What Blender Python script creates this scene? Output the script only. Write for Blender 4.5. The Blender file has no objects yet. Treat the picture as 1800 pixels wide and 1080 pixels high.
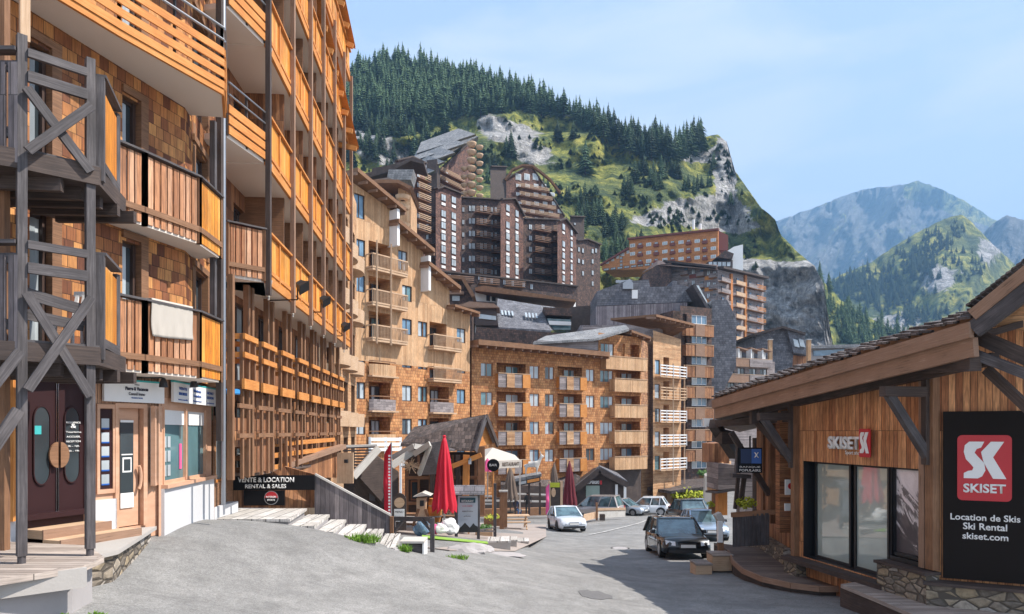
import bpy, bmesh, math, random
import numpy as np
from mathutils import Vector, noise as mnoise
random.seed(7)
sc = bpy.context.scene
# ------------------------------------------------------------ camera, sky, sun, exposure
FPX, HOR, CX = 1200.0, 758.0, 900.0          # focal length in photo pixels, horizon row, centre column
cd = bpy.data.cameras.new('camera'); cam = bpy.data.objects.new('camera', cd); sc.collection.objects.link(cam)
cam.location = (0, 0, 0); cam.rotation_euler = (math.radians(90), 0, 0)
cd.sensor_width = 36; cd.lens = 24.0; cd.shift_y = 218.0/1800.0; cd.clip_start = 0.1; cd.clip_end = 20000
sc.camera = cam
SUN_EL, SUN_AZ = math.radians(52), math.radians(-5)     # azimuth from +X towards +Y
sun_dir = Vector((math.cos(SUN_EL)*math.cos(SUN_AZ), math.cos(SUN_EL)*math.sin(SUN_AZ), math.sin(SUN_EL)))
w = bpy.data.worlds.new("World"); sc.world = w; w.use_nodes = True
nt = w.node_tree; nt.nodes.clear()
out = nt.nodes.new('ShaderNodeOutputWorld'); bg = nt.nodes.new('ShaderNodeBackground')
sky = nt.nodes.new('ShaderNodeTexSky'); sky.sky_type = 'NISHITA'; sky.sun_disc = False
sky.sun_elevation = SUN_EL; sky.sun_rotation = math.pi/2 - SUN_AZ
sky.altitude = 1500; sky.air_density = 1.0; sky.dust_density = 2.2; sky.ozone_density = 1.5
tc = nt.nodes.new('ShaderNodeTexCoord'); mp = nt.nodes.new('ShaderNodeMapping'); mp.inputs['Scale'].default_value = (1.2, 1.0, 4.0)
mp.inputs['Rotation'].default_value = (0, 0.35, 0)
cn = nt.nodes.new('ShaderNodeTexNoise'); cn.inputs['Scale'].default_value = 2.6; cn.inputs['Detail'].default_value = 7; cn.inputs['Roughness'].default_value = 0.55; cn.inputs['Distortion'].default_value = 0.5
cr = nt.nodes.new('ShaderNodeValToRGB'); cr.color_ramp.elements[0].position = 0.44; cr.color_ramp.elements[1].position = 0.72
cr.color_ramp.elements[0].color = (0.0,)*3+(1,); cr.color_ramp.elements[1].color = (0.85,)*3+(1,)
m0 = nt.nodes.new('ShaderNodeMix'); m0.data_type = 'RGBA'; m0.inputs[0].default_value = .86; 
sx_ = nt.nodes.new('ShaderNodeSeparateXYZ'); nt.links.new(tc.outputs['Generated'], sx_.inputs[0])
sr = nt.nodes.new('ShaderNodeValToRGB'); sr.color_ramp.elements[0].position = 0.0; sr.color_ramp.elements[0].color = (1.0, 1.0, 1.0, 1); sr.color_ramp.elements[1].position = .62; sr.color_ramp.elements[1].color = (.60, .76, .96, 1)
nt.links.new(sx_.outputs[2], sr.inputs[0]); sm = nt.nodes.new('ShaderNodeVectorMath'); sm.operation = 'MULTIPLY'; sm.inputs[1].default_value = (1.60, 1.68, 1.82); nt.links.new(sr.outputs[0], sm.inputs[0]); nt.links.new(sm.outputs[0], m0.inputs[7])
mx = nt.nodes.new('ShaderNodeMix'); mx.data_type = 'RGBA'
mx.inputs[7].default_value = (1.75, 1.88, 2.1, 1)
nt.links.new(tc.outputs['Generated'], mp.inputs['Vector']); nt.links.new(mp.outputs[0], cn.inputs['Vector'])
nt.links.new(cn.outputs['Fac'], cr.inputs['Fac']); nt.links.new(cr.outputs[0], mx.inputs[0])
nt.links.new(sky.outputs[0], m0.inputs[6]); nt.links.new(m0.outputs[2], mx.inputs[6]); nt.links.new(mx.outputs[2], bg.inputs['Color'])
bg.inputs['Strength'].default_value = 0.15
nt.links.new(bg.outputs[0], out.inputs['Surface'])
sl = bpy.data.lights.new('sun', 'SUN'); sl.energy = 2.2; sl.angle = math.radians(0.5); sl.color = (1, 0.93, 0.84)
so = bpy.data.objects.new('sun', sl); sc.collection.objects.link(so)
so.rotation_euler = sun_dir.to_track_quat('Z', 'Y').to_euler()
sc.view_settings.view_transform = 'Standard'; sc.view_settings.look = 'None'
sc.view_settings.exposure = 1.95; sc.view_settings.gamma = 1.0
sc.cycles.max_bounces = 6; sc.cycles.diffuse_bounces = 3; sc.cycles.volume_bounces = 0
sc.cycles.volume_max_steps = 64

# ------------------------------------------------------------ scene helpers
LINK = sc.collection.objects.link
def tag(o, label=None, cat=None, group=None, kind=None):
    if label: o['label'] = label
    if cat: o['category'] = cat
    if group: o['group'] = group
    if kind: o['kind'] = kind
    return o
def thing(name, label, cat, loc=(0, 0, 0), rot=0.0, group=None):
    o = bpy.data.objects.new(name, None); o.empty_display_size = 0.3; LINK(o)
    o.location = loc; o.rotation_euler = (0, 0, rot)
    return tag(o, label, cat, group)
def copy_tree(o, parent=None):
    c = o.copy(); LINK(c); c.parent = parent
    for ch in list(o.children): copy_tree(ch, c)
    return c
def woff(p):
    v = Vector((0, 0, 0))
    while p is not None: v += p.location; p = p.parent
    return v
def P(px, py, Y):                      # the world point seen at a photo pixel at depth Y
    return Vector(((px-CX)/FPX*Y, Y, (HOR-py)/FPX*Y))

class MB:
    def __init__(s): s.v = []; s.f = []; s.m = []; s.uv = []; s.mk = []
    def each(s, name, mats, parent=None, local=False):      # every primitive as a part of its own
        mk = s.mk+[len(s.f)]
        for a, b in zip(mk, mk[1:]):
            if b <= a: continue
            t = MB(); base = s.f[a][0]; end = s.f[b-1][-1]+1
            t.v = s.v[base:end]; t.f = [tuple(i-base for i in q) for q in s.f[a:b]]; t.m = s.m[a:b]; t.uv = s.uv[a:b]; t.build(name, mats, parent, local=local)
    def face(s, pts, m=0, uv=None):
        b = len(s.v); pts = [Vector(p) for p in pts]; s.v += pts
        s.f.append(tuple(range(b, b+len(pts)))); s.m.append(m)
        if uv is None:
            n = (pts[1]-pts[0]).cross(pts[2]-pts[1])
            if n.length < 1e-12 and len(pts) > 3: n = (pts[2]-pts[1]).cross(pts[3]-pts[2])
            n = n.normalized() if n.length > 1e-12 else Vector((0, 0, 1))
            if abs(n.z) > 0.85: uv = [(p.x, p.y) for p in pts]
            else:
                t = Vector((0, 0, 1)).cross(n).normalized(); q = n.cross(t)
                uv = [(p.dot(t), p.dot(q)) for p in pts]
        s.uv.append(uv); return s
    def hexa(s, c, m=0, uv=None):      # 8 corners: bottom loop 0-3, top loop 4-7
        s.mk.append(len(s.f))
        for q in ((3, 2, 1, 0), (4, 5, 6, 7), (0, 1, 5, 4), (1, 2, 6, 5), (2, 3, 7, 6), (3, 0, 4, 7)):
            s.face([c[i] for i in q], m)
        return s
    def box(s, a, b, m=0):
        (x0, y0, z0), (x1, y1, z1) = a, b
        x0, x1 = sorted((x0, x1)); y0, y1 = sorted((y0, y1)); z0, z1 = sorted((z0, z1))
        return s.hexa([Vector(p) for p in ((x0, y0, z0), (x1, y0, z0), (x1, y1, z0), (x0, y1, z0), (x0, y0, z1), (x1, y0, z1), (x1, y1, z1), (x0, y1, z1))], m)
    def beam(s, p, q, w, h, m=0, up=(0, 0, 1)):   # squared timber with the grain along it
        p = Vector(p); q = Vector(q); d = q-p; L = d.length
        if L < 1e-6: return s
        s.mk.append(len(s.f))
        d.normalize(); up = Vector(up)
        if abs(d.dot(up)) > 0.95: up = Vector((0, 1, 0))
        sd = d.cross(up).normalized()*(w/2); u = sd.cross(d).normalized()*(h/2)
        o = random.random()*9
        c = [p-sd-u, p+sd-u, p+sd+u, p-sd+u]; e = [x+d*L for x in c]
        ww = [w, h, w, h]
        for i in range(4):
            j = (i+1) % 4
            s.face([c[i], c[j], e[j], e[i]][::-1], m, [(o+i*.7, o+i), (o+i*.7, o+i+ww[i]), (o+L+i*.7, o+i+ww[i]), (o+L+i*.7, o+i)][::-1])
        s.face(c, m, [(0, 0), (w, 0), (w, h), (0, h)]); s.face(e[::-1], m, [(0, 0), (w, 0), (w, h), (0, h)])
        return s
    def tube(s, p, q, r0, r1=None, n=10, m=0, caps=True):
        s.mk.append(len(s.f))
        p = Vector(p); q = Vector(q); r1 = r0 if r1 is None else r1
        d = (q-p).normalized(); a = d.orthogonal().normalized(); b = d.cross(a)
        R = [[c+(a*math.cos(t)+b*math.sin(t))*r for t in [2*math.pi*i/n for i in range(n)]] for c, r in ((p, r0), (q, r1))]
        L = (q-p).length
        for i in range(n):
            j = (i+1) % n
            s.face([R[0][i], R[0][j], R[1][j], R[1][i]], m, [(0, i*r0*.6), (0, (i+1)*r0*.6), (L, (i+1)*r0*.6), (L, i*r0*.6)])
        if caps:
            if r0 > 1e-4: s.face(R[0][::-1], m)
            if r1 > 1e-4: s.face(R[1], m)
        return s
    def lathe(s, base, prof, n=14, m=0, wob=0.0):  # prof: (radius, z)
        base = Vector(base); rings = []
        for r, z in prof:
            rings.append([base+Vector((math.cos(t)*r*(1+wob*math.cos(t*n/2)), math.sin(t)*r*(1+wob*math.cos(t*n/2)), z)) for t in [2*math.pi*i/n for i in range(n)]])
        for k in range(len(rings)-1):
            for i in range(n):
                j = (i+1) % n; s.face([rings[k][i], rings[k][j], rings[k+1][j], rings[k+1][i]], m)
        s.face(rings[-1], m); return s
    def prism(s, poly, z0, z1, m=0, mt=None):      # plan polygon (counter-clockwise) z0..z1
        n = len(poly)
        for i in range(n):
            j = (i+1) % n; a, b = poly[i], poly[j]
            s.face([(a[0], a[1], z0), (b[0], b[1], z0), (b[0], b[1], z1), (a[0], a[1], z1)], m)
        s.face([(a[0], a[1], z1) for a in poly], m if mt is None else mt); s.face([(a[0], a[1], z0) for a in poly][::-1], m if mt is None else mt)
        return s
    def extrude(s, pts, vec, m=0, ms=None):        # solid from a flat outline moved by vec
        pts = [Vector(p) for p in pts]; vec = Vector(vec); n = len(pts); ms = m if ms is None else ms
        nn = Vector((0, 0, 0))
        for i in range(n): nn += pts[i].cross(pts[(i+1) % n])
        if nn.dot(vec) > 0: pts = pts[::-1]
        q = [p+vec for p in pts]
        s.face(pts, m); s.face(q[::-1], m)
        for i in range(n):
            j = (i+1) % n; s.face([pts[j], pts[i], q[i], q[j]], ms)
        return s
    def build(s, name, mats, parent=None, local=False, smooth=False, merge=False):
        off = Vector((0, 0, 0)) if (local or parent is None) else woff(parent)
        me = bpy.data.meshes.new(name)
        me.from_pydata([tuple(v-off) for v in s.v], [], s.f)
        if not isinstance(mats, (list, tuple)): mats = [mats]
        for mm in mats: me.materials.append(mm)
        me.polygons.foreach_set('material_index', s.m)
        ul = me.uv_layers.new(name='UVMap'); flat = []
        for u in s.uv:
            for a in u: flat += [a[0], a[1]]
        ul.data.foreach_set('uv', flat)
        if merge or smooth:
            bm = bmesh.new(); bm.from_mesh(me); bmesh.ops.remove_doubles(bm, verts=bm.verts, dist=1e-4)
            bmesh.ops.recalc_face_normals(bm, faces=bm.faces); bm.to_mesh(me); bm.free()
        if smooth: me.polygons.foreach_set('use_smooth', [True]*len(me.polygons))
        me.update()
        o = bpy.data.objects.new(name, me); LINK(o); o.parent = parent
        return o

class Frame:                             # a vertical facade plane through plan points A and B
    def __init__(s, A, B, flip=False):
        s.A = Vector((A[0], A[1], 0)); s.t = Vector((B[0]-A[0], B[1]-A[1], 0)); s.L = s.t.length; s.t.normalize()
        s.n = Vector((s.t.y, -s.t.x, 0))
        if flip: s.n = -s.n
    def pt(s, a, d, z): return s.A+s.t*a+s.n*d+Vector((0, 0, z))
    def s_at(s, px, d=0.0):              # where the view column px meets the plane
        u = (px-CX)/FPX; A = s.A+s.n*d
        return (u*A.y-A.x)/(s.t.x-u*s.t.y)
    def z_at(s, py, a, d=0.0): return (HOR-py)/FPX*(s.A.y+s.t.y*a+s.n.y*d)
    def px(s, px, py, d=0.0):
        a = s.s_at(px, d); return s.pt(a, d, s.z_at(py, a, d))
    def box(s, mb, a0, a1, d0, d1, z0, z1, m=0):
        a0, a1 = sorted((a0, a1)); d0, d1 = sorted((d0, d1)); z0, z1 = sorted((z0, z1))
        c = [s.pt(a0, d1, z0), s.pt(a1, d1, z0), s.pt(a1, d0, z0), s.pt(a0, d0, z0)]
        c += [p+Vector((0, 0, z1-z0)) for p in c]
        if s.t.cross(s.n).z > 0: c = [c[3], c[2], c[1], c[0], c[7], c[6], c[5], c[4]]
        return mb.hexa(c, m)
    def wall(s, mb, s0, s1, z0, ztop, ops, m=0, mr=None, mback=None):
        """wall with real openings: ops = (a0,a1,z0,z1,depth); ztop a number or function of a"""
        mr = m if mr is None else mr; mback = mr if mback is None else mback
        zf = ztop if callable(ztop) else (lambda a: ztop)
        S = sorted(set([s0, s1]+[x for o in ops for x in (max(s0, o[0]), min(s1, o[1]))]))
        Zs = sorted(set([z0]+[x for o in ops for x in o[2:4]]))
        fl = s.t.cross(s.n).z > 0
        def q(a0, a1, za, zb0, zb1):
            p = [s.pt(a0, 0, za), s.pt(a1, 0, za), s.pt(a1, 0, zb1), s.pt(a0, 0, zb0)]
            mb.face(p[::-1] if fl else p, m)
        for i in range(len(S)-1):
            a0, a1 = S[i], S[i+1]
            if a1-a0 < 1e-5: continue
            am = (a0+a1)/2; runs = []
            for k in range(len(Zs)):
                za = Zs[k]; last = k == len(Zs)-1
                zb = None if last else Zs[k+1]
                zm = za+1e-3 if last else (za+zb)/2
                if (not last) and any(o[0] < am < o[1] and o[2] < zm < o[3] for o in ops): continue
                if last: runs.append([za, None])
                elif runs and runs[-1][1] is not None and abs(runs[-1][1]-za) < 1e-6: runs[-1][1] = zb
                else: runs.append([za, zb])
            if len(runs) > 1 and runs[-1][1] is None and runs[-2][1] is not None and abs(runs[-2][1]-runs[-1][0]) < 1e-6:
                runs[-2][1] = None; runs.pop()
            for za, zb in runs:
                if zb is None: q(a0, a1, za, zf(a0), zf(a1))
                else: q(a0, a1, za, zb, zb)
        for a0, a1, za, zb, dp in ops:
            a0 = max(a0, s0); a1 = min(a1, s1)
            A = [s.pt(a0, 0, za), s.pt(a1, 0, za), s.pt(a1, 0, zb), s.pt(a0, 0, zb)]
            B = [s.pt(a0, -dp, za), s.pt(a1, -dp, za), s.pt(a1, -dp, zb), s.pt(a0, -dp, zb)]
            for i in range(4):
                j = (i+1) % 4; mb.face([A[j], A[i], B[i], B[j]] if fl else [A[i], A[j], B[j], B[i]], mr)
            mb.face(B[::-1] if fl else B, mback)
        return mb

# ------------------------------------------------------------ procedural materials
class NT:
    def __init__(s, name):
        s.mat = bpy.data.materials.new(name); s.mat.use_nodes = True; s.t = s.mat.node_tree
        s.b = s.t.nodes['Principled BSDF']; s.mat.diffuse_color = (.5, .5, .5, 1)
    def node(s, ty, **kw):
        n = s.t.nodes.new(ty)
        for k, v in kw.items(): setattr(n, k, v)
        return n
    def inp(s, sock, v):
        if hasattr(v, 'is_output') or isinstance(v, bpy.types.NodeSocket): s.t.links.new(v, sock)
        elif v is not None: sock.default_value = v
    def math(s, op, a, b=None, c=None, clamp=False):
        n = s.node('ShaderNodeMath', operation=op); n.use_clamp = clamp
        s.inp(n.inputs[0], a); s.inp(n.inputs[1], b)
        if c is not None: s.inp(n.inputs[2], c)
        return n.outputs[0]
    def comb(s, x, y, z=0.0):
        n = s.node('ShaderNodeCombineXYZ'); s.inp(n.inputs[0], x); s.inp(n.inputs[1], y); s.inp(n.inputs[2], z); return n.outputs[0]
    def uv(s):
        n = s.node('ShaderNodeTexCoord'); m = s.node('ShaderNodeSeparateXYZ'); s.t.links.new(n.outputs['UV'], m.inputs[0]); return m.outputs[0], m.outputs[1]
    def pos(s):
        return s.node('ShaderNodeNewGeometry').outputs['Position']
    def noise(s, vec, scale, detail=4, rough=.55, dist=0.0, out='Fac'):
        n = s.node('ShaderNodeTexNoise'); s.inp(n.inputs['Vector'], vec); n.inputs['Scale'].default_value = scale
        n.inputs['Detail'].default_value = detail; n.inputs['Roughness'].default_value = rough; n.inputs['Distortion'].default_value = dist
        return n.outputs[out]
    def white(s, vec):
        n = s.node('ShaderNodeTexWhiteNoise', noise_dimensions='3D'); s.inp(n.inputs['Vector'], vec); return n.outputs['Value']
    def ramp(s, fac, stops, interp='LINEAR'):
        n = s.node('ShaderNodeValToRGB'); s.inp(n.inputs[0], fac); r = n.color_ramp; r.interpolation = interp
        while len(r.elements) < len(stops): r.elements.new(0.5)
        for e, (p, c) in zip(r.elements, stops): e.position = p; e.color = tuple(c)+(1,) if len(c) == 3 else c
        return n.outputs[0]
    def mix(s, f, a, b, mode='MIX'):
        n = s.node('ShaderNodeMix', data_type='RGBA', blend_type=mode)
        s.inp(n.inputs[0], f)
        for i, v in ((6, a), (7, b)):
            if isinstance(v, tuple): n.inputs[i].default_value = v+(1,) if len(v) == 3 else v
            else: s.inp(n.inputs[i], v)
        return n.outputs[2]
    def scalec(s, col, f):            # colour times grey factor
        g = s.node('ShaderNodeCombineColor'); [s.inp(g.inputs[i], f) for i in range(3)]
        return s.mix(1.0, col, g.outputs[0], 'MULTIPLY')
    def remap(s, v, a, b, c, d):
        n = s.node('ShaderNodeMapRange'); s.inp(n.inputs[0], v)
        for i, x in enumerate((a, b, c, d)): n.inputs[i+1].default_value = x
        return n.outputs[0]
    def bump(s, h, strength=.4, dist=.01):
        n = s.node('ShaderNodeBump'); n.inputs['Strength'].default_value = strength; n.inputs['Distance'].default_value = dist
        s.inp(n.inputs['Height'], h); s.t.links.new(n.outputs[0], s.b.inputs['Normal'])
    def fin(s, col, rough=.7, spec=None, metal=None):
        if isinstance(col, tuple): s.b.inputs['Base Color'].default_value = col+(1,) if len(col) == 3 else col
        else: s.t.links.new(col, s.b.inputs['Base Color'])
        s.inp(s.b.inputs['Roughness'], rough)
        if spec is not None: s.b.inputs['Specular IOR Level'].default_value = spec
        if metal is not None: s.b.inputs['Metallic'].default_value = metal
        return s.mat

def tiles(name, w, h, pal, stagger=1.0, grain='v', groove=.012, gdark=.35, rough=.75, weather=.35, bump=.5, ruf=.3):
    n = NT(name); U, V = n.uv()
    vr = n.math('DIVIDE', V, h); row = n.math('FLOOR', vr)
    off = n.math('MULTIPLY', n.white(n.comb(row, 3.7)), stagger)
    ur = n.math('ADD', n.math('DIVIDE', U, w), off); col = n.math('FLOOR', ur)
    fu = n.math('FRACT', ur); fv = n.math('FRACT', vr)
    rnd = n.white(n.comb(col, row, 1.3))
    c = n.ramp(rnd, pal)
    gv = n.comb(n.math('MULTIPLY', U, 3 if grain == 'u' else 45), n.math('MULTIPLY', V, 45 if grain == 'u' else 3), n.math('MULTIPLY', rnd, 20))
    g = n.noise(gv, 1.0, 3, .6)
    c = n.scalec(c, n.remap(g, .3, .7, 1-ruf, 1+ruf))
    wn = n.noise(n.pos(), .9, 5, .6)
    c = n.scalec(c, n.remap(wn, .3, .7, 1-weather, 1+weather*.6))
    m1 = n.math('LESS_THAN', fu, groove/w); m2 = n.math('LESS_THAN', fv, groove/h)
    m = n.math('MAXIMUM', m1, m2)
    c = n.mix(m, c, n.scalec(c, gdark))
    hgt = n.math('SUBTRACT', n.math('ADD', n.math('MULTIPLY', g, .25), n.math('MULTIPLY', rnd, .3)), m)
    n.bump(hgt, bump, .012)
    return n.fin(c, rough)
def timber(name, cols, rough=.75, k=.5, streak=40):
    n = NT(name); U, V = n.uv()
    g = n.noise(n.comb(n.math('MULTIPLY', U, 2.2), n.math('MULTIPLY', V, streak)), 1.0, 4, .65)
    w2 = n.noise(n.pos(), 1.7, 4, .6)
    f = n.math('ADD', n.math('MULTIPLY', g, .6), n.math('MULTIPLY', w2, .4))
    c = n.ramp(f, [(.3+.4*i/(len(cols)-1), x) for i, x in enumerate(cols)])
    n.bump(g, k, .006)
    return n.fin(c, rough)
def plain(name, col, rough=.6, var=.15, scale=3.0, metal=None, spec=None, bump=0.0):
    n = NT(name); f = n.noise(n.pos(), scale, 5, .6)
    c = n.mix(f, tuple(x*(1-var) for x in col), tuple(min(1, x*(1+var)) for x in col))
    if bump: n.bump(n.noise(n.pos(), scale*12, 3), bump, .01)
    return n.fin(c, rough, spec, metal)
def glassy(name, col, rough=.06, var=.3, ior=1.75, scale=.8):
    n = NT(name); f = n.noise(n.pos(), scale, 3, .5)
    c = n.mix(n.remap(f, .35, .65, 0, 1), tuple(x*(1-var) for x in col), tuple(min(1, x*(1+var)) for x in col))
    n.b.inputs['IOR'].default_value = ior
    return n.fin(c, rough)

M = {}
M['shingle'] = tiles('cedar_shingle', .17, .21, [(0, (.13, .042, .02)), (.3, (.27, .095, .034)), (.55, (.44, .175, .055)), (.8, (.60, .28, .09)), (1, (.32, .11, .035))], groove=.012, bump=.7)
M['shingle_mid'] = tiles('cedar_shingle_pale', .26, .24, [(0, (.36, .14, .05)), (.4, (.52, .23, .085)), (.75, (.62, .30, .12)), (1, (.45, .20, .08))], groove=.03, gdark=.5, weather=.3)
M['shingle_brick'] = tiles('cedar_shingle_far', .34, .26, [(0, (.26, .11, .055)), (.4, (.42, .21, .10)), (.8, (.52, .28, .14)), (1, (.36, .18, .10))], groove=.04, gdark=.45, weather=.45)
M['shingle_dark'] = tiles('dark_shingle', .3, .25, [(0, (.055, .035, .03)), (.5, (.09, .056, .046)), (1, (.15, .08, .058))], groove=.03, weather=.5)
M['shingle_grey'] = tiles('grey_shingle', .4, .28, [(0, (.11, .11, .125)), (.5, (.15, .15, .17)), (1, (.20, .20, .22))], groove=.03, weather=.4)
M['shingle_silver'] = tiles('silver_shingle', .5, .35, [(0, (.20, .20, .205)), (.5, (.27, .265, .265)), (1, (.33, .325, .32))], groove=.04, weather=.3)
M['roof_shingle'] = tiles('roof_shingle', .15, .2, [(0, (.055, .043, .04)), (.5, (.10, .08, .075)), (1, (.16, .125, .115))], groove=.015, weather=.4, bump=.9)
M['clad_v'] = tiles('vertical_boards', .11, 2.7, [(0, (.19, .075, .032)), (.4, (.34, .15, .065)), (.75, (.46, .22, .10)), (1, (.27, .12, .06))], groove=.012, ruf=.4)
M['clad_shop'] = tiles('shop_boards', .12, 2.9, [(0, (.28, .10, .04)), (.35, (.50, .22, .09)), (.7, (.66, .33, .15)), (1, (.38, .15, .065))], groove=.014, ruf=.45, weather=.3)
M['clad_pale'] = tiles('pale_vertical_boards', .16, 2.6, [(0, (.46, .26, .13)), (.5, (.57, .34, .18)), (1, (.62, .40, .23))], groove=.014, gdark=.6, weather=.2)
M['clad_h'] = tiles('horizontal_boards', 2.6, .16, [(0, (.40, .21, .10)), (.5, (.54, .31, .16)), (1, (.60, .37, .20))], grain='u', groove=.014, gdark=.55, weather=.3)
M['clad_grey'] = tiles('grey_vertical_boards', .14, 3.5, [(0, (.12, .10, .11)), (.5, (.19, .165, .18)), (1, (.27, .24, .25))], groove=.012, weather=.3)
M['clad_greyh'] = tiles('grey_horizontal_boards', 3.5, .2, [(0, (.18, .15, .15)), (.5, (.27, .23, .225)), (1, (.34, .29, .28))], grain='u', groove=.014, weather=.25)
M['panel_orange'] = tiles('orange_panel_boards', .17, 3, [(0, (.58, .19, .02)), (.5, (.70, .27, .03)), (1, (.80, .38, .09))], groove=.012, ruf=.35, weather=.3, rough=.55)
M['slat_brown'] = tiles('brown_slats', .13, 3, [(0, (.26, .105, .045)), (.5, (.42, .19, .09)), (1, (.58, .33, .20))], groove=.012, gdark=.45, ruf=.35)
M['deck'] = tiles('deck_boards', 4, .13, [(0, (.26, .21, .18)), (.5, (.36, .30, .26)), (1, (.45, .38, .33))], grain='u', groove=.012, gdark=.25, weather=.2)
M['deck_dark'] = tiles('dark_deck_boards', 4, .13, [(0, (.10, .07, .06)), (.5, (.15, .11, .09)), (1, (.20, .15, .12))], grain='u', groove=.012, gdark=.25, weather=.2)
M['plank_white'] = tiles('bleached_planks', .32, 4, [(0, (.40, .375, .345)), (.5, (.50, .475, .44)), (1, (.58, .55, .52))], groove=.03, gdark=.25, weather=.15)
M['fence_grey'] = tiles('grey_fence_boards', .12, 4, [(0, (.10, .085, .09)), (.5, (.17, .145, .15)), (1, (.24, .205, .205))], groove=.012, weather=.35)
M['timber_grey'] = timber('weathered_timber', [(.02, .018, .019), (.07, .062, .065), (.15, .135, .138)])
M['timber_dark'] = timber('dark_timber', [(.025, .018, .016), (.06, .042, .036), (.12, .085, .07)])
M['timber_brown'] = timber('brown_timber', [(.10, .05, .028), (.22, .11, .055), (.33, .18, .10)])
M['timber_fascia'] = timber('fascia_timber', [(.09, .05, .033), (.26, .155, .10), (.30, .18, .12), (.48, .33, .24)], k=.9)
M['timber_orange'] = timber('orange_timber', [(.38, .12, .025), (.56, .22, .05), (.68, .33, .11)])
M['timber_pale'] = timber('pale_timber', [(.36, .22, .13), (.52, .35, .22), (.64, .47, .33)])
M['timber_white'] = timber('bleached_timber', [(.36, .335, .30), (.50, .475, .44), (.62, .60, .56)])
M['soffit'] = plain('cream_soffit', (.74, .66, .58), .8, .06, 1.2)
M['white'] = plain('white_paint', (.78, .78, .77), .7, .05, 2)
M['render_white'] = plain('white_render', (.56, .565, .58), .9, .07, 1.5, bump=.15)
M['peach'] = timber('peach_painted_wood', [(.48, .27, .17), (.58, .34, .22), (.64, .40, .28)], k=.15, streak=8)
M['plum'] = plain('plum_paint', (.034, .013, .014), .5, .12, 2, spec=.25)
M['black'] = plain('black_metal', (.018, .018, .02), .45, .2)
M['blackmat'] = plain('anthracite_panel', (.014, .011, .010), .7, .12, 1.5, spec=.12)
M['blacksign'] = plain('black_sign', (.010, .010, .012), .6, .15, spec=.15)
M['steel'] = plain('galvanised_steel', (.34, .35, .37), .4, .15, metal=.8)
M['glass'] = glassy('window_glass', (.05, .065, .075))
M['glass_blue'] = glassy('window_glass_sky', (.14, .24, .34))
M['glass_bright'] = glassy('curtained_glass', (.42, .47, .50), .15, .2)
M['glass_teal'] = glassy('teal_glass', (.10, .19, .21))
M['winframe'] = plain('dark_window_frame', (.06, .035, .028), .5)
M['winframe_wood'] = plain('wood_window_frame', (.30, .12, .05), .55)
M['concrete'] = plain('concrete', (.36, .34, .34), .9, .2, 1.6, bump=.3)
M['stone_step'] = plain('pale_stone', (.40, .375, .35), .9, .15, 2, bump=.3)
M['red'] = plain('red_fabric', (.55, .012, .035), .8, .15, 6)
M['darkred'] = plain('dark_red_fabric', (.13, .014, .022), .8, .15, 6)
M['taupe'] = plain('taupe_fabric', (.15, .11, .085), .85, .2, 5)
M['cream_fabric'] = plain('cream_fabric', (.46, .42, .37), .85, .06, 4)
M['pink'] = plain('pink_fabric', (.75, .10, .28), .8, .1)
M['logo_red'] = plain('logo_red', (.50, .022, .03), .45, .08)
M['grass_green'] = plain('grass_green', (.15, .28, .03), .9, .4, 5)
M['mat_green'] = plain('green_turf_mat', (.22, .38, .05), .9, .25, 8)
M['leaf_yellow'] = plain('yellow_green_leaves', (.38, .42, .03), .8, .4, 9)
M['leaf_green'] = plain('green_leaves', (.05, .13, .02), .8, .4, 9)
M['blue_paint'] = plain('blue_paint', (.02, .10, .38), .5, .1)
M['brightblue'] = plain('bright_blue_plastic', (.03, .25, .62), .5, .1)
M['turquoise'] = plain('turquoise_paint', (.05, .42, .42), .5, .1)
M['navy'] = plain('navy_cloth', (.012, .02, .06), .85, .2)
M['jeans'] = plain('denim', (.06, .12, .25), .85, .2)
M['skin'] = plain('skin', (.42, .22, .15), .6, .08)
M['hair'] = plain('hair', (.03, .018, .012), .7, .2)
M['rubber'] = plain('tyre_rubber', (.015, .015, .016), .8, .2)
M['chrome'] = plain('chrome', (.6, .6, .62), .15, .1, metal=1.0)
def fabric_leaves(): pass
# stone base
def stone_mat(name='rubble_stone', sc_=4.5):
    n = NT(name); U, V = n.uv(); vec = n.comb(n.math('MULTIPLY', U, .75), n.math('MULTIPLY', V, 1.5))
    v = n.node('ShaderNodeTexVoronoi', feature='F1'); n.inp(v.inputs['Vector'], vec); v.inputs['Scale'].default_value = sc_
    e = n.node('ShaderNodeTexVoronoi', feature='DISTANCE_TO_EDGE'); n.inp(e.inputs['Vector'], vec); e.inputs['Scale'].default_value = sc_
    sep = n.node('ShaderNodeSeparateColor'); n.t.links.new(v.outputs['Color'], sep.inputs[0])
    c = n.ramp(sep.outputs[0], [(0, (.13, .11, .09)), (.4, (.24, .20, .155)), (.7, (.30, .235, .15)), (1, (.36, .33, .30))])
    c = n.scalec(c, n.remap(n.noise(n.pos(), 14, 5), .3, .7, .7, 1.3))
    m = n.math('LESS_THAN', e.outputs['Distance'], .06)
    c = n.mix(m, c, (.09, .075, .06)); n.bump(n.math('MINIMUM', e.outputs['Distance'], .2), 1.0, .12)
    return n.fin(c, .9)
M['stone'] = stone_mat()
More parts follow.
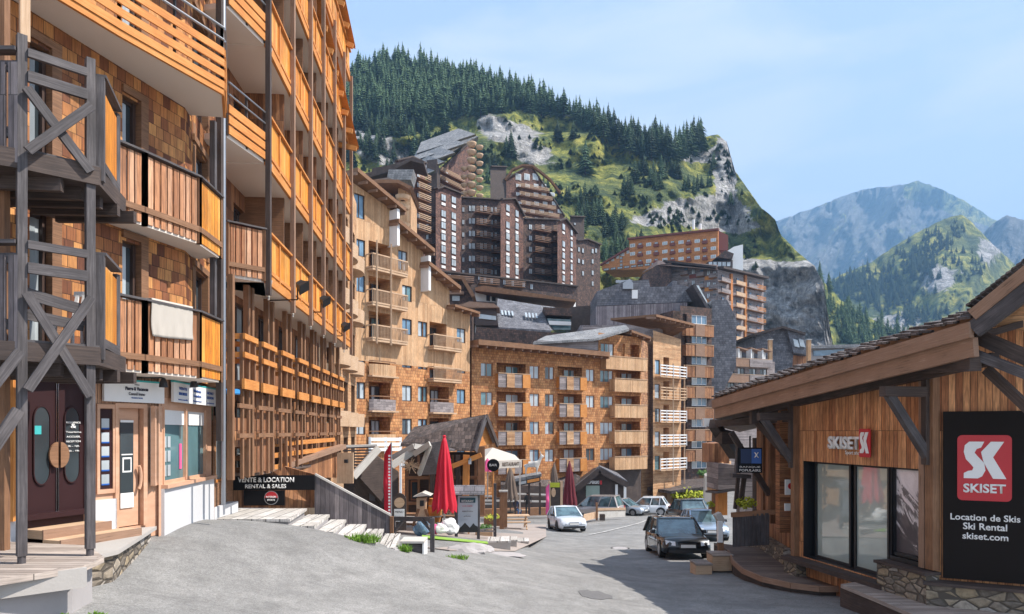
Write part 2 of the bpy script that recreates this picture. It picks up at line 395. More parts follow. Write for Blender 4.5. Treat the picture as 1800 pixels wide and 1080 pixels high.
def asphalt():
    n = NT('asphalt'); p = n.pos()
    big = n.noise(p, .22, 5, .6, .6); mid = n.noise(p, 1.6, 6, .7, .3); fine = n.noise(p, 38, 3, .7)
    c = n.ramp(big, [(.3, (.185, .183, .178)), (.5, (.235, .232, .226)), (.7, (.29, .284, .275))])
    c = n.scalec(c, n.remap(mid, .3, .75, .72, 1.2)); c = n.scalec(c, n.remap(fine, .32, .68, .68, 1.3)); c = n.scalec(c, n.remap(n.noise(p, 12, 4, .75), .3, .7, .86, 1.14))
    mp_ = n.node('ShaderNodeMapping'); n.inp(mp_.inputs['Vector'], p); mp_.inputs['Rotation'].default_value = (0, 0, .5); mp_.inputs['Scale'].default_value = (.25, 1.1, 1)
    st = n.noise(mp_.outputs[0], 1.3, 6, .65, 1.0)           # long stained streaks
    c = n.mix(n.remap(st, .53, .66, 0, .5), c, (.135, .132, .132)); spk = n.noise(p, 75, 2, .8); c = n.scalec(c, n.remap(spk, .35, .65, .8, 1.2)); lt = n.noise(p, .7, 8, .75, 1.5); c = n.mix(n.remap(lt, .56, .7, 0, .35), c, (.38, .375, .36))
    wv = n.node('ShaderNodeTexVoronoi', feature='DISTANCE_TO_EDGE'); wv.inputs['Scale'].default_value = .33
    wp = n.node('ShaderNodeVectorMath', operation='ADD'); n.inp(wp.inputs[0], p); n.inp(wp.inputs[1], n.noise(p, .9, 4, .6, out='Color')); n.t.links.new(wp.outputs[0], wv.inputs['Vector'])
    ck = n.math('LESS_THAN', wv.outputs['Distance'], .004)
    c = n.mix(n.math('MULTIPLY', n.math('MULTIPLY', ck, n.remap(big, .45, .6, 0, 1)), .45), c, (.08, .078, .078))
    # repair patches
    v2 = n.node('ShaderNodeTexVoronoi', feature='F1'); v2.inputs['Scale'].default_value = .16; n.inp(v2.inputs['Vector'], p); v2.inputs['Randomness'].default_value = .9
    pm = n.math('LESS_THAN', n.math('ADD', v2.outputs['Distance'], n.math('MULTIPLY', mid, .1)), .15)
    c = n.mix(n.math('MULTIPLY', pm, .5), c, (.15, .148, .15))
    n.bump(n.math('ADD', fine, n.math('MULTIPLY', mid, .8)), .35, .02)
    return n.fin(c, .88)
M['asphalt'] = asphalt()
M['terrace_paving'] = plain('terrace_paving', (.34, .29, .26), .9, .22, 1.4, bump=.4)
M['patch_dark'] = plain('patched_asphalt', (.13, .128, .13), .9, .25, 9, bump=.5)
def hill_mat(name, scale=1.0, dark=1.0):
    n = NT(name); p = n.pos(); g = n.node('ShaderNodeNewGeometry')
    at = n.node('ShaderNodeAttribute', attribute_name='rock')
    sc1 = n.node('ShaderNodeMapping'); n.inp(sc1.inputs['Vector'], p); sc1.inputs['Scale'].default_value = (scale, scale, scale*1.0)
    q = sc1.outputs[0]
    strat = n.node('ShaderNodeMapping'); n.inp(strat.inputs['Vector'], p); strat.inputs['Scale'].default_value = (scale*.25, scale*.25, scale*1.8); strat.inputs['Rotation'].default_value = (0.1, .12, 0)
    n1 = n.noise(q, .11, 8, .7); n2 = n.noise(q, .035, 6, .6); n3 = n.noise(strat.outputs[0], .22, 8, .72, .3)
    vert = n.node('ShaderNodeMapping'); n.inp(vert.inputs['Vector'], p); vert.inputs['Scale'].default_value = (scale*1.2, scale*1.2, scale*.22)
    n5 = n.noise(vert.outputs[0], .16, 8, .7)
    rock = n.ramp(n3, [(.3, (.22, .215, .22)), (.45, (.42, .405, .395)), (.6, (.54, .52, .50)), (.75, (.66, .635, .60))])
    rock = n.scalec(rock, n.remap(n5, .38, .6, .6, 1.2)); n7 = n.noise(vert.outputs[0], .7, 6, .75); rock = n.scalec(rock, n.remap(n7, .42, .6, .68, 1.15))
    rock = n.mix(n.remap(n1, .58, .66, 0, .6), rock, (.09, .11, .035))
    gr = n.ramp(n1, [(.33, (.03, .055, .014)), (.44, (.095, .13, .025)), (.51, (.26, .27, .045)), (.64, (.46, .41, .08))])
    gr = n.mix(n.remap(n2, .44, .58, 0, .85), gr, n.scalec((n.ramp(n1, [(.4, (.03, .055, .016)), (.6, (.07, .11, .03))])), 1.0))
    f = n.math('ADD', at.outputs['Fac'], n.math('MULTIPLY', n.math('SUBTRACT', n.noise(q, .07, 7, .7), .5), 1.1))
    c = n.mix(n.remap(f, .45, .55, 0, 1), gr, n.scalec(rock, dark))
    n6 = n.noise(q, .8, 5, .7); c = n.scalec(c, n.remap(n6, .35, .65, .75, 1.25)); n.fin(c, .95); n.bump(n.math('ADD', n.math('MULTIPLY', n3, .8), n.math('ADD', n5, n1)), 1.0, 3.5/scale)
    return n.fin(c, .95)
M['hill'] = hill_mat('mountain_rock_and_grass')
M['hill_far'] = hill_mat('far_mountain', scale=.12, dark=.42)
M['hill_mid'] = hill_mat('mid_mountain', scale=.28)
def needles(name, a, b):
    n = NT(name); i = n.node('ShaderNodeObjectInfo'); f = n.noise(n.pos(), .5, 3, .6)
    c = n.mix(n.remap(f, .35, .65, 0, 1), a, b); c = n.scalec(c, n.remap(i.outputs['Random'], 0, 1, .6, 1.5))
    return n.fin(c, .9)
M['needles'] = needles('fir_needles', (.022, .05, .022), (.075, .12, .045))
M['bark'] = plain('bark', (.09, .06, .045), .9, .3)

# ------------------------------------------------------------ lettering
def text(name, body, width, p0, tdir, ndir, mat, parent, height=None, ext=.006, bold=.0, align='LEFT', up=(0, 0, 1), local=False, proud=.004):
    """raised lettering: p0 = lower left (or centre) point, tdir = reading direction, ndir = towards the viewer"""
    cu = bpy.data.curves.new(name, 'FONT'); cu.body = body; cu.extrude = 0.0; cu.offset = bold; cu.align_x = 'LEFT'; cu.resolution_u = 3
    to = bpy.data.objects.new(name, cu); LINK(to); bpy.context.view_layer.update()
    dg = bpy.context.evaluated_depsgraph_get(); me = bpy.data.meshes.new_from_object(to.evaluated_get(dg))
    bpy.data.objects.remove(to); bpy.data.curves.remove(cu)
    xs = [v.co.x for v in me.vertices]; ys = [v.co.y for v in me.vertices]
    x0, x1, y0, y1 = min(xs), max(xs), min(ys), max(ys)
    kx = width/(x1-x0); ky = (height/(y1-y0)) if height else kx
    t = Vector(tdir).normalized(); nd = Vector(ndir).normalized(); u = Vector(up)
    p0 = Vector(p0); off = Vector((0, 0, 0)) if local else woff(parent)
    ax = -width/2 if align == 'CENTER' else 0
    bm = bmesh.new(); bm.from_mesh(me)
    for v in bm.verts:
        v.co = p0 + t*((v.co.x-x0)*kx+ax) + u*((v.co.y-y0)*ky) + nd*proud - off
    r = bmesh.ops.extrude_face_region(bm, geom=bm.faces[:])
    bmesh.ops.translate(bm, verts=[g for g in r['geom'] if isinstance(g, bmesh.types.BMVert)], vec=nd*ext)
    bm.to_mesh(me); bm.free(); me.materials.clear(); me.materials.append(mat); me.name = name
    me.uv_layers.new(name='UVMap') if not me.uv_layers else None
    o = bpy.data.objects.new(name, me); LINK(o); o.parent = parent
    return o
# ------------------------------------------------------------ ground sheet
GP = [(-6.6, 12.1, -1.9), (-6.9, 15.3, -1.99), (-6, 8.3, -2.05), (-5.5, 6, -2.1), (-9, 10, -1.95), (-7, 3, -2.2), (-5.7, 15.2, -1.98), (-4.36, 15.3, -2.2), (-3.2, 15.35, -2.53),
      (-2.1, 15.7, -2.84), (0, 18, -3.45), (3.5, 20.5, -4.3), (-4, 12, -2.55), (-5, 10, -2.3), (-1.2, 13.8, -3.1), (3, 14, -3.7), (0, 10, -3.1), (3, 8, -3.2), (8.5, 14.5, -3.9), (12, 14, -3.9),
      (6, 19, -4.1), (7, 24, -4.55), (5.6, 25.3, -4.67), (3.1, 39, -5.72), (12, 62, -7.5), (0, 50, -6.5), (10, 40, -5.8), (20, 30, -5), (-5, 17.8, -2.8), (-3, 18, -3.1), (-2, 20, -3.35), (-1.5, 25, -3.9),
      (-4, 25, -3.8), (-9, 25, -3.8), (0.5, 27, -4.6), (-7, 32, -4.4), (-2, 34, -4.9), (-10, 50, -6.3), (-20, 40, -5.2), (0, 75, -8.4), (20, 80, -8.8), (-20, 75, -8.2), (0, 3, -2.6), (10, 4, -3.0), (30, 10, -3.5), (-20, 10, -2), (0, -15, -2.4), (30, -15, -2.5), (-20, -15, -2), (40, 60, -7.2), (-40, 40, -5)]
_P = np.array(GP, float)
def _U(r2): return np.where(r2 > 1e-9, r2*np.log(np.maximum(r2, 1e-9)), 0)
_n = len(_P); _d2 = ((_P[:, None, :2]-_P[None, :, :2])**2).sum(-1)
_A = np.zeros((_n+3, _n+3)); _A[:_n, :_n] = _U(_d2)+np.eye(_n)*2.0; _A[:_n, _n] = 1; _A[:_n, _n+1:] = _P[:, :2]; _A[_n, :_n] = 1; _A[_n+1:, :_n] = _P[:, :2].T
_W = np.linalg.solve(_A, np.concatenate([_P[:, 2], [0, 0, 0]]))
def gz(x, y):
    r2 = (_P[:, 0]-x)**2+(_P[:, 1]-y)**2
    z = float((_U(r2)*_W[:_n]).sum()+_W[_n]+_W[_n+1]*x+_W[_n+2]*y)
    far = max(0.0, max(abs(x)-38, y-78, -12-y)/20.0); k = min(1.0, far); k = k*k*(3-2*k)
    return z*(1-k)+(-9.0 if y > 0 else -2.5)*k if k < 1 else (-9.0 if y > 0 else -2.5)
def axis(lo, hi, step, far, grow=1.35):
    a = list(np.arange(lo, hi+1e-6, step)); s_ = step; x = a[-1]
    while x < far: s_ *= grow; x += s_; a.append(x)
    s_ = step; x = a[0]; b = []
    while x > -far: s_ *= grow; x -= s_; b.append(x)
    return b[::-1]+a
gx_ = axis(-12, 16, .4, 9000); gy_ = axis(2, 40, .4, 9000)
mb_v = [(x, y, gz(x, y)+(0.012*mnoise.noise(Vector((x*.8, y*.8, 0))) if abs(x) < 40 and abs(y) < 90 else 0)) for y in gy_ for x in gx_]
nx = len(gx_); fs = [(j*nx+i, j*nx+i+1, (j+1)*nx+i+1, (j+1)*nx+i) for j in range(len(gy_)-1) for i in range(nx-1)]
me = bpy.data.meshes.new('ground'); me.from_pydata(mb_v, [], fs); me.materials.append(M['asphalt']); me.polygons.foreach_set('use_smooth', [True]*len(fs))
ground = bpy.data.objects.new('ground', me); LINK(ground); tag(ground, kind='structure')

# ------------------------------------------------------------ the mountain behind the village
def lerp_pts(pts, x):
    if x <= pts[0][0]: return pts[0][1]
    for (a, b), (c, d) in zip(pts, pts[1:]):
        if x <= c: return b+(d-b)*(x-a)/(c-a)
    return pts[-1][1]
def fbm(x, y, z, o=5): return mnoise.fractal(Vector((x, y, z)), 1.0, 2.0, o)
RIDGE = [(200, 300), (480, 150), (600, 135), (700, 118), (760, 128), (850, 150), (940, 178), (1030, 215), (1120, 245), (1200, 262), (1235, 242), (1262, 236), (1278, 250), (1292, 300), (1310, 326), (1340, 368), (1362, 385), (1372, 412), (1400, 442), (1432, 468), (1448, 500), (1456, 560), (1470, 640), (1490, 760)]
# per column: screen-row -> depth profile; cliffs are runs where depth hardly changes
def depth_curve(px):
    a = max(0, min(1, (px-620)/ (1262-620)))
    k = max(0, min(1, (px-1150)/150)); k = k*k*(3-2*k)
    L = left_curve(a); Rr = right_curve(max(0, min(1, (px-1262)/190)))
    if k <= 0: return L
    if k >= 1: return Rr
    L = sorted(L); Rr = sorted(Rr)
    return [(y, lerp_pts(L, y)*(1-k)+lerp_pts(Rr, y)*k) for y in range(90, 781, 10)]
def left_curve(a):
        return [(780, 125+60*a), (640, 150+60*a), (480, 230+70*a), (430, 260+70*a), (360, 300+70*a), (345, 305+70*a), (300, 350+70*a), (240, 370+70*a), (232, 405+70*a), (205, 410+70*a), (90, 540+60*a)]
def right_curve(b):
    return [(760, 330-60*b), (600, 340-55*b), (470, 350-45*b), (452, 375-40*b), (415, 400-55*b), (340, 415-60*b), (325, 432-60*b), (300, 455-60*b), (235, 480)]
cols = list(np.linspace(200, 560, 30))+list(np.linspace(566, 1490, 240)); NT_ = 140
vs = []; rk = []
for ci, px in enumerate(cols):
    yr = lerp_pts(RIDGE, px); yb = 780
    dc = sorted(depth_curve(px))
    for t in range(NT_+1):
        f = t/NT_; py = yb+(yr-yb)*f
        Y = lerp_pts(dc, py)
        nn = fbm(px*.012, py*.014, 3.1); n2 = fbm(px*.05, py*.05, 8.0, 4)
        Y += nn*16+n2*4.5
        jy = n2*2.0*(1 if f > .9 else .6)
        p = P(px, py+jy, Y); vs.append(p)
    for k in range(1, 8):              # the far side falls away behind the ridge
        Y2 = Y+k*35; vs.append(Vector(((px-CX)/FPX*Y2, Y2, p.z-k*k*4-k*14)))
rows = NT_+8
fc = [(i*rows+j, (i+1)*rows+j, (i+1)*rows+j+1, i*rows+j+1) for i in range(len(cols)-1) for j in range(rows-1)]
me = bpy.data.meshes.new('hills'); me.from_pydata([tuple(v) for v in vs], [], fc); me.materials.append(M['hill']); me.update()
at = me.attributes.new('rock', 'FLOAT', 'POINT')
vn = [v.normal.copy() for v in me.vertices]
def rock_at(px, py):                    # where the photograph shows bare rock bands
    r = 0.0
    def blob(cx, cy, rx, ry, a=1.0):
        d = ((px-cx)/rx)**2+((py-cy)/ry)**2
        return a*math.exp(-d)
    r += blob(640, 240, 60, 22) + blob(690, 275, 55, 18) + blob(860, 215, 26, 18, .8) + blob(905, 235, 55, 24, .9) + blob(960, 195, 14, 8) + blob(935, 270, 40, 14)
    r += blob(1000, 195, 30, 14, .8) + blob(960, 290, 40, 8, .4)+blob(1230, 275, 50, 14, .9)+blob(1275, 290, 22, 55, 1.3)
    r += blob(1240, 372, 90, 28, 1.2)+blob(1140, 388, 40, 10, .7)+blob(1300, 400, 60, 14, .6)
    r += 1.2*max(0,min(1,(px-1150)/60))*max(0,min(1,(py-430)/30))
    r -= blob(1395, 450, 60, 16, 1.0)+blob(1320, 440, 70, 12, 1.2)+blob(1330, 345, 30, 12, .5)
    return r
vals = []
for ci, px in enumerate(cols):
    yr = lerp_pts(RIDGE, px); yb = 780
    for t in range(rows):
        py = yb+(yr-yb)*min(1, t/NT_)
        vals.append(min(1.4, rock_at(px, py)))
at.data.foreach_set('value', vals)
me.polygons.foreach_set('use_smooth', [True]*len(fc))
hills = bpy.data.objects.new('hills', me); LINK(hills); tag(hills, kind='structure')

def far_range(name, ridge, x0, x1, yb, Yf, Yr, amp, mat, rockf, seed, n=150, m=70, dist=900):
    vs = []; val = []
    for px in np.linspace(x0, x1, n):
        yr = lerp_pts(ridge, px)
        for t in range(m+1):
            f = t/m; py = yb+(yr-yb)*f
            Y = Yf+(Yr-Yf)*f
            nn = fbm(px*.011+seed, py*.008, seed, 6)
            rid = abs(fbm(px*.02+py*.012+seed, seed, 1, 5))
            Y += (nn*amp-rid*amp*1.2)*(1-.5*f)
            vs.append(P(px, py+(fbm(px*.08, 0, seed, 3)*2.2 if f > .97 else 0), Y)); val.append(rockf(px, py))
        p = vs[-1]
        for k in range(1, 4):
            vs.append(Vector((p.x*(1+k*.05), p.y*(1+k*.05), p.z*(1-.12*k)))); val.append(.2)
    R = m+4
    fc = [(i*R+j, (i+1)*R+j, (i+1)*R+j+1, i*R+j+1) for i in range(n-1) for j in range(R-1)]
    me = bpy.data.meshes.new(name); me.from_pydata([tuple(v) for v in vs], [], fc); me.materials.append(mat)
    a = me.attributes.new('rock', 'FLOAT', 'POINT'); a.data.foreach_set('value', val)
    me.polygons.foreach_set('use_smooth', [True]*len(fc))
    o = bpy.data.objects.new(name, me); LINK(o); tag(o, kind='structure'); return o
M1 = [(1250, 420), (1372, 386), (1430, 366), (1480, 346), (1520, 332), (1560, 328), (1590, 324), (1612, 318), (1634, 325), (1665, 338), (1700, 356), (1725, 372), (1745, 386), (1800, 400), (1900, 420)]
far_range('mountains', M1, 1250, 1900, 700, 2500, 4300, 620, M['hill_far'], lambda x, y: .62 if y > 350+(x-1600)*.35 or x < 1590 else .2, 2.2, 220, 120)
M3 = [(1660, 520), (1720, 420), (1745, 392), (1772, 378), (1800, 388), (1850, 385), (1960, 400)]
far_range('mountains', M3, 1660, 1960, 700, 2300, 3000, 200, M['hill_far'], lambda x, y: .8, 5.2, 90, 50)
M2 = [(1380, 620), (1450, 505), (1480, 482), (1530, 462), (1580, 428), (1620, 405), (1660, 385), (1692, 377), (1712, 395), (1745, 430), (1790, 470), (1850, 520), (1960, 600)]
def r2(x, y):
    r = .15
    for cx, cy, rx, ry, a in ((1650, 490, 40, 28, .7), (1545, 575, 40, 20, .6), (1740, 440, 25, 30, .6), (1600, 560, 35, 20, .5)):
        r += a*math.exp(-((x-cx)/rx)**2-((y-cy)/ry)**2)
    return r
far_range('hills', M2, 1380, 1960, 760, 700, 1500, 110, M['hill_mid'], r2, 9.1)
M4 = [(1420, 460), (1450, 498), (1480, 530), (1520, 555), (1570, 580), (1640, 600), (1760, 640)]
far_range('hills', M4, 1420, 1760, 760, 430, 620, 30, M['hill'], lambda x, y: .25, 4.4, 80, 40)

# ------------------------------------------------------------ firs
def fir_mesh(seed, h=1.0):
    R = random.Random(seed); mb = MB()
    mb.tube((0, 0, 0), (0, 0, h*.9), .018, .004, 5, 1)
    tiers = 12
    for k in range(tiers):
        f = k/(tiers-1); z = h*(.06+.86*f); r = h*(.25*(1-f)**.9+.012)*R.uniform(.85, 1.15)
        n = 10 if k < 8 else 7; a0 = R.random()*6
        cx, cy = R.uniform(-.01, .01), R.uniform(-.01, .01)
        top = Vector((cx, cy, z+h*.105*(1-.3*f)))
        pts = []
        for i in range(n*2):
            a = a0+math.pi*i/n; rr = r*(R.uniform(.75, 1.25) if i % 2 == 0 else R.uniform(.38, .6))
            pts.append(Vector((cx+math.cos(a)*rr, cy+math.sin(a)*rr, z-h*(.03 if i % 2 == 0 else -.015)*(1+R.random()))))
        for i in range(n*2): mb.face([pts[i], pts[(i+1) % (n*2)], top], 0)
    return mb
FIRS = []
for s_ in range(6):
    o = fir_mesh(s_).build('fir_tree', [M['needles'], M['bark']]); FIRS.append(o.data); bpy.data.objects.remove(o)
# hill surface lookup: depth at a screen position
hv = [Vector(v) for v in vs] if False else None
def hill_point(px, py):
    dc = sorted(depth_curve(px)); Y = lerp_pts(dc, py)
    Y += fbm(px*.012, py*.014, 3.1)*16+fbm(px*.05, py*.05, 8.0, 4)*4.5
    n2 = fbm(px*.05, py*.05, 8.0, 4)
    return P(px, py+n2*1.2, Y)
R = random.Random(42)
cand = []
def forest_density(px, py):
    yr = lerp_pts(RIDGE, px)
    if px > 1235: return 0
    low = lerp_pts([(600, 222), (700, 238), (800, 205), (860, 195), (920, 190), (1000, 205), (1080, 250), (1130, 275), (1180, 280), (1235, 262)], px)
    return 1.0 if yr-2 <= py <= low+R.uniform(-6, 8) else 0
tries = 0
while len(cand) < 900 and tries < 30000:
    tries += 1; px = R.uniform(575, 1238); yr = lerp_pts(RIDGE, px); py = yr+4+R.random()**1.0*150
    if forest_density(px, py) and all((px-a)**2+((py-b)*1.4)**2 > 30 for a, b, *_ in cand): cand.append((px, py, R.choice([R.uniform(22, 38), R.uniform(34, 56), R.uniform(40, 62)])))
nforest = len(cand)
spots = []
for cx, cy, rx, ry, n, s_ in ((650, 255, 40, 25, 16, 44), (720, 250, 50, 18, 16, 50), (745, 215, 30, 20, 8, 50), (1030, 285, 8, 5, 3, 62), (890, 262, 12, 10, 3, 52), (870, 300, 10, 20, 4, 36), (985, 235, 20, 8, 3, 44), (1040, 370, 30, 22, 14, 50),
                               (1015, 400, 18, 12, 8, 42), (1085, 395, 14, 12, 6, 44), (1140, 300, 22, 12, 8, 44), (1150, 320, 16, 8, 5, 36), (1210, 330, 10, 8, 3, 38), (1230, 322, 8, 5, 2, 32), (1100, 330, 12, 8, 4, 34), (1250, 320, 6, 4, 2, 30), (1255, 285, 6, 4, 2, 30),
                               (1283, 352, 4, 3, 2, 26), (1085, 430, 22, 10, 8, 34), (1065, 445, 14, 8, 6, 40), (1120, 420, 14, 6, 4, 26), (1378, 444, 3, 2, 1, 17), (1396, 455, 3, 2, 1, 15), (1350, 412, 3, 2, 1, 18), (1010, 345, 20, 6, 4, 34), (960, 320, 10, 8, 3, 30), (820, 250, 15, 10, 4, 40), (680, 300, 40, 8, 7, 34), (1190, 300, 10, 8, 3, 36), (1305, 340, 6, 3, 2, 16)):
    for _ in range(n): spots.append((R.gauss(cx, rx*.55), R.gauss(cy, ry*.55), s_*R.uniform(.7, 1.1)))
def add_fir(px, py, hp, label, group, fpt=hill_point):
    p = fpt(px, py); h = hp*p.y/FPX
    o = bpy.data.objects.new('fir_tree', R.choice(FIRS)); LINK(o); o.location = p-Vector((0, 0, h*.05)); o.scale = (h*R.uniform(.85, 1.45),)*2+(h,); o.rotation_euler = (0, 0, R.random()*6)
    tag(o, label, 'fir tree', group)
def flab(px, py):
    if px < 780 and py > 225: return 'dark fir among the grey rocks above the stepped dark tower'
    if py > 330 and px < 1130: return 'fir in the clump on the green slope right of the dark tower blocks'
    if px > 1340: return 'small lone dark fir on the grassy shoulder above the sheer cliff'
    if px > 1270: return 'small fir below the rocky top at the right end of the ridge'
    if px > 1120: return 'fir on the slope just left of the layered grey cliff'
    if py < 265: return 'fir just below the edge of the ridge forest'
    return 'fir standing on the yellow-green meadow above the dark apartments'
for px, py, s_ in spots: add_fir(px, py+s_*.3, s_, flab(px, py), 'firs scattered over the slope')
cand.sort(key=lambda c: -c[1])
n_ind = 300-len(spots)
for px, py, s_ in cand[:max(0, n_ind)]: add_fir(px, py, s_, 'dark green fir in the lower rows of the ridge forest', 'firs of the ridge forest')
# the rest of the forest reads as one mass
def mass(name, pts, fpt, label, wide=1.0):
    V = []; Fc = []; Mi = []
    for px, py, hp in pts:
        p = fpt(px, py); h = hp*p.y/FPX; me = R.choice(FIRS); b = len(V); a = R.random()*6; wd_ = 2.2 if name == 'shrubs' else R.uniform(.85, 1.5); ca, sa = math.cos(a)*h*wd_, math.sin(a)*h*wd_
        V += [(p.x+v.co.x*ca-v.co.y*sa, p.y+v.co.x*sa+v.co.y*ca, p.z-h*.05+v.co.z*h) for v in me.vertices]
        for q in me.polygons: Fc.append(tuple(b+i for i in q.vertices)); Mi.append(q.material_index)
    m2 = bpy.data.meshes.new(name); m2.from_pydata(V, [], Fc); m2.materials.append(M['needles']); m2.materials.append(M['bark']); m2.polygons.foreach_set('material_index', Mi)
    o = bpy.data.objects.new(name, m2); LINK(o); tag(o, label, 'forest' if name == 'forest' else 'scrub', kind='stuff')
sh = []
while len(sh) < 900:
    px = R.uniform(600, 1330); py = R.uniform(lerp_pts(RIDGE, px)+8, 520)
    d = fbm(px*.02, py*.03, 21.0, 4)
    if d > .05+R.random()*.25 or (R.random() < .04): sh.append((px, py, R.uniform(5, 13)))
mass('shrubs', sh, hill_point, 'low dark green scrub scattered over the steep slope')
mass('forest', cand[max(0, n_ind):], hill_point, 'dense dark fir forest along the top of the ridge')
def mid_point(px, py):
    f = (760-py)/(760-lerp_pts(M2, px)); Y = 700+800*f
    nn = fbm(px*.011+9.1, py*.008, 9.1, 6); rid = abs(fbm(px*.02+py*.012+9.1, 9.1, 1, 5)); Y += (nn*110-rid*132)*(1-.5*f)
    return P(px, py, Y)
pts = []
for cx, cy, rx, ry, n, s_ in ((1500, 500, 35, 18, 60, 22), (1560, 520, 45, 26, 110, 22), (1610, 470, 40, 30, 90, 18), (1650, 430, 30, 20, 50, 15), (1470, 520, 14, 20, 24, 24), (1620, 560, 30, 12, 30, 22), (1680, 405, 14, 12, 14, 12), (1690, 470, 40, 20, 30, 14)):
    for _ in range(n):
        x = R.gauss(cx, rx*.6); y = R.gauss(cy, ry*.6)
        if y > lerp_pts(M2, x)+6: pts.append((x, y, s_*R.uniform(.7, 1.2)))
mass('forest', pts, mid_point, 'blue-green fir woods on the far rounded hill')
def low_point(px, py):
    f = (760-py)/(760-lerp_pts(M4, px)); Y = 430+190*f
    nn = fbm(px*.011+4.4, py*.008, 4.4, 6); rid = abs(fbm(px*.02+py*.012+4.4, 4.4, 1, 5)); Y += (nn*30-rid*36)*(1-.5*f)
    return P(px, py, Y)
pts = []
for _ in range(150):
    x = R.uniform(1440, 1640); yr = lerp_pts(M4, x); y = yr+R.uniform(2, 70); pts.append((x, y, R.uniform(22, 38)))
mass('forest', pts, low_point, 'dark fir wood on the low slope behind the cliff foot')
# ============================================================ big wooden apartment house on the left
F1, F2, SH = 1.10, 3.55, 2.7
FL = [F1, F2]+[F2+SH*i for i in range(1, 7)]             # floor levels
LB = thing('apartment_house', 'tall shingled apartment house with stacked orange wooden balconies along the left of the street', 'apartment house', (-6.5, 14, -1.8))
# wall plan polygon, near to far
W = [(-7.7, 7.4), (-6.86, 10.42), (-6.18, 12.9), (-6.86, 16.4), (-7.5, 26.5)]
def wallseg(A, B, z0, z1, ops, mat, name='wall'):
    f = Frame(A, B); mb = MB(); f.wall(mb, 0, f.L, z0, z1, ops, 0, 1, 2); return f, mb.build(name, [mat, M['timber_brown'], M['glass']], LB)
def window(f, a0, a1, z0, z1, parent, frame='winframe', pane='glass', d=-.08, bar=True, fw=.06, name='window', curtain=False, proud=.05):
    mb = MB()
    f.box(mb, a0, a0+fw, d, d+proud+.03, z0, z1); f.box(mb, a1-fw, a1, d, d+proud+.03, z0, z1)
    f.box(mb, a0+fw, a1-fw, d, d+proud, z0, z0+fw); f.box(mb, a0+fw, a1-fw, d, d+proud, z1-fw, z1)
    if bar: c = (a0+a1)/2; f.box(mb, c-fw/2, c+fw/2, d, d+proud, z0+fw, z1-fw)
    w_ = mb.build(name, M[frame], parent)
    g = MB(); f.box(g, a0+fw*.5, a1-fw*.5, d-.02, d+.015, z0+fw*.5, z1-fw*.5); g.build('pane', M[pane], w_)
    if curtain:
        g = MB(); n_ = 14; L = (a1-a0)*.42
        for i in range(n_):
            x0, x1 = a0+fw+L*i/n_, a0+fw+L*(i+1)/n_
            g.face([f.pt(x0, d+.02+.01*(i % 2), z0+fw), f.pt(x1, d+.02+.01*((i+1) % 2), z0+fw), f.pt(x1, d+.02+.01*((i+1) % 2), z1-fw), f.pt(x0, d+.02+.01*(i % 2), z1-fw)])
        g.build('curtain', M['glass_bright'], w_)
    return w_
# near shingled wall, with tall narrow windows seen edge on
for i in range(4):
    f = Frame(W[i], W[i+1]); ops = []
    wins = []
    if i == 0: pxs = [(58, 86)]
    elif i == 1: pxs = [(160, 176), (218, 242)]
    elif i == 2: pxs = [(308, 326), (338, 352)] if False else []
    else: pxs = []
    if i == 0: wins = [(f.s_at(52), f.s_at(88))]
    if i == 1: wins = [(f.s_at(215), f.s_at(245))]
    if i == 2: wins = [(f.s_at(338)-.0, f.s_at(362))]
    if i == 3: wins = [(.5+2.0*k, 1.6+2.0*k) for k in range(5)]
    for fl in FL[:7]:
        for a0, a1 in wins:
            a0, a1 = sorted((a0, a1)); ops.append((a0, a1, fl+.08, fl+2.12, .22))
    z0 = 1.0
    if i == 3:
        ops += [(a0, a1, -1.0, .75, .2) for a0, a1 in wins]; z0 = -1.12
    mb = MB(); f.wall(mb, 0, f.L, z0, 17.4 if i < 3 else 14.3, ops, 0, 1, 2)
    mb.build('wall', [M['shingle'] if i < 3 else M['clad_v'], M['timber_brown'], M['glass']], LB)
    for k, o in enumerate(ops):
        window(f, o[0], o[1], o[2], o[3], LB, 'winframe' if i else 'winframe', 'glass_bright' if (k*7+i) % 3 == 0 else 'glass', d=-.16, bar=(o[1]-o[0]) > .8, curtain=i < 3)
        if i < 3:                                             # boarded surround beside the window
            mb = MB(); f.box(mb, o[1], o[1]+.16, .0, .045, o[2]-.05, o[3]+.05); f.box(mb, o[0]-.02, o[1]+.16, .0, .05, o[3]+.05, o[3]+.17); mb.build('window_surround', M['timber_brown'], LB)
mb = MB(); mb.prism([(-13, 7), (-8.05, 7.3), (-7.2, 10.4), (-6.6, 12.9), (-7.2, 16.4), (-7.8, 26.4), (-13, 27)], 1.2, 14.2); mb.build('core', M['clad_v'], LB)
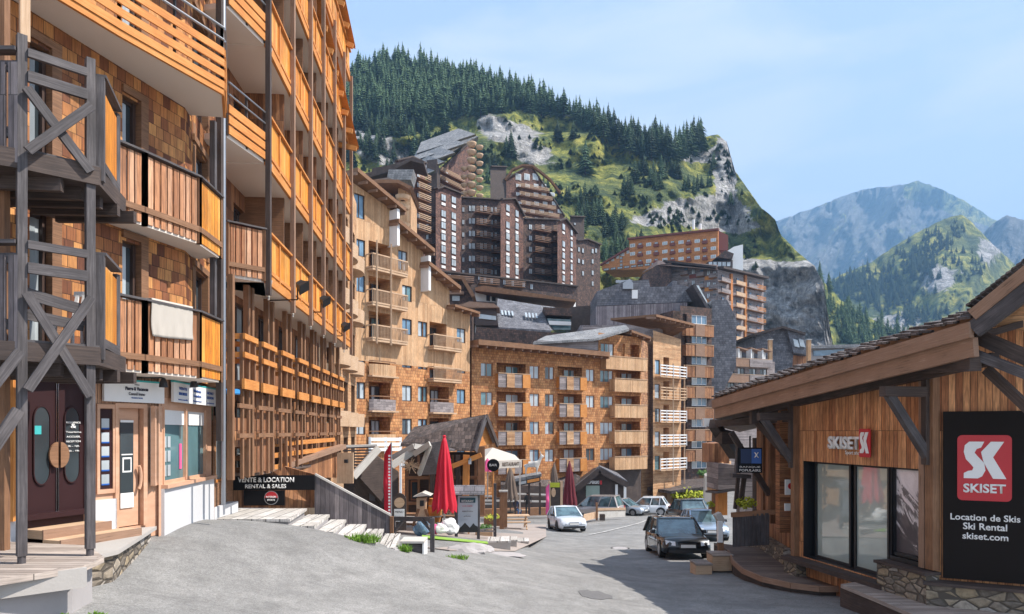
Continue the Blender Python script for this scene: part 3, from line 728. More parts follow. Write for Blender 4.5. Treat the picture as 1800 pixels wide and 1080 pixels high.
# --- the long balcony front: bays between posts, px of the posts in the photograph
Bf = Frame((-5.67, 15.7), (-6.62, 27.6))
posts = [Bf.s_at(x) for x in (464, 508, 540, 563, 583, 600, 613)]
A0 = posts[0]
DEP = 1.35
def balcony_run(level, a_list, first=False):
    z = FL[level]
    for k in range(len(a_list)-1):
        a0, a1 = a_list[k], a_list[k+1]
        mb = MB(); Bf.box(mb, a0, a1, -DEP, 0, z-.16, z-.02)
        b = mb.build('balcony', M['soffit'], LB)
        mb = MB(); m_ = (a0+a1)/2
        for u0, u1 in ((a0+.05, m_-.03), (m_+.03, a1-.05)): Bf.box(mb, u0, u1, .0, .035, z+.06, z+.98)
        mb.build('panel', M['panel_orange'], b)
        mb = MB(); mb.beam(Bf.pt(a0, .03, z-.06), Bf.pt(a1, .03, z-.06), .07, .2); mb.beam(Bf.pt(a0, .05, z+1.04), Bf.pt(a1, .05, z+1.04), .11, .05); mb.beam(Bf.pt(a0, .045, z+.16), Bf.pt(a1, .045, z+.16), .03, .09); mb.beam(Bf.pt(m_, .04, z), Bf.pt(m_, .04, z+1.02), .06, .06)
        mb.build('handrail', M['timber_orange'], b)
        mb = MB(); mb.beam(Bf.pt(a0+.04, .09, z-.55), Bf.pt(a0+.3, .09, z-.05), .03, .03); mb.build('brace', M['timber_white'], b)
        # partition wall between flats
        mb = MB(); Bf.box(mb, a1-.06, a1+.02, -DEP, -.12, z-.02, z+SH-.16); mb.build('partition', M['timber_brown'] if level % 2 else M['clad_v'], b)
for lv in range(1, 6): balcony_run(lv, posts if lv < 6 else posts[:4])
for a in posts:
    mb = MB(); top = 17 if a < posts[3] else 14.4
    mb.beam(Bf.pt(a, .10, FL[1]-.45), Bf.pt(a, .10, top), .11, .11); mb.build('post', M['timber_dark'] if a == posts[0] else M['timber_fascia'], LB)
# roof with rafter ends at the far end, lower step too
def eave(px_tip, py_tip, Y, rise, name='roof'):
    tip = P(px_tip, py_tip, Y); mb = MB()
    a = tip; b = tip+Vector((-2.6, -.3, rise))
    for k in range(7):
        off = Vector((.0, -1.2*k*.6, .62*k*.6)); mb.beam(a+off, b+off, .12, .18)
    mb.face([a+Vector((0, .4, .12)), a+Vector((0, -5, 2.9)), b+Vector((0, -5, 2.9)), b+Vector((0, .4, .12))]); mb.face([a+Vector((0, .4, .2)), b+Vector((0, .4, .2)), b+Vector((0, -5, 2.98)), a+Vector((0, -5, 2.98))])
    mb.build(name, M['timber_orange'], LB)
eave(621, 82, 26.8, .9); eave(627, 262, 27.2, .5)
mb = MB(); mb.prism([(-13, 7), (-5.0, 7), (-5.2, 15), (-6.3, 24), (-13, 24)], 18.2, 18.5); mb.build('roof', M['timber_orange'], LB)
# --- first-floor level end railing with red towels, and F3/F4 corner balconies near the drain pipe
def slat_front(f, a0, a1, z, n, parent, d=0.0, h=1.05, mat='slat_brown', gap=.025):
    mb = MB(); wv = (a1-a0-.1)/n
    for i in range(n):
        x = a0+.05+i*wv; f.box(mb, x+gap/2, x+wv-gap/2, d, d+.025, z-.1, z+h-.05)
    pn = mb.build('slats', M[mat], parent)
    for dd_, zz_ in ((.03, .12), (-.02, h-.1)): mb = MB(); mb.beam(f.pt(a0, d+dd_, z+zz_), f.pt(a1, d+dd_, z+zz_), .05, .1); mb.build('rail', M['timber_brown'], parent)
    mb = MB(); mb.beam(f.pt(a0-.03, d, z+h), f.pt(a1+.03, d, z+h), .16, .035); mb.build('cap', M['timber_grey'], parent)
    for a_ in (a0, a1): mb = MB(); mb.beam(f.pt(a_, d, z-.14), f.pt(a_, d, z+h), .09, .09); mb.build('corner_post', M['timber_brown'], parent)
C_ = P(399, 470, 15.0); C_ = Vector((C_.x, C_.y, 0)); B0 = Bf.pt(posts[0], 0, 0)
mb = MB(); mb.prism([(-6.9, 15.9), (C_.x, C_.y), (B0.x, B0.y), (-6.2, 17.2)], F2-.16, F2-.02); bl = mb.build('balcony', M['soffit'], LB)
fe = Frame((C_.x, C_.y), (B0.x, B0.y)); slat_front(fe, 0, fe.L, F2, 6, bl, 0.02)
def solid_balcony(name, pts, z, lab=None):
    """angular balcony with a cream soffit; pts = wall start, outer corners, wall end (near to far)"""
    mb = MB(); mb.prism([p for p in pts][::1], z-.14, z-.02); b = mb.build(name, M['soffit'], LB); return b
# --- F2 and F1 faceted balconies (200-390 px)
for z, tag_ in ((F2, 0), (F1, 1)):
    pts = [(-6.72, 10.95), (-6.38, 10.75), (-6.12, 11.35), (-5.72, 12.45), (-5.78, 13.5), (-6.34, 13.5)]
    b = solid_balcony('balcony', pts, z)
    for i, (p, q) in enumerate(zip(pts[1:-2], pts[2:-1])):
        f = Frame(p, q); n = max(3, int(f.L/.135)); slat_front(f, 0, f.L, z, n, b, 0.0, 1.08, 'panel_orange' if i == 2 else 'slat_brown', .03 if i < 2 else .006)
    f = Frame(pts[-2], pts[-1]); slat_front(f, 0, f.L, z, 4, b)
# --- F3 (and higher) long curved balconies with horizontal boards
for z in (F2+SH, F2+2*SH, F2+3*SH):
    pts = [(-7.7, 7.6), (-7.05, 7.9), (-6.44, 9.66), (-6.09, 10.58), (-5.27, 12.4), (-5.62, 13.3), (-6.24, 13.2)]
    b = solid_balcony('balcony', pts, z)
    prev = None
    for i in range(1, 5):
        f = Frame(pts[i], pts[i+1]); mb = MB(); mp_ = MB(); mr_ = MB()
        for j, zz in enumerate((.02, .22, .42, .62)):
            mb.beam(f.pt(0, .05, z+zz), f.pt(f.L, .05, z+zz), .03, .13)
        mb.beam(f.pt(0, .02, z-.1), f.pt(f.L, .02, z-.1), .05, .1)
        for zz in (.84, 1.06): mr_.tube(f.pt(0, .05, z+zz), f.pt(f.L, .05, z+zz), .022, n=8)
        nb = max(1, int(f.L/.9))
        for j in range(nb+1): mp_.beam(f.pt(f.L*j/nb, 0, z-.1), f.pt(f.L*j/nb, 0, z+1.06), .04, .04)
        mb.build('boards', M['timber_orange'], b); mr_.each('handrail', M['steel'], b); mp_.each('baluster', M['black'], b)
for z in (F2+SH, F2+2*SH, F2+3*SH):
    A_ = P(399, 204, 14.2); q0 = (-5.93, 14.2); q1 = (B0.x, B0.y)
    mb = MB(); mb.prism([(-6.5, 14.3), q0, q1, (-6.4, 17.3)], z-.14, z-.02); b = mb.build('balcony', M['soffit'], LB)
    f = Frame(q0, q1); mb = MB()
    for zz in (.02, .24, .46): mb.beam(f.pt(0, .04, z+zz), f.pt(f.L, .04, z+zz), .03, .17)
    mb.build('boards', M['timber_orange'], b)
    mb = MB()
    for zz in (.75, 1.0): mb.tube(f.pt(0, .05, z+zz), f.pt(f.L, .05, z+zz), .02, n=8)
    mb.build('handrail', M['steel'], b)
    mb = MB()
    for t in (0, .5, 1): mb.beam(f.pt(f.L*t, 0, z-.1), f.pt(f.L*t, 0, z+1.05), .05, .05)
    mb.each('baluster', M['timber_dark'], b)
# drain pipes and posts by px 375-395
mb = MB(); p = P(393, 700, 13.9); mb.tube((p.x, p.y, -1.5), (p.x, p.y, 17.5), .045, n=10); mb.build('drain_pipe', M['steel'], LB)
mb = MB(); p = P(386, 700, 13.8); mb.beam((p.x, p.y, -.2), (p.x, p.y, 17.5), .11, .11); mb.build('post', M['timber_dark'], LB)
mb = MB(); p = P(375, 700, 13.45); mb.beam((p.x, p.y, F1), (p.x, p.y, 6.1), .1, .1); mb.build('post', M['timber_grey'], LB)
p = P(336, 700, 13.5); mb = MB(); mb.beam((p.x, p.y+.02, F1), (p.x, p.y+.02, 6.1), .12, .12); mb.build('post', M['timber_brown'], LB)
# --- gallery floor: small balconies under the first soffit
Gf = Frame((-6.15, 15.7), (-7.05, 27.6))
gp = [Gf.s_at(x) for x in (405, 440, 476, 507, 532, 552, 569, 583, 595)]
for k in range(len(gp)-1):
    a0 = gp[k]; a1 = a0+(gp[k+1]-gp[k])*.62; z = F1
    mb = MB(); Gf.box(mb, a0, a1, -.75, .3, z-.14, z); b = mb.build('gallery_balcony', M['timber_brown'], LB)
    mb = MB(); mb.beam(Gf.pt(a0-.1, .3, z-.08), Gf.pt(a1+.1, .3, z-.08), .06, .22)
    for zz in (.55, .95): mb.beam(Gf.pt(a0-.05, .3, z+zz), Gf.pt(a1+.05, .3, z+zz), .05, .12)
    for zz in (.55, .95): mb.beam(Gf.pt(a0, -.7, z+zz), Gf.pt(a0, .3, z+zz), .05, .12)
    mb.each('rail', M['timber_orange'], b)
    mb = MB()
    for aa in (a0, a1, (a0+a1)/2): mb.beam(Gf.pt(aa, .24, z-.1), Gf.pt(aa, .24, z+1.0), .07, .07)
    mb.each('baluster', M['timber_brown'], b)
    mb = MB()
    for aa in (a0-.12, a1+.1): mb.beam(Gf.pt(aa, .05, -1.05), Gf.pt(aa, .05, F2-.2), .12, .12)
    mb.build('post', M['timber_brown'], LB)
    mb = MB()
    for j in range(2): aa = a0+(a1-a0)*(j+.5)/2; mb.beam(Gf.pt(aa, .18, -1.05), Gf.pt(aa, .18, z-.15), .06, .08)
    mb.build('trellis', M['timber_brown'], LB); mb = MB(); Gf.box(mb, a0-.05, a1+.05, .02, .06, -1.0 if k % 2 else -.35, .9 if k % 3 else .3); mb.build('infill_panel', M['clad_v'], LB); mb = MB()
    for zz in (-.1, .55): mb.beam(Gf.pt(a0-.1, .2, zz), Gf.pt(a1+.1, .2, zz), .05, .1)
    mb.each('trellis_rail', M['timber_brown'], LB)
# rounded balconies of the far stretch (590-620 px)
mb = MB(); Rf = Frame((-7.35, 27.7), (-8.2, 36)); ops = []
Rf.wall(mb, 0, Rf.L, -5, 12, [(1+2.6*k, 2.4+2.6*k, z, z+1.9, .6) for k in range(3) for z in (-2.2, .4, 3, 5.6, 8.2)], 0, 1, 2); mb.build('wall', [M['clad_h'], M['timber_brown'], M['glass_blue']], LB)
for k in range(3):
    for z in (-2.3, .3, 2.9, 5.5, 8.1):
        c = Rf.pt(1.7+2.6*k, 0, z); mb = MB(); R0, n = 1.0, 12
        for i in range(n):
            a, b_ = math.pi*i/n, math.pi*(i+1)/n
            def q(t, r, zz): return c+Rf.t*math.cos(t)*r*1.1+Rf.n*math.sin(t)*r*.55+Vector((0, 0, zz))
            mb.face([q(a, R0, -.1), q(b_, R0, -.1), q(b_, R0*1.04, .55), q(a, R0*1.04, .55)]); mb.face([q(b_, R0*.96, .55), q(b_, R0*.96, -.1), q(a, R0*.96, -.1), q(a, R0*.96, .55)][::-1]); mb.face([q(a, R0*1.04, .55), q(b_, R0*1.04, .55), q(b_, R0*.96, .55), q(a, R0*.96, .55)])
            mb.face([q(a, R0, -.1), c+Vector((0, 0, -.1)), q(b_, R0, -.1)])
        mb.build('rounded_balcony', M['timber_pale'], LB)
# things lying on or hanging from the balconies
def drape(name, f, a0, a1, d, ztop, drop, mat, label, cat, n=26, m=14, group=None, back=.25):
    mb = MB(); rr = random.Random(hash(label) % 999)
    ph = [rr.random()*6 for _ in range(4)]
    def pt(i, j):
        u = i/n; v = j/m; w_ = .018*v*(math.sin(u*9+ph[0])+.6*math.sin(u*21+ph[1]))+.006*math.sin(u*40+v*6)
        return f.pt(a0+(a1-a0)*u+.02*math.sin(v*5+ph[2])*v, d+.05+abs(w_)+.01, ztop+.01-drop*v*(1+.03*math.sin(u*3+ph[3])))
    G = [[pt(i, j) for i in range(n+1)] for j in range(m+1)]
    top = [f.pt(a0+(a1-a0)*i/n, d-.09, ztop+.015) for i in range(n+1)]; bk = [f.pt(a0+(a1-a0)*i/n, d-.11, ztop-back) for i in range(n+1)]
    G = [bk, top]+G
    for j in range(len(G)-1):
        for i in range(n): mb.face([G[j][i], G[j+1][i], G[j+1][i+1], G[j][i+1]], 0, [(i/n, j/m)]*4)
    o = mb.build(name, mat, smooth=True); md = o.modifiers.new('t', 'SOLIDIFY'); md.thickness = .012; tag(o, label, cat, group); return o
fm = Frame((-6.12, 11.35), (-5.72, 12.45))
drape('blanket', fm, .1, .98, .0, F1+1.12, .62, M['cream_fabric'], 'cream blanket hung over the rail of the lower faceted balcony', 'blanket')
for k, (t0, t1) in enumerate(((.30, .48), (.55, .78))):
    drape('towel', fe, fe.L*t0, fe.L*t1, -.14, F2+.98, .85, M['red'], ['narrow red towel behind the slats of the end balcony, nearer the drain pipe', 'wider red towel behind the slats of the end balcony, nearer the corner post'][k], 'towel', n=10, group='red towels on the end balcony')
# floodlights under the long balcony
def flood(px, py, Y, label, arm=.9):
    p = P(px, py, Y); r = thing('floodlight', label, 'floodlight', p, 0, 'floodlights along the lowest balcony edge')
    mb = MB(); mb.beam(p+Vector((-arm, .1, -.22)), p+Vector((0, 0, -.22)), .03, .03); mb.beam(p+Vector((0, 0, -.22)), p+Vector((0, 0, .1)), .03, .03); mb.build('arm', M['black'], r)
    mb = MB(); c = p+Vector((.12, -.05, .12)); d = Vector((.75, -.2, -.6)).normalized(); s_ = d.orthogonal().normalized(); u = d.cross(s_)
    for (k0, r0), (k1, r1) in (((-.12, .08), (0, .11)), ((0, .11), (.1, .16))):
        A = [c+d*k0+s_*x*r0+u*y*r0 for x, y in ((-1, -1), (1, -1), (1, 1), (-1, 1))]; B = [c+d*k1+s_*x*r1+u*y*r1 for x, y in ((-1, -1), (1, -1), (1, 1), (-1, 1))]
        mb.hexa(A+B)
    mb.build('lamp_head', M['black'], r); return r
flood(523, 512, 17.4, 'black floodlight nearest the drain pipe, beside its dark box'); flood(564, 536, 20.6, 'black floodlight in the middle of the lowest balcony edge'); flood(601, 580, 24.5, 'black floodlight at the far end of the lowest balcony edge')

# ------------------------------------------------------------ weathered timber balcony tower in front
TW = thing('balcony_tower', 'weathered grey timber tower with crossed braces carrying two stacked balconies over the wooden deck', 'balcony tower', (-5.8, 8.5, -1.58))
PA = Vector((-5.89, 8.2, 0)); PB = Vector((-5.39, 8.72, 0)); PW = .1
tf = Frame((PA.x, PA.y), (PB.x, PB.y))
for p, zt in ((PA, 9.5), (PB, 4.75)):
    mb = MB(); mb.beam((p.x, p.y, -1.5), (p.x, p.y, 4.75), PW, PW, up=(tf.t.x, tf.t.y, 0)); mb.tube((p.x, p.y, -1.6), (p.x, p.y, -1.42), .045, n=8); mb.build('post', M['timber_grey'], TW)
mb = MB(); mb.beam((PA.x, PA.y+.05, 4.7), (PA.x, PA.y+.05, 10), .09, .1, up=(tf.t.x, tf.t.y, 0)); mb.build('post', M['timber_pale'], TW)
mb = MB(); q = P(6, 300, 8.6); mb.beam((q.x, q.y, -1.5), (q.x, q.y, 10), .1, .1); mb.build('post', M['timber_brown'], TW)
L_ = tf.L
for z in (1.12, 3.42):
    h = 1.12
    mb = MB(); mb.prism([(-7.05, 8.2), (-6.9, 7.5), (PA.x, PA.y-.05), (PB.x+.12, PB.y), (PB.x-.22, PB.y+1.2), (-6.75, 10.2)], z-.28, z-.05); b = mb.build('balcony_floor', M['timber_dark'], TW)
    mb = MB()
    for zz, th in ((h, .1), (h-.28, .13)): mb.beam(tf.pt(.05, .06, z+zz), tf.pt(L_-.05, .06, z+zz), .05, th)
    if z < 2: mb.beam(tf.pt(.05, -.05, z+.55), tf.pt(L_-.05, -.05, z+.42), .03, .14); mb.beam(tf.pt(.05, -.08, z+.3), tf.pt(L_-.05, -.08, z+.22), .03, .13)
    mb.beam(tf.pt(-.05, .0, z-.12), tf.pt(L_+.1, .0, z-.12), .07, .2)
    mb.each('rail', M['timber_grey'], TW)
    za, zb_, zc, zd = (4.1, 3.28, 3.33, 4.1) if z > 2 else (1.65, .44, .49, 1.68)
    mb = MB(); mb.beam(tf.pt(.03, .1, za), tf.pt(L_-.02, .1, zb_), .05, .11); mb.build('brace', M['timber_grey'], TW)
    mb = MB(); mb.beam(tf.pt(.03, .155, zc), tf.pt(L_-.02, .155, zd), .05, .11); mb.build('brace', M['timber_grey'], TW)
    # side towards the street: framed boarded panel
    sf = Frame((PB.x+.07, PB.y+.1), (PB.x-.27, PB.y+1.05)); mb = MB()
    mb.beam(sf.pt(0, 0, z-.2), sf.pt(0, 0, z+h+.02), .1, .1, up=(sf.n.x, sf.n.y, 0)); mb.beam(sf.pt(sf.L, 0, z-.3), sf.pt(sf.L, 0, z+h), .06, .09); mb.beam(sf.pt(0, 0, z+h+.05), sf.pt(sf.L, 0, z+h+.05), .14, .04); mb.beam(sf.pt(0, .02, z+.02), sf.pt(sf.L, .02, z+.02), .05, .12); mb.build('side_frame', M['timber_grey'], TW)
    mb = MB(); sf.box(mb, .1, sf.L-.05, -.02, .01, z+.1, z+h-.08); mb.build('side_panel', M['panel_orange'], TW)
    # near return towards the left edge
    nf = Frame((PA.x-.9, PA.y-.02), (PA.x-.02, PA.y-.02)); mb = MB(); mb.beam(nf.pt(0, 0, z+h+.02), nf.pt(nf.L, 0, z+h+.02), .14, .045); mb.beam(nf.pt(0, 0, z+.16), nf.pt(nf.L, 0, z+.16), .05, .12); mb.beam(nf.pt(0, 0, z+.95), nf.pt(nf.L, 0, z+.95), .05, .12)
    mb.each('rail', M['timber_grey'], TW)
    mb = MB()
    for k in range(6): nf.box(mb, .04+.15*k, .15+.15*k, .02, .05, z-.22, z+.98)
    mb.build('slats', M['fence_grey'], TW)
    # joists under the floor
    mb = MB()
    for k in range(5): mb.beam((-6.9+.1*k, 8.35+.35*k, z-.36), (-5.6+.05*k, 8.5+.32*k, z-.36), .08, .16)
    mb.build('joist', M['timber_dark'], TW)
mb = MB(); mb.beam(tf.pt(-.03, .1, .95), tf.pt(-.7, .1, -.15), .06, .12); mb.build('brace', M['timber_grey'], TW)
mb = MB(); mb.beam(tf.pt(-.04, .05, .25), tf.pt(-.75, .25, -1.0), .06, .13); mb.build('brace', M['timber_grey'], TW)
# white garden chair on the lower tower balcony
ch = thing('garden_chair', 'white plastic garden chair on the lower balcony of the timber tower', 'chair', (-6.05, 9.5, 1.07))
mb = MB()
for sx in (-.2, .2):
    for sy in (-.2, .2): mb.beam((-6.05+sx, 9.5+sy, 1.07), (-6.05+sx*.9, 9.5+sy*.9, 1.5), .035, .035)
mb.each('leg', M['white'], ch)
mb = MB(); mb.box((-6.28, 9.27, 1.49), (-5.82, 9.73, 1.53)); mb.build('seat', M['white'], ch)
mb = MB()
for k in range(5): mb.beam((-6.25+.1*k, 9.72, 1.53), (-6.25+.1*k, 9.82, 1.95), .05, .02)
mb.beam((-6.3, 9.83, 1.97), (-5.8, 9.83, 1.97), .03, .07); mb.build('backrest', M['white'], ch)

# ------------------------------------------------------------ ground-floor estate agency (peach front)
SHP = thing('estate_agency', 'peach-painted estate agency front with white base wall under the shingled house', 'shop', (-6.8, 12, -1.9))
s1 = Frame((-7.35, 10.2), (-6.44, 12.55))                # door and first sign
s2 = Frame((-6.44, 12.55), (-6.76, 15.35))               # shop window
def sx(f, *px): return [f.s_at(x) for x in px]
c, d0, d1, e0, e1 = sx(s1, 176, 203, 250, 262, 272) if False else (0, 0, 0, 0, 0)
# s1: from px 168 to corner; photo board px 173-196, door 205-246
a_b0, a_b1, a_d0, a_d1 = sx(s1, 173, 196, 205, 249)
zs = lambda f, py, a: f.z_at(py, a)
mb = MB()
s1.wall(mb, s1.s_at(120), s1.L, -1.9, 1.05, [(a_d0, a_d1, -1.68, zs(s1, 714, a_d0), .12)], 0, 0, 0)
s2o0, s2o1 = sx(s2, 286, 362)
s2.wall(mb, 0, s2.L, -2.3, 1.05, [(sx(s2, 271)[0], sx(s2, 279)[0], -.95, .45, .1), (s2o0, s2o1, -.98, .45, .1)], 0, 0, 0)
mb.build('wall', [M['peach']], SHP)
mb = MB(); s2.box(mb, -.03, s2.L, .0, .06, -2.4, -1.06); s1.box(mb, s1.s_at(150), a_b1+.06, .0, .05, -2.0, -1.15); mb.build('base_wall', M['render_white'], SHP)
mb = MB(); s2.box(mb, -.03, s2.L+.03, .0, .12, -1.06, -.99); mb.build('sill', M['peach'], SHP)
mb = MB(); s2.box(mb, 0, s2.L, .0, .02, .62, 1.05); s1.box(mb, s1.s_at(120), s1.L, .0, .02, .46, 1.05); mb.build('upper_boards', tiles('peach_boards', .07, 3, [(0, (.44, .24, .14)), (1, (.52, .30, .19))], weather=.1), SHP)
# door
ag = MB(); s1.box(ag, a_d0+.03, a_d1-.03, -.1, -.05, -1.66, .4); dr = ag.build('door', M['peach'], SHP)
w_ = a_d1-a_d0
mb = MB(); s1.box(mb, a_d0+.2*w_, a_d0+.72*w_, -.05, -.035, -1.2, .15); mb.build('pane', M['glass'], dr)
mb = MB(); s1.box(mb, a_d0+.2*w_, a_d0+.72*w_, -.035, -.028, -1.34, -1.08); s1.box(mb, a_d0+.24*w_, a_d0+.68*w_, -.035, -.028, -.42, -.40); s1.box(mb, a_d0+.28*w_, a_d0+.64*w_, -.035, -.03, -.72, -.46); s1.box(mb, a_d0+.2*w_, a_d0+.72*w_, -.035, -.03, .15, .19); mb.build('notice', M['white'], dr)
mb = MB(); s1.box(mb, a_d0+.33*w_, a_d0+.59*w_, -.03, -.025, -.69, -.49); mb.build('notice_centre', M['glass'], dr)
mb = MB()
for i in range(8):
    t0, t1 = -1.2+2.4*i/8, -1.2+2.4*(i+1)/8
    mb.tube(s1.pt(a_d0+.80*w_+.07*math.cos(t0), 0.02, -.82+.22*math.sin(t0)), s1.pt(a_d0+.80*w_+.07*math.cos(t1), .02, -.82+.22*math.sin(t1)), .028, n=8)
mb.build('handle', M['peach'], dr)
mb = MB()
s1.box(mb, a_d0-.06, a_d0, .0, .05, -1.68, .48); s1.box(mb, a_d1, a_d1+.08, .0, .05, -1.68, .48); s1.box(mb, a_d0, a_d1, .0, .05, .40, .48)
s1.box(mb, a_b0-.05, a_b0, 0, .04, -1.05, .45); s1.box(mb, a_b1, a_b1+.04, 0, .04, -1.05, .45); s1.box(mb, a_b0, a_b1, 0, .04, -1.05, -.98); s1.box(mb, a_b0, a_b1, 0, .04, .38, .45)
mb.build('trim', M['peach'], SHP)
mb = MB(); s1.box(mb, a_b0, a_b1, .0, .015, -.97, .37); bd = mb.build('photo_board', M['plum'], SHP)
for k in range(5):
    z = .16-.235*k; mb = MB(); s1.box(mb, a_b0+.04, a_b1-.06, .016, .022, z-.13, z+.05); cd_ = mb.build('photo_card', M['glass_bright'], bd)
    mb = MB(); s1.box(mb, a_b0+.04, a_b1-.06, .0225, .026, z-.13, z-.105); mb.build('caption_strip', M['blue_paint'], cd_)
# shop window
for (a0, a1, n_) in ((s2o0, s2o1, 2), (sx(s2, 271)[0], sx(s2, 279)[0], 1)):
    for k in range(n_):
        u0 = a0+(a1-a0)*k/n_; u1 = a0+(a1-a0)*(k+1)/n_
        wd = window(s2, u0, u1, -.98, .45, SHP, 'peach', 'glass_teal' if n_ == 2 else 'glass', d=-.06, bar=False, fw=.05, name='shop_window')
        if n_ == 2:
            mb = MB(); s2.box(mb, u0+.05, u1-.05, -.035, -.025, .12, .40); mb.build('blind', M['white'], wd)
            if k == 0:
                mb = MB()
                for i in range(2):
                    for j in range(3): s2.box(mb, u0+.12+.2*i, u0+.26+.2*i, -.035, -.03, -.85+.27*j, -.64+.27*j)
                mb.build('notice', M['glass_bright'], wd)
                mb = MB(); s2.box(mb, u1-.28, u1-.16, -.035, -.03, -.75, -.25); mb.build('poster', M['pink'], wd)
def sign_board(name, label, f, a0, a1, z0, z1, d, mat, edge=None, cat='sign'):
    r = thing(name, label, cat, f.pt((a0+a1)/2, d, z0)); mb = MB(); f.box(mb, a0, a1, d, d+.05, z0, z1); mb.build('panel', mat, r)
    if edge: mb = MB(); f.box(mb, a0-.008, a1+.008, d-.005, d+.055, z1, z1+.03); mb.build('edge', edge, r)
    return r
def put(r, f, a, z, d, s, width, mat, h=None, bold=.01, name='lettering'): return text(name, s, width, f.pt(a, d, z), f.t, f.n, mat, r, height=h, bold=bold, align='CENTER')
a0, a1 = sx(s1, 175, 281); z0 = zs(s1, 702, a0); z1 = zs(s1, 662, a0)
sg = sign_board('shop_sign', 'white sign board with dark lettering above the peach door', s1, a0, a1, .48+.02, .86, .06, M['white'], M['turquoise'])
cm = (a0+a1)/2+.02; W_ = a1-a0; ink = plain('sign_ink', (.02, .02, .045), .6)
put(sg, s1, cm, .80, .112, 'résidence', W_*.08, ink, .018); put(sg, s1, cm, .705, .112, 'Pierre & Vacances', W_*.38, ink, .062, .03); put(sg, s1, cm, .62, .112, 'Conseil Immo', W_*.27, ink, .055, 0); put(sg, s1, cm, .565, .112, 'TRANSACTIONS', W_*.19, M['blue_paint'], .022)
a0, a1 = sx(s2, 293, 370)
sg = sign_board('shop_sign', 'white sign board with blue lettering above the shop window', s2, a0, a1, .55, .92, .08, M['white'], M['turquoise'])
W_ = a1-a0
for k, lines in enumerate((('VENTE', 'IMMOBILIER', 'www.conseil.fr'), ('Résidence', 'Location', 'agence'), ('ACHAT', 'GESTION', 'www.immo.fr'))):
    a = a0+W_*(.18+.32*k)
    for j, tx in enumerate(lines): put(sg, s2, a, .79-.1*j, .132, tx, W_*(.17 if j < 2 else .2), M['blue_paint'], .055 if j < 2 else .03, .015)
# lamps above the signs
def gooseneck(f, a, z, label):
    r = thing('sign_lamp', label, 'lamp', f.pt(a, 0, z), 0, 'black lamps over the shop signs')
    mb = MB(); mb.tube(f.pt(a, 0, z), f.pt(a+.35, .35, z+.02), .012, n=8); mb.tube(f.pt(a, 0, z), f.pt(a, .03, z), .045, n=10); mb.build('arm', M['black'], r)
    mb = MB(); mb.lathe(f.pt(a+.36, .36, z-.15), [(.075, 0), (.065, .08), (.04, .14), (.02, .17)], 12); mb.build('lamp_shade', M['black'], r)
gooseneck(s1, s1.s_at(230), .93, 'black sign lamp over the sign board above the peach door'); gooseneck(s2, s2.s_at(290)+.1, 1.0, 'black sign lamp over the blue-lettered sign board')

# ------------------------------------------------------------ plum double door with oval windows
s0 = Frame((-7.55, 9.35), (-6.95, 11.0))
b0, b1 = s0.s_at(46), s0.s_at(150)
DO = thing('entrance_door', 'plum double door with tall oval panes and a round wooden handle behind the timber tower', 'door', s0.pt((b0+b1)/2, 0, -1.25))
mb = MB(); s0.box(mb, b0-.08, b0, -.1, .04, -1.25, 1.0); s0.box(mb, b1, b1+.1, -.1, .04, -1.25, 1.0); s0.box(mb, b0, b1, -.1, .04, .9, 1.0); s0.box(mb, b0-.08, b1+.1, -.12, .1, -1.33, -1.25); mb.build('door_frame', M['plum'], DO)
mid = (b0+b1)/2
for k, (u0, u1) in enumerate(((b0, mid-.012), (mid+.012, b1))):
    mb = MB(); s0.box(mb, u0, u1, -.06, -.01, -1.25, .9); lf = mb.build('door_leaf', M['plum'], DO)
    mb = MB(); uc = (u0+u1)/2; R_ = (u1-u0)*.27; pts = []
    for i in range(13): t = math.pi*i/12; pts.append(s0.pt(uc+R_*math.cos(t), -.008, .18+R_*1.6*math.sin(t)))
    for i in range(13): t = math.pi+math.pi*i/12; pts.append(s0.pt(uc+R_*math.cos(t), -.008, -.62+R_*1.6*math.sin(t)))
    mb.extrude(pts, s0.n*.012); mb.build('pane', M['glass'], lf)
    mb = MB()
    for i in range(len(pts)): mb.beam(pts[i]+s0.n*.012, pts[(i+1) % len(pts)]+s0.n*.012, .02, .02)
    mb.build('pane_trim', M['plum'], lf)
    mb = MB(); pts = []; sg_ = -1 if k == 0 else 1; hc = mid+.02*sg_
    for i in range(13): t = -math.pi/2+math.pi*i/12; pts.append(s0.pt(hc+sg_*.14*math.cos(t), .03, -.37+.2*math.sin(t)))
    mb.extrude(pts, s0.n*.03); mb.build('handle', M['timber_brown'], lf)
mb = MB(); s0.box(mb, mid-.02, mid-.008, -.012, .012, -1.25, .85); s0.box(mb, mid+.01, mid+.022, -.012, .012, -1.25, .85); mb.build('edge_strip', M['chrome'], DO)
for j, (tx, wf) in enumerate((('RESIDENCE', .5), ('&', .2), ('Tourisme', .55), ('ACCUEIL', .5), ('RECEPTION', .5), ('9h - 12h', .4), ('15h - 19h', .4))): put(DO, s0, (mid+b1)/2+.02, .12-.075*j, .012, tx, (b1-mid)*wf, M['white'], .028 if j != 1 else .07)
mb = MB(); s0.box(mb, b0+.12, b0+.22, .005, .012, -.05, .08); mb.build('notice', M['turquoise'], DO)
# wall round the plum door and orange post left of it
mb = MB(); s0.wall(mb, -1.8, s0.L+.05, -2.0, 1.2, [(b0-.08, b1+.1, -1.33, 1.0, .05)], 0, 0, 0); mb.build('wall', [M['plum']], SHP)
mb = MB(); mb.beam(s0.pt(b0-.3, .12, -1.3), s0.pt(b0-.3, .12, 1.0), .16, .14); mb.build('post', M['timber_orange'], SHP)
mb = MB(); s0.box(mb, -1.5, b0-.2, .0, .08, -2.1, -1.15); mb.build('base_wall', M['render_white'], SHP)
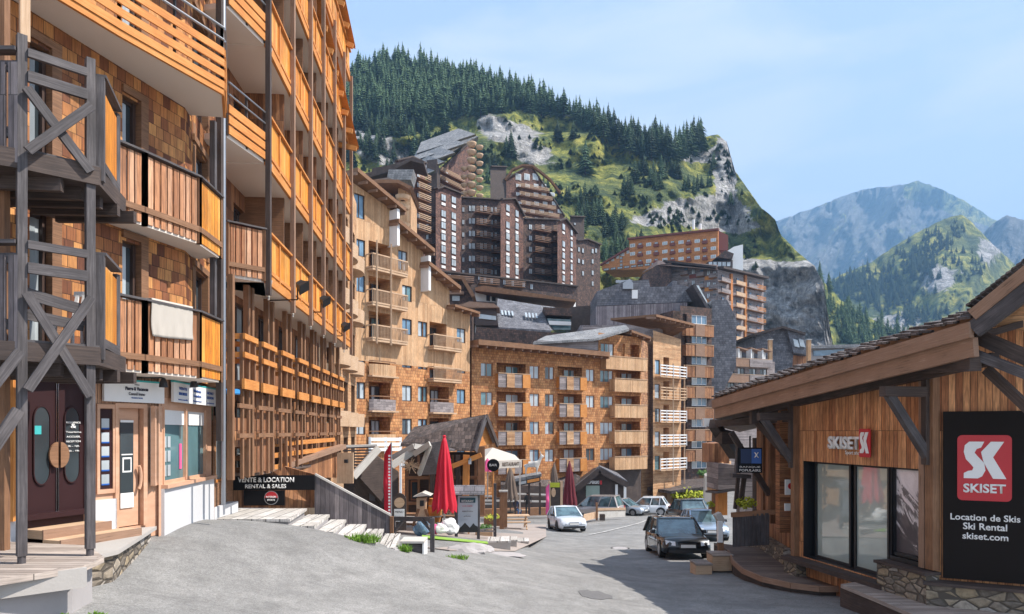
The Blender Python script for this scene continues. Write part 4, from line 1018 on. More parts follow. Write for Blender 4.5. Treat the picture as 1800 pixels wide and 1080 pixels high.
# ------------------------------------------------------------ deck, slab and steps
DK = thing('wooden_deck', 'low board deck on a concrete block under the timber balcony tower', 'deck', (-6.2, 8.4, -2.1))
mb = MB(); mb.prism([(-7.6, 6.6), (-5.62, 7.15), (-5.05, 8.02), (-5.15, 8.62), (-5.9, 9.5), (-7.6, 9.9)], -1.66, -1.59); mb.build('boards', M['deck'], DK)
mb = MB(); mb.prism([(-7.5, 6.9), (-5.75, 7.35), (-5.22, 8.1), (-5.35, 8.7), (-7.5, 9.6)], -2.5, -1.66); mb.build('plinth', M['concrete'], DK)
fd = Frame((-5.66, 7.42), (-5.04, 8.02)); mb = MB(); fd.box(mb, -.03, fd.L+.03, .0, .05, -1.83, -1.60); mb.build('fascia_board', M['stone_step'], DK)
fd = Frame((-7.6, 6.75), (-5.69, 7.42)); mb = MB(); mb.beam(fd.pt(0, .03, -1.68), fd.pt(fd.L, .03, -1.68), .06, .2); mb.build('fascia_board', M['timber_grey'], DK)
SL = thing('stone_slab', 'pale stone threshold slab in front of the peach door', 'step', (-6.2, 10.3, -2))
mb = MB(); mb.prism([(-6.9, 9.4), (-5.7, 9.3), (-5.62, 9.75), (-6.05, 11.2), (-6.35, 12.2), (-6.95, 11.6)], -1.76, -1.70); mb.build('top', M['stone_step'], SL)
mb = MB(); mb.prism([(-6.85, 9.45), (-5.76, 9.36), (-5.7, 9.75), (-6.12, 11.15), (-6.4, 12.1), (-6.95, 11.6)], -2.2, -1.76); mb.build('edge', M['stone'], SL)
for k, (dd, z) in enumerate(((.42, -1.46), (.78, -1.59))):
    st = thing('timber_step', ['upper sleeper step below the plum door', 'lower and wider sleeper step below the plum door'][k], 'step', s0.pt(mid, dd, z-.15), 0, 'sleeper steps to the plum door')
    mb = MB(); s0.box(mb, b0-.05, b1+.1+.25*k, .0 if k == 0 else .42, dd, z-.13, z); mb.build('tread', M['timber_pale'], st)
    mb = MB(); s0.box(mb, b0-.06, b1+.11+.25*k, dd, dd+.03, z-.14, z+.01); mb.build('nosing', M['timber_fascia'], st)
# neighbour shop (px 372-415) past the drain pipe
nb = Frame((-6.77, 15.5), (-7.15, 17.5))
n0, n1 = nb.s_at(376), nb.s_at(409)
NS = thing('glazed_shop', 'narrow glazed shop entrance with a black sign and red figure past the white base wall', 'shop', nb.pt(n0, 0, -2))
mb = MB(); nb.wall(mb, n0-.1, nb.L, -2.6, 1.1, [(n0+.15, n0+.15+.75*(nb.L-n0-.15), -1.2, .25, .12)], 0, 0, 0); mb.build('wall', [M['timber_brown']], NS)
wd = window(nb, n0+.15, n0+.15+.75*(nb.L-n0-.15), -1.2, .25, NS, 'timber_orange', 'glass_bright', d=-.08, bar=False)
mb = MB(); nb.box(mb, n0, nb.L, .0, .05, .35, .95); mb.build('sign_panel', M['blacksign'], NS)
mb = MB(); q = nb.pt((n0+nb.L)/2, .06, .65); mb.extrude([q+nb.t*.1*math.cos(t)+Vector((0, 0, .22*math.sin(t))) for t in [i*math.pi/8 for i in range(16)]], nb.n*.01); mb.build('emblem', M['logo_red'], NS)
put(NS, nb, n0+.25*(nb.L-n0), .6, .052, 'CITY', .35, M['white']); put(NS, nb, n0+.8*(nb.L-n0), .6, .052, 'SPORTS', .35, M['white'])
mb = MB(); q = nb.pt(n0+.1, .05, .85); mb.face([q, q+Vector((.5, .3, 0)), q+Vector((.4, .6, .25)), q+Vector((-.1, .3, .25))]); mb.face([q+Vector((-.1, .3, .27)), q+Vector((.4, .6, .27)), q+Vector((.5, .3, .02)), q+Vector((0, 0, .02))]); mb.build('awning', M['brightblue'], NS)
mb = MB(); mb.box((-7.5, 15.55, -2.3), (-6.78, 16.9, -1.74)); mb.build('white_step', M['render_white'], NS)
# ============================================================ generic flats block on a facade frame
def panes(f, a0, a1, z0, z1, parent, pane=None, d=-.14, frame='winframe', bars=1, fw=.07):
    mb = MB(); f.box(mb, a0, a0+fw, d, d+.06, z0, z1); f.box(mb, a1-fw, a1, d, d+.06, z0, z1); f.box(mb, a0+fw, a1-fw, d, d+.06, z0, z0+fw); f.box(mb, a0+fw, a1-fw, d, d+.06, z1-fw, z1)
    for k in range(bars): c = a0+(a1-a0)*(k+1)/(bars+1); f.box(mb, c-fw/2, c+fw/2, d, d+.05, z0+fw, z1-fw)
    w_ = mb.build('window', M[frame], parent)
    ks = pane or RR.choice(['glass', 'glass_blue', 'glass_bright', 'glass_teal', 'glass'])
    g = MB(); f.box(g, a0+fw*.5, a1-fw*.5, d-.03, d+.02, z0+fw*.5, z1-fw*.5); p_ = g.build('pane', M[ks], w_)
    if RR.random() < .75 and ks != 'glass_bright':          # drawn curtain
        g = MB(); L = (a1-a0)*RR.uniform(.22, .42); o = a0+fw if RR.random() < .5 else a1-fw-L
        f.box(g, o, o+L, d+.021, d+.028, z0+fw, z1-fw); g.build('curtain', M['glass_bright'], w_)
    return w_
RR = random.Random(5)
def rail_lattice(f, a0, a1, z, parent, d=.9, mat='timber_pale', h=1.05, n=None, x=False):
    mb = MB(); n = n or max(3, int((a1-a0)/.14))
    mb.beam(f.pt(a0, d, z+h), f.pt(a1, d, z+h), .07, .09); mb.beam(f.pt(a0, d, z+.08), f.pt(a1, d, z+.08), .06, .12)
    mb.beam(f.pt(a1, 0, z+h), f.pt(a1, d, z+h), .06, .08); mb.beam(f.pt(a1, 0, z+.08), f.pt(a1, d, z+.08), .06, .12)
    mb.beam(f.pt(a0, 0, z+h), f.pt(a0, d, z+h), .06, .08); mb.beam(f.pt(a0, 0, z+.08), f.pt(a0, d, z+.08), .06, .12)
    for i in range(n+1): a = a0+(a1-a0)*i/n; mb.beam(f.pt(a, d, z), f.pt(a, d, z+h), .05, .05)
    for i in range(1, 5): mb.beam(f.pt(a1, d*i/5, z), f.pt(a1, d*i/5, z+h), .05, .05)
    return mb.build('railing', M[mat], parent)
def balc_box(f, a0, a1, z, parent, d=.9, mats=('clad_pale',), h=1.1, slab='timber_pale', rail=True, n=1, round_=False):
    mb = MB(); f.box(mb, a0, a1, 0, d, z-.14, z-.02); b = mb.build('balcony', M[slab], parent)
    if round_:
        m1 = MB(); N = 10
        def q(t, r, zz): return f.pt(a0+(a1-a0)*t, d*(.35+.65*math.sin(math.pi*t)**.6)+r, zz)
        for i in range(N):
            t0, t1 = i/N, (i+1)/N
            m1.face([q(t0, 0, z-.16), q(t1, 0, z-.16), q(t1, 0, z+h*.72), q(t0, 0, z+h*.72)]); m1.face([q(t1, -.05, z-.1), q(t0, -.05, z-.1), q(t0, -.05, z+h*.72), q(t1, -.05, z+h*.72)])
            m1.face([q(t0, 0, z+h*.72), q(t1, 0, z+h*.72), q(t1, -.05, z+h*.72), q(t0, -.05, z+h*.72)]); m1.face([q(t1, 0, z-.16), q(t0, 0, z-.16), f.pt(a0+(a1-a0)*t0, 0, z-.16), f.pt(a0+(a1-a0)*t1, 0, z-.16)])
        m1.build('front', M[mats[0]], b)
        m1 = MB()
        for i in range(N): m1.beam(q(i/N, -.02, z+h*.92), q((i+1)/N, -.02, z+h*.92), .06, .08)
        m1.build('handrail', M['timber_brown'], b); return b
    for k in range(n):
        u0 = a0+(a1-a0)*k/n; u1 = a0+(a1-a0)*(k+1)/n; dd = d+.08*(k % 2)
        m1 = MB(); f.box(m1, u0+.01, u1-.01, dd, dd+.05, z-.2, z+h-.12); m1.build('front', M[mats[k % len(mats)]], b)
    m1 = MB(); f.box(m1, a1-.05, a1, 0, d, z-.2, z+h-.12); f.box(m1, a0, a0+.05, 0, d, z-.2, z+h-.12); m1.build('side', M[mats[-1]], b)
    if rail: m1 = MB(); m1.beam(f.pt(a0, d+.04, z+h-.06), f.pt(a1, d+.04, z+h-.06), .12, .06); m1.build('handrail', M['timber_pale'], b)
    return b
def roof_slab(f, a0, a1, za, zb, d_out, d_in, parent, th=.3, mat='timber_brown', top='roof_shingle', name='roof', rafters=True):
    """slab sloping along the facade from za at a0 to zb at a1, overhanging by d_out"""
    mb = MB(); c = [f.pt(a0, d_out, za), f.pt(a1, d_out, zb), f.pt(a1, -d_in, zb+.35), f.pt(a0, -d_in, za+.35)]
    u = Vector((0, 0, th)); lo = c; hi = [p+u for p in c]
    mb.face(lo[::-1], 0); mb.face(hi, 1)
    for i in range(4): j = (i+1) % 4; mb.face([lo[i], lo[j], hi[j], hi[i]], 0)
    r = mb.build(name, [M[mat], M[top]], parent)
    if rafters:
        m1 = MB(); n = max(3, int((a1-a0)/.9))
        for i in range(n+1):
            a = a0+(a1-a0)*i/n; z = za+(zb-za)*i/n-.12; m1.beam(f.pt(a, d_out-.1, z), f.pt(a, 0, z+.12), .12, .2)
        m1.build('rafters', M['timber_fascia'], r)
    return r
def body(f, a0, a1, d, z0, z1, parent, mat, name='body'):
    mb = MB(); f.box(mb, a0, a1, -d-.3, -1.6, z0, z1); mb.build(name, M[mat], parent)

# ------------------------------------------------------------ block with stepped roofs (620-826 px)
K1 = Frame((-12.6, 48.73), (-3.7, 60.0))
B1 = thing('apartment_block', 'sunlit pale wooden apartment block with roofs stepping down to the right', 'apartment block', (-8, 54, -6))
s = K1.s_at
def rows1(k): return .97+2.64*k
ops = []; wl = []; bl = []
segs = [(s(600), s(690), lambda a: 18.15-.27*(a-s(622))), (s(690), s(744), lambda a: 15.7-.3*(a-s(690))), (s(744), s(790), lambda a: 13.1-.3*(a-s(744))), (s(790), s(826), lambda a: 10.35)]
def ztop(a, seg=None): return 0
for (pa, pb, r0, r1, kind) in ((622.5, 642, 0, 6, 'w'), (648, 686, 0, 3, 'r'), (648, 686, 3, 6, 'l'), (707, 724, -1, 5, 'w'), (735, 751, -1, 4, 'w'), (755, 789, -1, 2, 'r'), (755, 785, 2, 4, 'l'), (803, 818, -1, 4, 'w')):
    a0, a1 = s(pa), s(pb)
    for k in range(r0, r1):
        zt = rows1(k)
        if kind == 'w': ops.append((a0, a1, zt-1.25, zt, .16)); wl.append((a0, a1, zt-1.25, zt))
        else: ops.append((a0, a1, zt-2.05, zt+.12, 1.3)); bl.append((a0, a1, zt-2.05, zt+.12, kind, k))
a0, a1 = s(622.5), s(641); ops.append((a0, a1, 15.7, 17.5, .16)); wl.append((a0, a1, 15.7, 17.5))
a0, a1 = s(702), s(718); ops.append((s(700), s(716), 11.55+1.1, 14.2, .16)); wl.append((s(700), s(716), 12.65, 14.2))
for i, (sa, sb, zf) in enumerate(segs):
    o_ = [(max(o[0], sa), min(o[1], sb))+o[2:] for o in ops if o[1] > sa and o[0] < sb and o[3] < zf(o[1])-.15]
    mb = MB(); K1.wall(mb, sa, sb, 5.2, zf, [o for o in o_ if o[2] >= 5.2], 0, 1, 1); mb.build('upper_wall', [M['clad_pale'], M['clad_h']], B1)
    mb = MB(); K1.wall(mb, sa, sb, -7, 5.2, [(o[0], o[1], o[2], min(5.2, o[3]), o[4]) for o in o_ if o[2] < 5.2], 0, 0, 0)
    mb.build('lower_wall', [M['shingle_mid'], M['clad_h']], B1)
    body(K1, sa+.02, sb-.02, 9, -7, zf(sb)-.3, B1, 'clad_pale')
for a0, a1, z0, z1 in wl: panes(K1, a0, a1, z0, z1, B1, 'glass_blue' if RR.random() < .4 else None)
for a0, a1, z0, z1, kind, k in bl:
    panes(K1, a0+(a1-a0)*.55, a1-.1, z0+.05, z1-.25, B1, d=-1.2)
    mb = MB(); K1.box(mb, a0+.1, a0+(a1-a0)*.5, -1.25, -.5, z0, z1-.5) if False else K1.box(mb, a0+.1, a0+(a1-a0)*.45, -1.28, -1.2, z0, z1-.2); mb.build('shutter', M['timber_brown'], B1)
    ext = .4 if kind == 'r' else .55*(a1-a0)
    if kind == 'r': balc_box(K1, a0-.1, a1+ext, z0, B1, .55, ('clad_greyh' if k % 2 else 'clad_pale',), 1.15, round_=True)
    else:
        b_ = MB(); K1.box(b_, a0-.2, a1+ext, 0, .7, z0-.16, z0-.02); bb = b_.build('balcony', M['timber_pale'], B1); rail_lattice(K1, a0-.2, a1+ext, z0, bb, .7)
for px in (651, 676): mb = MB(); a = s(px); mb.beam(K1.pt(a, .75, 6.5), K1.pt(a, .75, 14.2), .1, .1); mb.build('post', M['timber_pale'], B1)
for px in (687, 742): mb = MB(); a = s(px); zz = 17.2 if px < 700 else 14.3; K1.box(mb, a-.15, a+.1, -.2, .9, zz-3.0, zz-.2); mb.build('fin_wall', M['white'], B1)
for (pa, pb, za, zb) in ((612, 697, 18.6, 16.9), (684, 748, 15.9, 14.4), (738, 794, 13.3, 11.9)): roof_slab(K1, s(pa), s(pb), za, zb, 1.1, 6, B1, .3)
roof_slab(K1, s(785), s(829), 10.4, 10.2, 1.0, 6, B1, .2)
mb = MB(); a = s(731); K1.box(mb, a-.15, a+.15, .1, .5, -.5, .2); mb.build('wall_lamp', M['black'], B1)
# white terrace parapet at its foot
TP = thing('terrace_parapet', 'white slatted parapet at the foot of the pale stepped block', 'parapet', P(680, 780, 46))
mb = MB(); p, q = P(650, 770, 46), P(704, 770, 48.5)
for dz in (0, .35, .7): mb.beam(p+Vector((0, 0, dz-.8)), q+Vector((0, 0, dz-.8)), .08, .22)
for t in (0, .5, 1): c = p.lerp(q, t); mb.beam(c+Vector((0, .05, -6)), c+Vector((0, .05, .05)), .15, .15)
mb.build('rails', M['white'], TP)

# ------------------------------------------------------------ long shingled hotel (826-1140 px)
K2 = Frame((-3.6, 61.0), (8.6, 68.6)); s = K2.s_at
B2 = thing('apartment_block', 'long sunlit shingled hotel with four rows of windows and a flat dark overhanging roof', 'apartment block', (4, 66, -6))
rows2 = [6.18, 3.55, .90, -1.73]
cols2 = [(845, 866, 'w'), (873, 924, 'r'), (931, 948, 'w'), (958, 974, 'w'), (980, 1023, 'r'), (1030, 1045, 'w'), (1055, 1078, 'w2'), (1082, 1125, 'b')]
ops = []; wl = []; rl = []
for pa, pb, kd in cols2:
    a0, a1 = s(pa), s(pb)
    for k, zt in enumerate(rows2):
        if kd in ('w', 'w2'): ops.append((a0, a1, zt-1.25, zt, .15)); wl.append((a0, a1, zt-1.25, zt, kd))
        else: ops.append((a0, a1, zt-2.0, zt+.08, 1.2)); rl.append((a0, a1, zt-2.0, zt+.08, kd, k))
ops.append((s(1056), s(1079), 7.35, 8.9, .15)); wl.append((s(1056), s(1079), 7.35, 8.9, 'w2'))
ops.append((s(1092), s(1098), 6.9, 9.0, .15)); ops.append((s(1108), s(1124), 6.9, 9.0, 1.1))
mb = MB(); K2.wall(mb, s(829), s(1052), -8.5, 7.9, [o for o in ops if o[1] < s(1052)], 0, 0, 0); K2.wall(mb, s(1052), s(1127), -3.2, lambda a: 10.2-.02*a, [o for o in ops if o[0] > s(1052)], 0, 0, 0)
K2.wall(mb, s(1052), s(1127), -8.8, -3.2, [], 1); mb.build('wall', [M['shingle_mid'], M['timber_dark']], B2)
body(K2, s(829)+.05, s(1127)-.05, 9, -7, 7.6, B2, 'shingle_brick')
for a0, a1, z0, z1, kd in wl: panes(K2, a0, a1, z0, z1, B2, None, frame='winframe_wood', bars=1 if kd == 'w' else 2)
for a0, a1, z0, z1, kd, k in rl:
    panes(K2, a0+(a1-a0)*.5, a1-.15, z0+.05, z1-.15, B2, d=-1.12, frame='winframe_wood')
    if kd == 'r': balc_box(K2, a0-.15, a1+.15, z0, B2, .5, ('clad_greyh', 'clad_h', 'clad_greyh', 'timber_orange'), 1.15, n=4)
    else: balc_box(K2, s(1071), s(1127)+.1, z0, B2, .8, ('clad_pale',), 1.2)
balc_box(K2, s(1056), s(1127)+.1, 6.4, B2, .8, ('clad_pale',), 1.2)
roof_slab(K2, s(826), s(1054), 7.55, 7.35, 1.6, 8, B2, .45, 'timber_brown', 'roof_shingle')
# white-grey pitched roof piece
mb = MB(); pts = [P(937, 608, 66), P(1106, 583, 68), P(1140, 588, 70), P(1054, 603, 66.5)]
q = [P(937, 608, 66), P(1088, 580, 72), P(1138, 586, 72), P(1050, 601, 66)]
mb.extrude([P(937, 606, 65), P(1050, 599, 66), P(1106, 582, 67.5), P(1100, 575, 74), P(960, 594, 74)], (0, 0, .22)); mb.build('roof', M['shingle_silver'], B2)
mb = MB(); f3 = Frame((P(940, 0, 66).x, 65.6), (P(1052, 0, 66).x, 66.5)); f3.box(mb, 0, f3.L, -.2, 0, 7.9, 8.7); mb.build('parapet', M['clad_greyh'], B2)
roof_slab(K2, s(1100), s(1134), 10.1, 9.6, .9, 7, B2, .25)
# side face turning the corner (1127-1147) and the annex with white balconies (1147-1195)
K3 = Frame((K2.pt(s(1127), 0, 0).x, K2.pt(s(1127), 0, 0).y), (P(1148, 0, 77).x, 77)); mb = MB(); K3.wall(mb, 0, K3.L, -3.0, 9.6, [], 0); mb.build('wall', M['shingle_brick'], B2)
K4 = Frame((P(1148, 0, 74.5).x, 74.5), (P(1197, 0, 78).x, 78)); s = K4.s_at
B4 = thing('apartment_block', 'narrow pale annex with stacked white-railed balconies beside the long shingled hotel', 'apartment block', K4.pt(2, 0, -7))
rz = lambda py: K4.z_at(py, K4.L/2)
ops = []; wl = []
for py in (640, 682, 724, 764, 806):
    zt = rz(py-2); ops.append((s(1151), s(1160), zt-1.4, zt+.2, .15)); wl.append((s(1151), s(1160), zt-1.4, zt+.2)); ops.append((s(1166), s(1176), zt-1.2, zt+.6, .8))
mb = MB(); K4.wall(mb, 0, K4.L, -9, lambda a: rz(585)-.1*a, ops, 0, 1, 1); mb.build('wall', [M['clad_h'], M['clad_h']], B4); body(K4, .05, K4.L-.05, 6, -8, rz(592), B4, 'clad_h')
for a in wl: panes(K4, *a, B4, bars=0)
for py in (664, 702, 742, 784, 825):
    z = rz(py)
    mb = MB(); K4.box(mb, s(1151), s(1195), 0, .8, z-.1, z); b = mb.build('balcony', M['timber_pale'], B4)
    mb = MB()
    for dz in (.2, .55, .9, 1.2): mb.beam(K4.pt(s(1150), .8, z+dz), K4.pt(s(1196), .8, z+dz), .06, .12)
    for px in (1150, 1161, 1173, 1184, 1196): mb.beam(K4.pt(s(px), .84, z), K4.pt(s(px), .84, z+1.3), .08, .08)
    mb.build('railing', M['white'] if py in (784, 742, 664, 825) else M['timber_pale'], b)
for px in (1174, 1194): mb = MB(); mb.beam(K4.pt(s(px), .7, -6), K4.pt(s(px), .7, rz(640)), .14, .14); mb.build('post', M['timber_pale'], B4)
roof_slab(K4, -1.2, K4.L+.8, rz(566), rz(570), 1.3, 5, B4, .25)

# ------------------------------------------------------------ dark brown tower with bright windows (1195-1250) and its grey roofs
K5 = Frame((P(1196, 0, 86).x, 86), (P(1251, 0, 88).x, 88)); s = K5.s_at; rz = lambda py: K5.z_at(py, K5.L/2)
B5 = thing('apartment_block', 'slim brown tower with a column of bright blue windows right of the long shingled hotel', 'apartment block', K5.pt(2, 0, -8))
ops = []; wl = []
for py in (554, 588, 625, 661, 698, 735, 772, 808):
    ops.append((s(1216), s(1243), rz(py+16), rz(py), .15)); wl.append((s(1216), s(1243), rz(py+16), rz(py))); ops.append((s(1200), s(1207), rz(py+20), rz(py), .3))
mb = MB(); K5.wall(mb, 0, K5.L, -8, rz(540), ops, 0, 0, 0); mb.build('wall', [M['shingle_dark']], B5); body(K5, .05, K5.L-.05, 9, -9, rz(545), B5, 'shingle_dark')
for a in wl: panes(K5, *a, B5, 'glass_blue', frame='white', bars=2, fw=.09)
for k, py in enumerate((572, 607, 644, 680, 717, 755, 790)):
    balc_box(K5, s(1199), s(1248), rz(py+18)+.0, B5, .7, ('clad_v', 'timber_fascia', 'clad_v'), 1.35, n=3)
def solid(name, pts, Y, depth, mat, parent, dirx=0.0, top=None):
    """upright slab: outline given at depth Y, thickness `depth` away from the viewer"""
    mb = MB(); mb.extrude([P(x, y, Y) for x, y in pts], Vector((dirx, depth, 0)), 0, 0 if top is None else 1); return mb.build(name, [M[mat]]+([M[top]] if top else []), parent)
B6 = thing('grey_block', 'grey-clad block with a boarded long upper wall and a slanting glazed end roof', 'apartment block', P(1150, 800, 92))
solid('lower_boarding', [(1020, 572), (1020, 760), (1140, 760), (1200, 690), (1208, 578), (1208, 532), (1048, 539), (1048, 572)], 90, 7, 'clad_grey', B6)
solid('upper_shingles', [(1050, 538), (1209, 531), (1228, 530), (1222, 505), (1190, 501), (1190, 494), (1182, 494), (1182, 503), (1143, 505), (1140, 492), (1100, 494), (1050, 512)], 91.5, 8, 'shingle_grey', B6)
solid('roof', [(1217, 501), (1246, 549), (1252, 552), (1250, 546), (1222, 498)], 88, 9, 'timber_grey', B6)
mb = MB(); mb.face([P(1219, 502, 89), P(1236, 530, 88), P(1247, 546, 88), P(1243, 530, 94), P(1228, 502, 96)]); mb.build('roof_window', M['glass_bright'], B6)
solid('door', [(1111, 510), (1121, 510), (1121, 525), (1111, 525)], 91.3, .3, 'white', B6)
solid('roof', [(1158, 563), (1168, 557), (1200, 570), (1208, 577), (1190, 576)], 80, 8, 'timber_brown', B6)
solid('slanted_wall', [(1252, 527), (1278, 527), (1291, 553), (1299, 572), (1294, 573), (1294, 645), (1270, 690), (1270, 850), (1250, 850), (1250, 552)], 90, 9, 'shingle_grey', B6)
solid('parapet', [(1024, 573), (1158, 570), (1165, 575), (1165, 600), (1085, 600), (1024, 582)], 84, 5, 'clad_greyh', B6)
solid('rooftop_hut', [(1095, 498), (1107, 490), (1113, 498), (1113, 508), (1095, 508)], 91, 2, 'steel', B6)

# blocks between the dark tower and the street roof (1250-1430 px)
B7 = thing('apartment_block', 'low block with white arched dormers on its top floor behind the ski shop roof', 'apartment block', P(1310, 760, 100))
K7 = Frame((P(1268, 0, 100).x, 100), (P(1362, 0, 104).x, 104)); s = K7.s_at; rz = lambda py: K7.z_at(py, K7.L/2); ops = []; wl = []
for px in (1285, 1303, 1323, 1342):
    for py in (648, 674): ops.append((s(px-6), s(px+6), rz(py+11), rz(py), .15)); wl.append((s(px-6), s(px+6), rz(py+11), rz(py)))
mb = MB(); K7.wall(mb, 0, K7.L, -6, rz(634), ops, 0, 0, 0); mb.build('wall', [M['clad_greyh']], B7); body(K7, .1, K7.L-.1, 10, -9, rz(640), B7, 'clad_greyh')
for a in wl: panes(K7, *a, B7, 'glass')
for py in (640, 668): balc_box(K7, s(1270), s(1350), rz(py+4), B7, .8, ('timber_fascia', 'clad_greyh'), 1.1, n=2)
for px in (1278, 1300, 1322, 1342):
    mb = MB(); K7.box(mb, s(px-7), s(px-5), -.4, .6, rz(634), rz(612)); K7.box(mb, s(px-5), s(px+7), -.5, -.4, rz(634), rz(612)); mb.build('dormer_wall', M['white'], B7)
    mb = MB(); mb.extrude([K7.pt(s(px-9), .8, rz(612)), K7.pt(s(px+9), .8, rz(616)), K7.pt(s(px+9), .8, rz(618)), K7.pt(s(px-9), .8, rz(614))], K7.n*-3); mb.build('roof', M['timber_fascia'], B7)
B8 = thing('grey_block', 'dark grey shingled house with a slanted glazed dormer at the foot of the cliff', 'house', P(1370, 720, 112))
solid('wall', [(1328, 590), (1330, 585), (1375, 575), (1383, 578), (1395, 618), (1393, 640), (1393, 720), (1328, 720)], 112, 12, 'shingle_grey', B8, 0)
solid('slanted_roof', [(1383, 578), (1412, 588), (1422, 625), (1395, 620)], 111, 10, 'shingle_grey', B8); solid('eaves', [(1326, 586), (1376, 573), (1416, 585), (1416, 589), (1376, 577), (1326, 590)], 110.5, 12, 'timber_dark', B8)
for k in range(2): solid('roof_window', [(1394+10*k, 596), (1402+10*k, 598), (1406+10*k, 611), (1397+10*k, 609)], 110.6, .4, 'glass_bright', B8)
solid('wall', [(1393, 624), (1424, 628), (1424, 700), (1393, 700)], 112.5, 8, 'clad_v', B8)
for k, px in enumerate((1355, 1423)):
    ch_ = thing('chimney_post', ['slim pale chimney left of the glazed dormer house', 'slim pale chimney right of the glazed dormer house'][k], 'chimney', P(px, 700, 106)); mb = MB(); a = P(px-3, 640, 106); b = P(px+3, 598, 106); mb.box((a.x, 106, -5), (b.x, 106.6, b.z)); mb.build('shaft', M['clad_pale'], ch_); mb = MB(); mb.box((a.x-.1, 105.9, b.z), (b.x+.1, 106.7, b.z+.15)); mb.build('cap', M['timber_white'], ch_)
B9 = thing('flat_roof_building', 'low grey flat-roofed building beyond the ski shop roof below the cliff', 'building', P(1470, 700, 125))
solid('wall', [(1425, 612), (1530, 606), (1530, 700), (1425, 700)], 126, 14, 'concrete', B9); solid('roof', [(1422, 608), (1535, 604), (1535, 610), (1422, 613)], 124.5, 17, 'shingle_silver', B9)
solid('window', [(1430, 617), (1520, 612), (1520, 622), (1430, 626)], 125.8, .3, 'glass_blue', B9)

# ------------------------------------------------------------ buildings between (780-1050 px, 480-620)
BA = thing('hall_roof', 'big dark shingled roof with rows of small bright skylights below the dark towers', 'hall', P(900, 700, 100))
solid('roof', [(830, 606), (838, 575), (960, 584), (1050, 590), (1050, 640), (830, 640)], 92, 9, 'shingle_dark', BA)
mb = MB(); mb.face([P(868, 575, 98), P(968, 581, 98), P(950, 537, 106), P(875, 525, 106)]); mb.face([P(968, 581, 98), P(868, 575, 98), P(868, 640, 98), P(968, 640, 98)][::-1]); mb.face([P(950, 537, 106), P(968, 581, 98), P(985, 581, 106), P(975, 540, 112)]); mb.build('sloping_roof', M['shingle_grey'], BA)
for (x0, y0) in ((880, 547), (922, 551)):
    for k in range(4):
        mb = MB(); x = x0+6*k; c = lambda px, py: P(px, py, 98+8*(577-py)/48-.25); mb.extrude([c(x+2, y0+k*.4+8), c(x+5.2, y0+k*.4+8.4), c(x+3.6, y0+k*.4), c(x+.6, y0+k*.4)], (0, -.15, .1)); mb.build('skylight', M['glass_bright'], BA)
solid('dormer_wall', [(836, 541), (872, 541), (876, 572), (836, 572)], 96, 6, 'winframe', BA); solid('dormer_window', [(842, 552), (872, 556), (872, 563), (842, 560)], 95.8, .3, 'glass_bright', BA)
mb = MB(); mb.extrude([P(806, 537, 95), P(825, 530, 95), P(868, 534, 95), P(878, 541, 95), P(826, 541, 95)], (0, 6, .2)); mb.build('dormer_roof', M['timber_fascia'], BA)
solid('glazed_storey', [(962, 560), (1003, 562), (1003, 580), (966, 580)], 101, 6, 'glass_teal', BA)
solid('gallery_roof', [(955, 540), (1003, 543), (1006, 556), (960, 553)], 100, 7, 'shingle_dark', BA); solid('balcony', [(964, 564), (1004, 566), (1004, 572), (966, 571)], 99.6, .4, 'white', BA)
solid('end_wall', [(1003, 540), (1052, 536), (1052, 600), (1003, 600)], 103, 10, 'timber_dark', BA)
BB = thing('white_gallery', 'long low white-rendered gallery with small square windows at the foot of the dark towers', 'gallery', P(930, 560, 118))
mb = MB(); K = Frame((P(835, 0, 118).x, 118), (P(1012, 0, 132).x, 132)); ops = []; s = K.s_at
for px in (858, 868, 880, 894, 906, 921, 934, 952, 968, 985, 1000): ops.append((s(px-3.2), s(px+3.2), K.z_at(529+(px-850)*.055, s(px)), K.z_at(517+(px-850)*.075, s(px)), .3))
K.wall(mb, 0, K.L, 12, lambda a: K.z_at(510, 0)+(K.z_at(530, K.L)-K.z_at(510, 0))*a/K.L, ops, 0, 1, 1); mb.build('wall', [M['white'], M['winframe']], BB)
mb = MB(); K.box(mb, -.5, K.L, .2, 1.2, 16.5, 20.6) if False else None
solid('lower_wall', [(790, 530), (850, 530), (1010, 548), (1010, 570), (790, 570)], 117, 10, 'shingle_dark', BB)
solid('eaves', [(835, 506), (850, 502), (1012, 527), (1012, 531), (835, 511)], 116.5, 8, 'timber_brown', BB)
BC = thing('apartment_block', 'dark gabled house with balconies squeezed between the pale stepped block and the dark towers', 'house', P(810, 600, 112))
solid('wall', [(776, 500), (790, 488), (812, 490), (830, 520), (830, 620), (776, 620)], 112, 8, 'shingle_dark', BC)
solid('roof', [(770, 494), (782, 482), (815, 486), (835, 520), (829, 522), (811, 491), (790, 489), (774, 500)], 110.5, 10, 'timber_brown', BC)
for py in (500, 520, 545): solid('window', [(795, py), (808, py), (808, py+9), (795, py+9)], 111.8, .3, 'glass_bright', BC)
for py in (512, 535): solid('balcony', [(788, py), (815, py), (815, py+5), (788, py+5)], 110.8, 1.2, 'timber_fascia', BC)
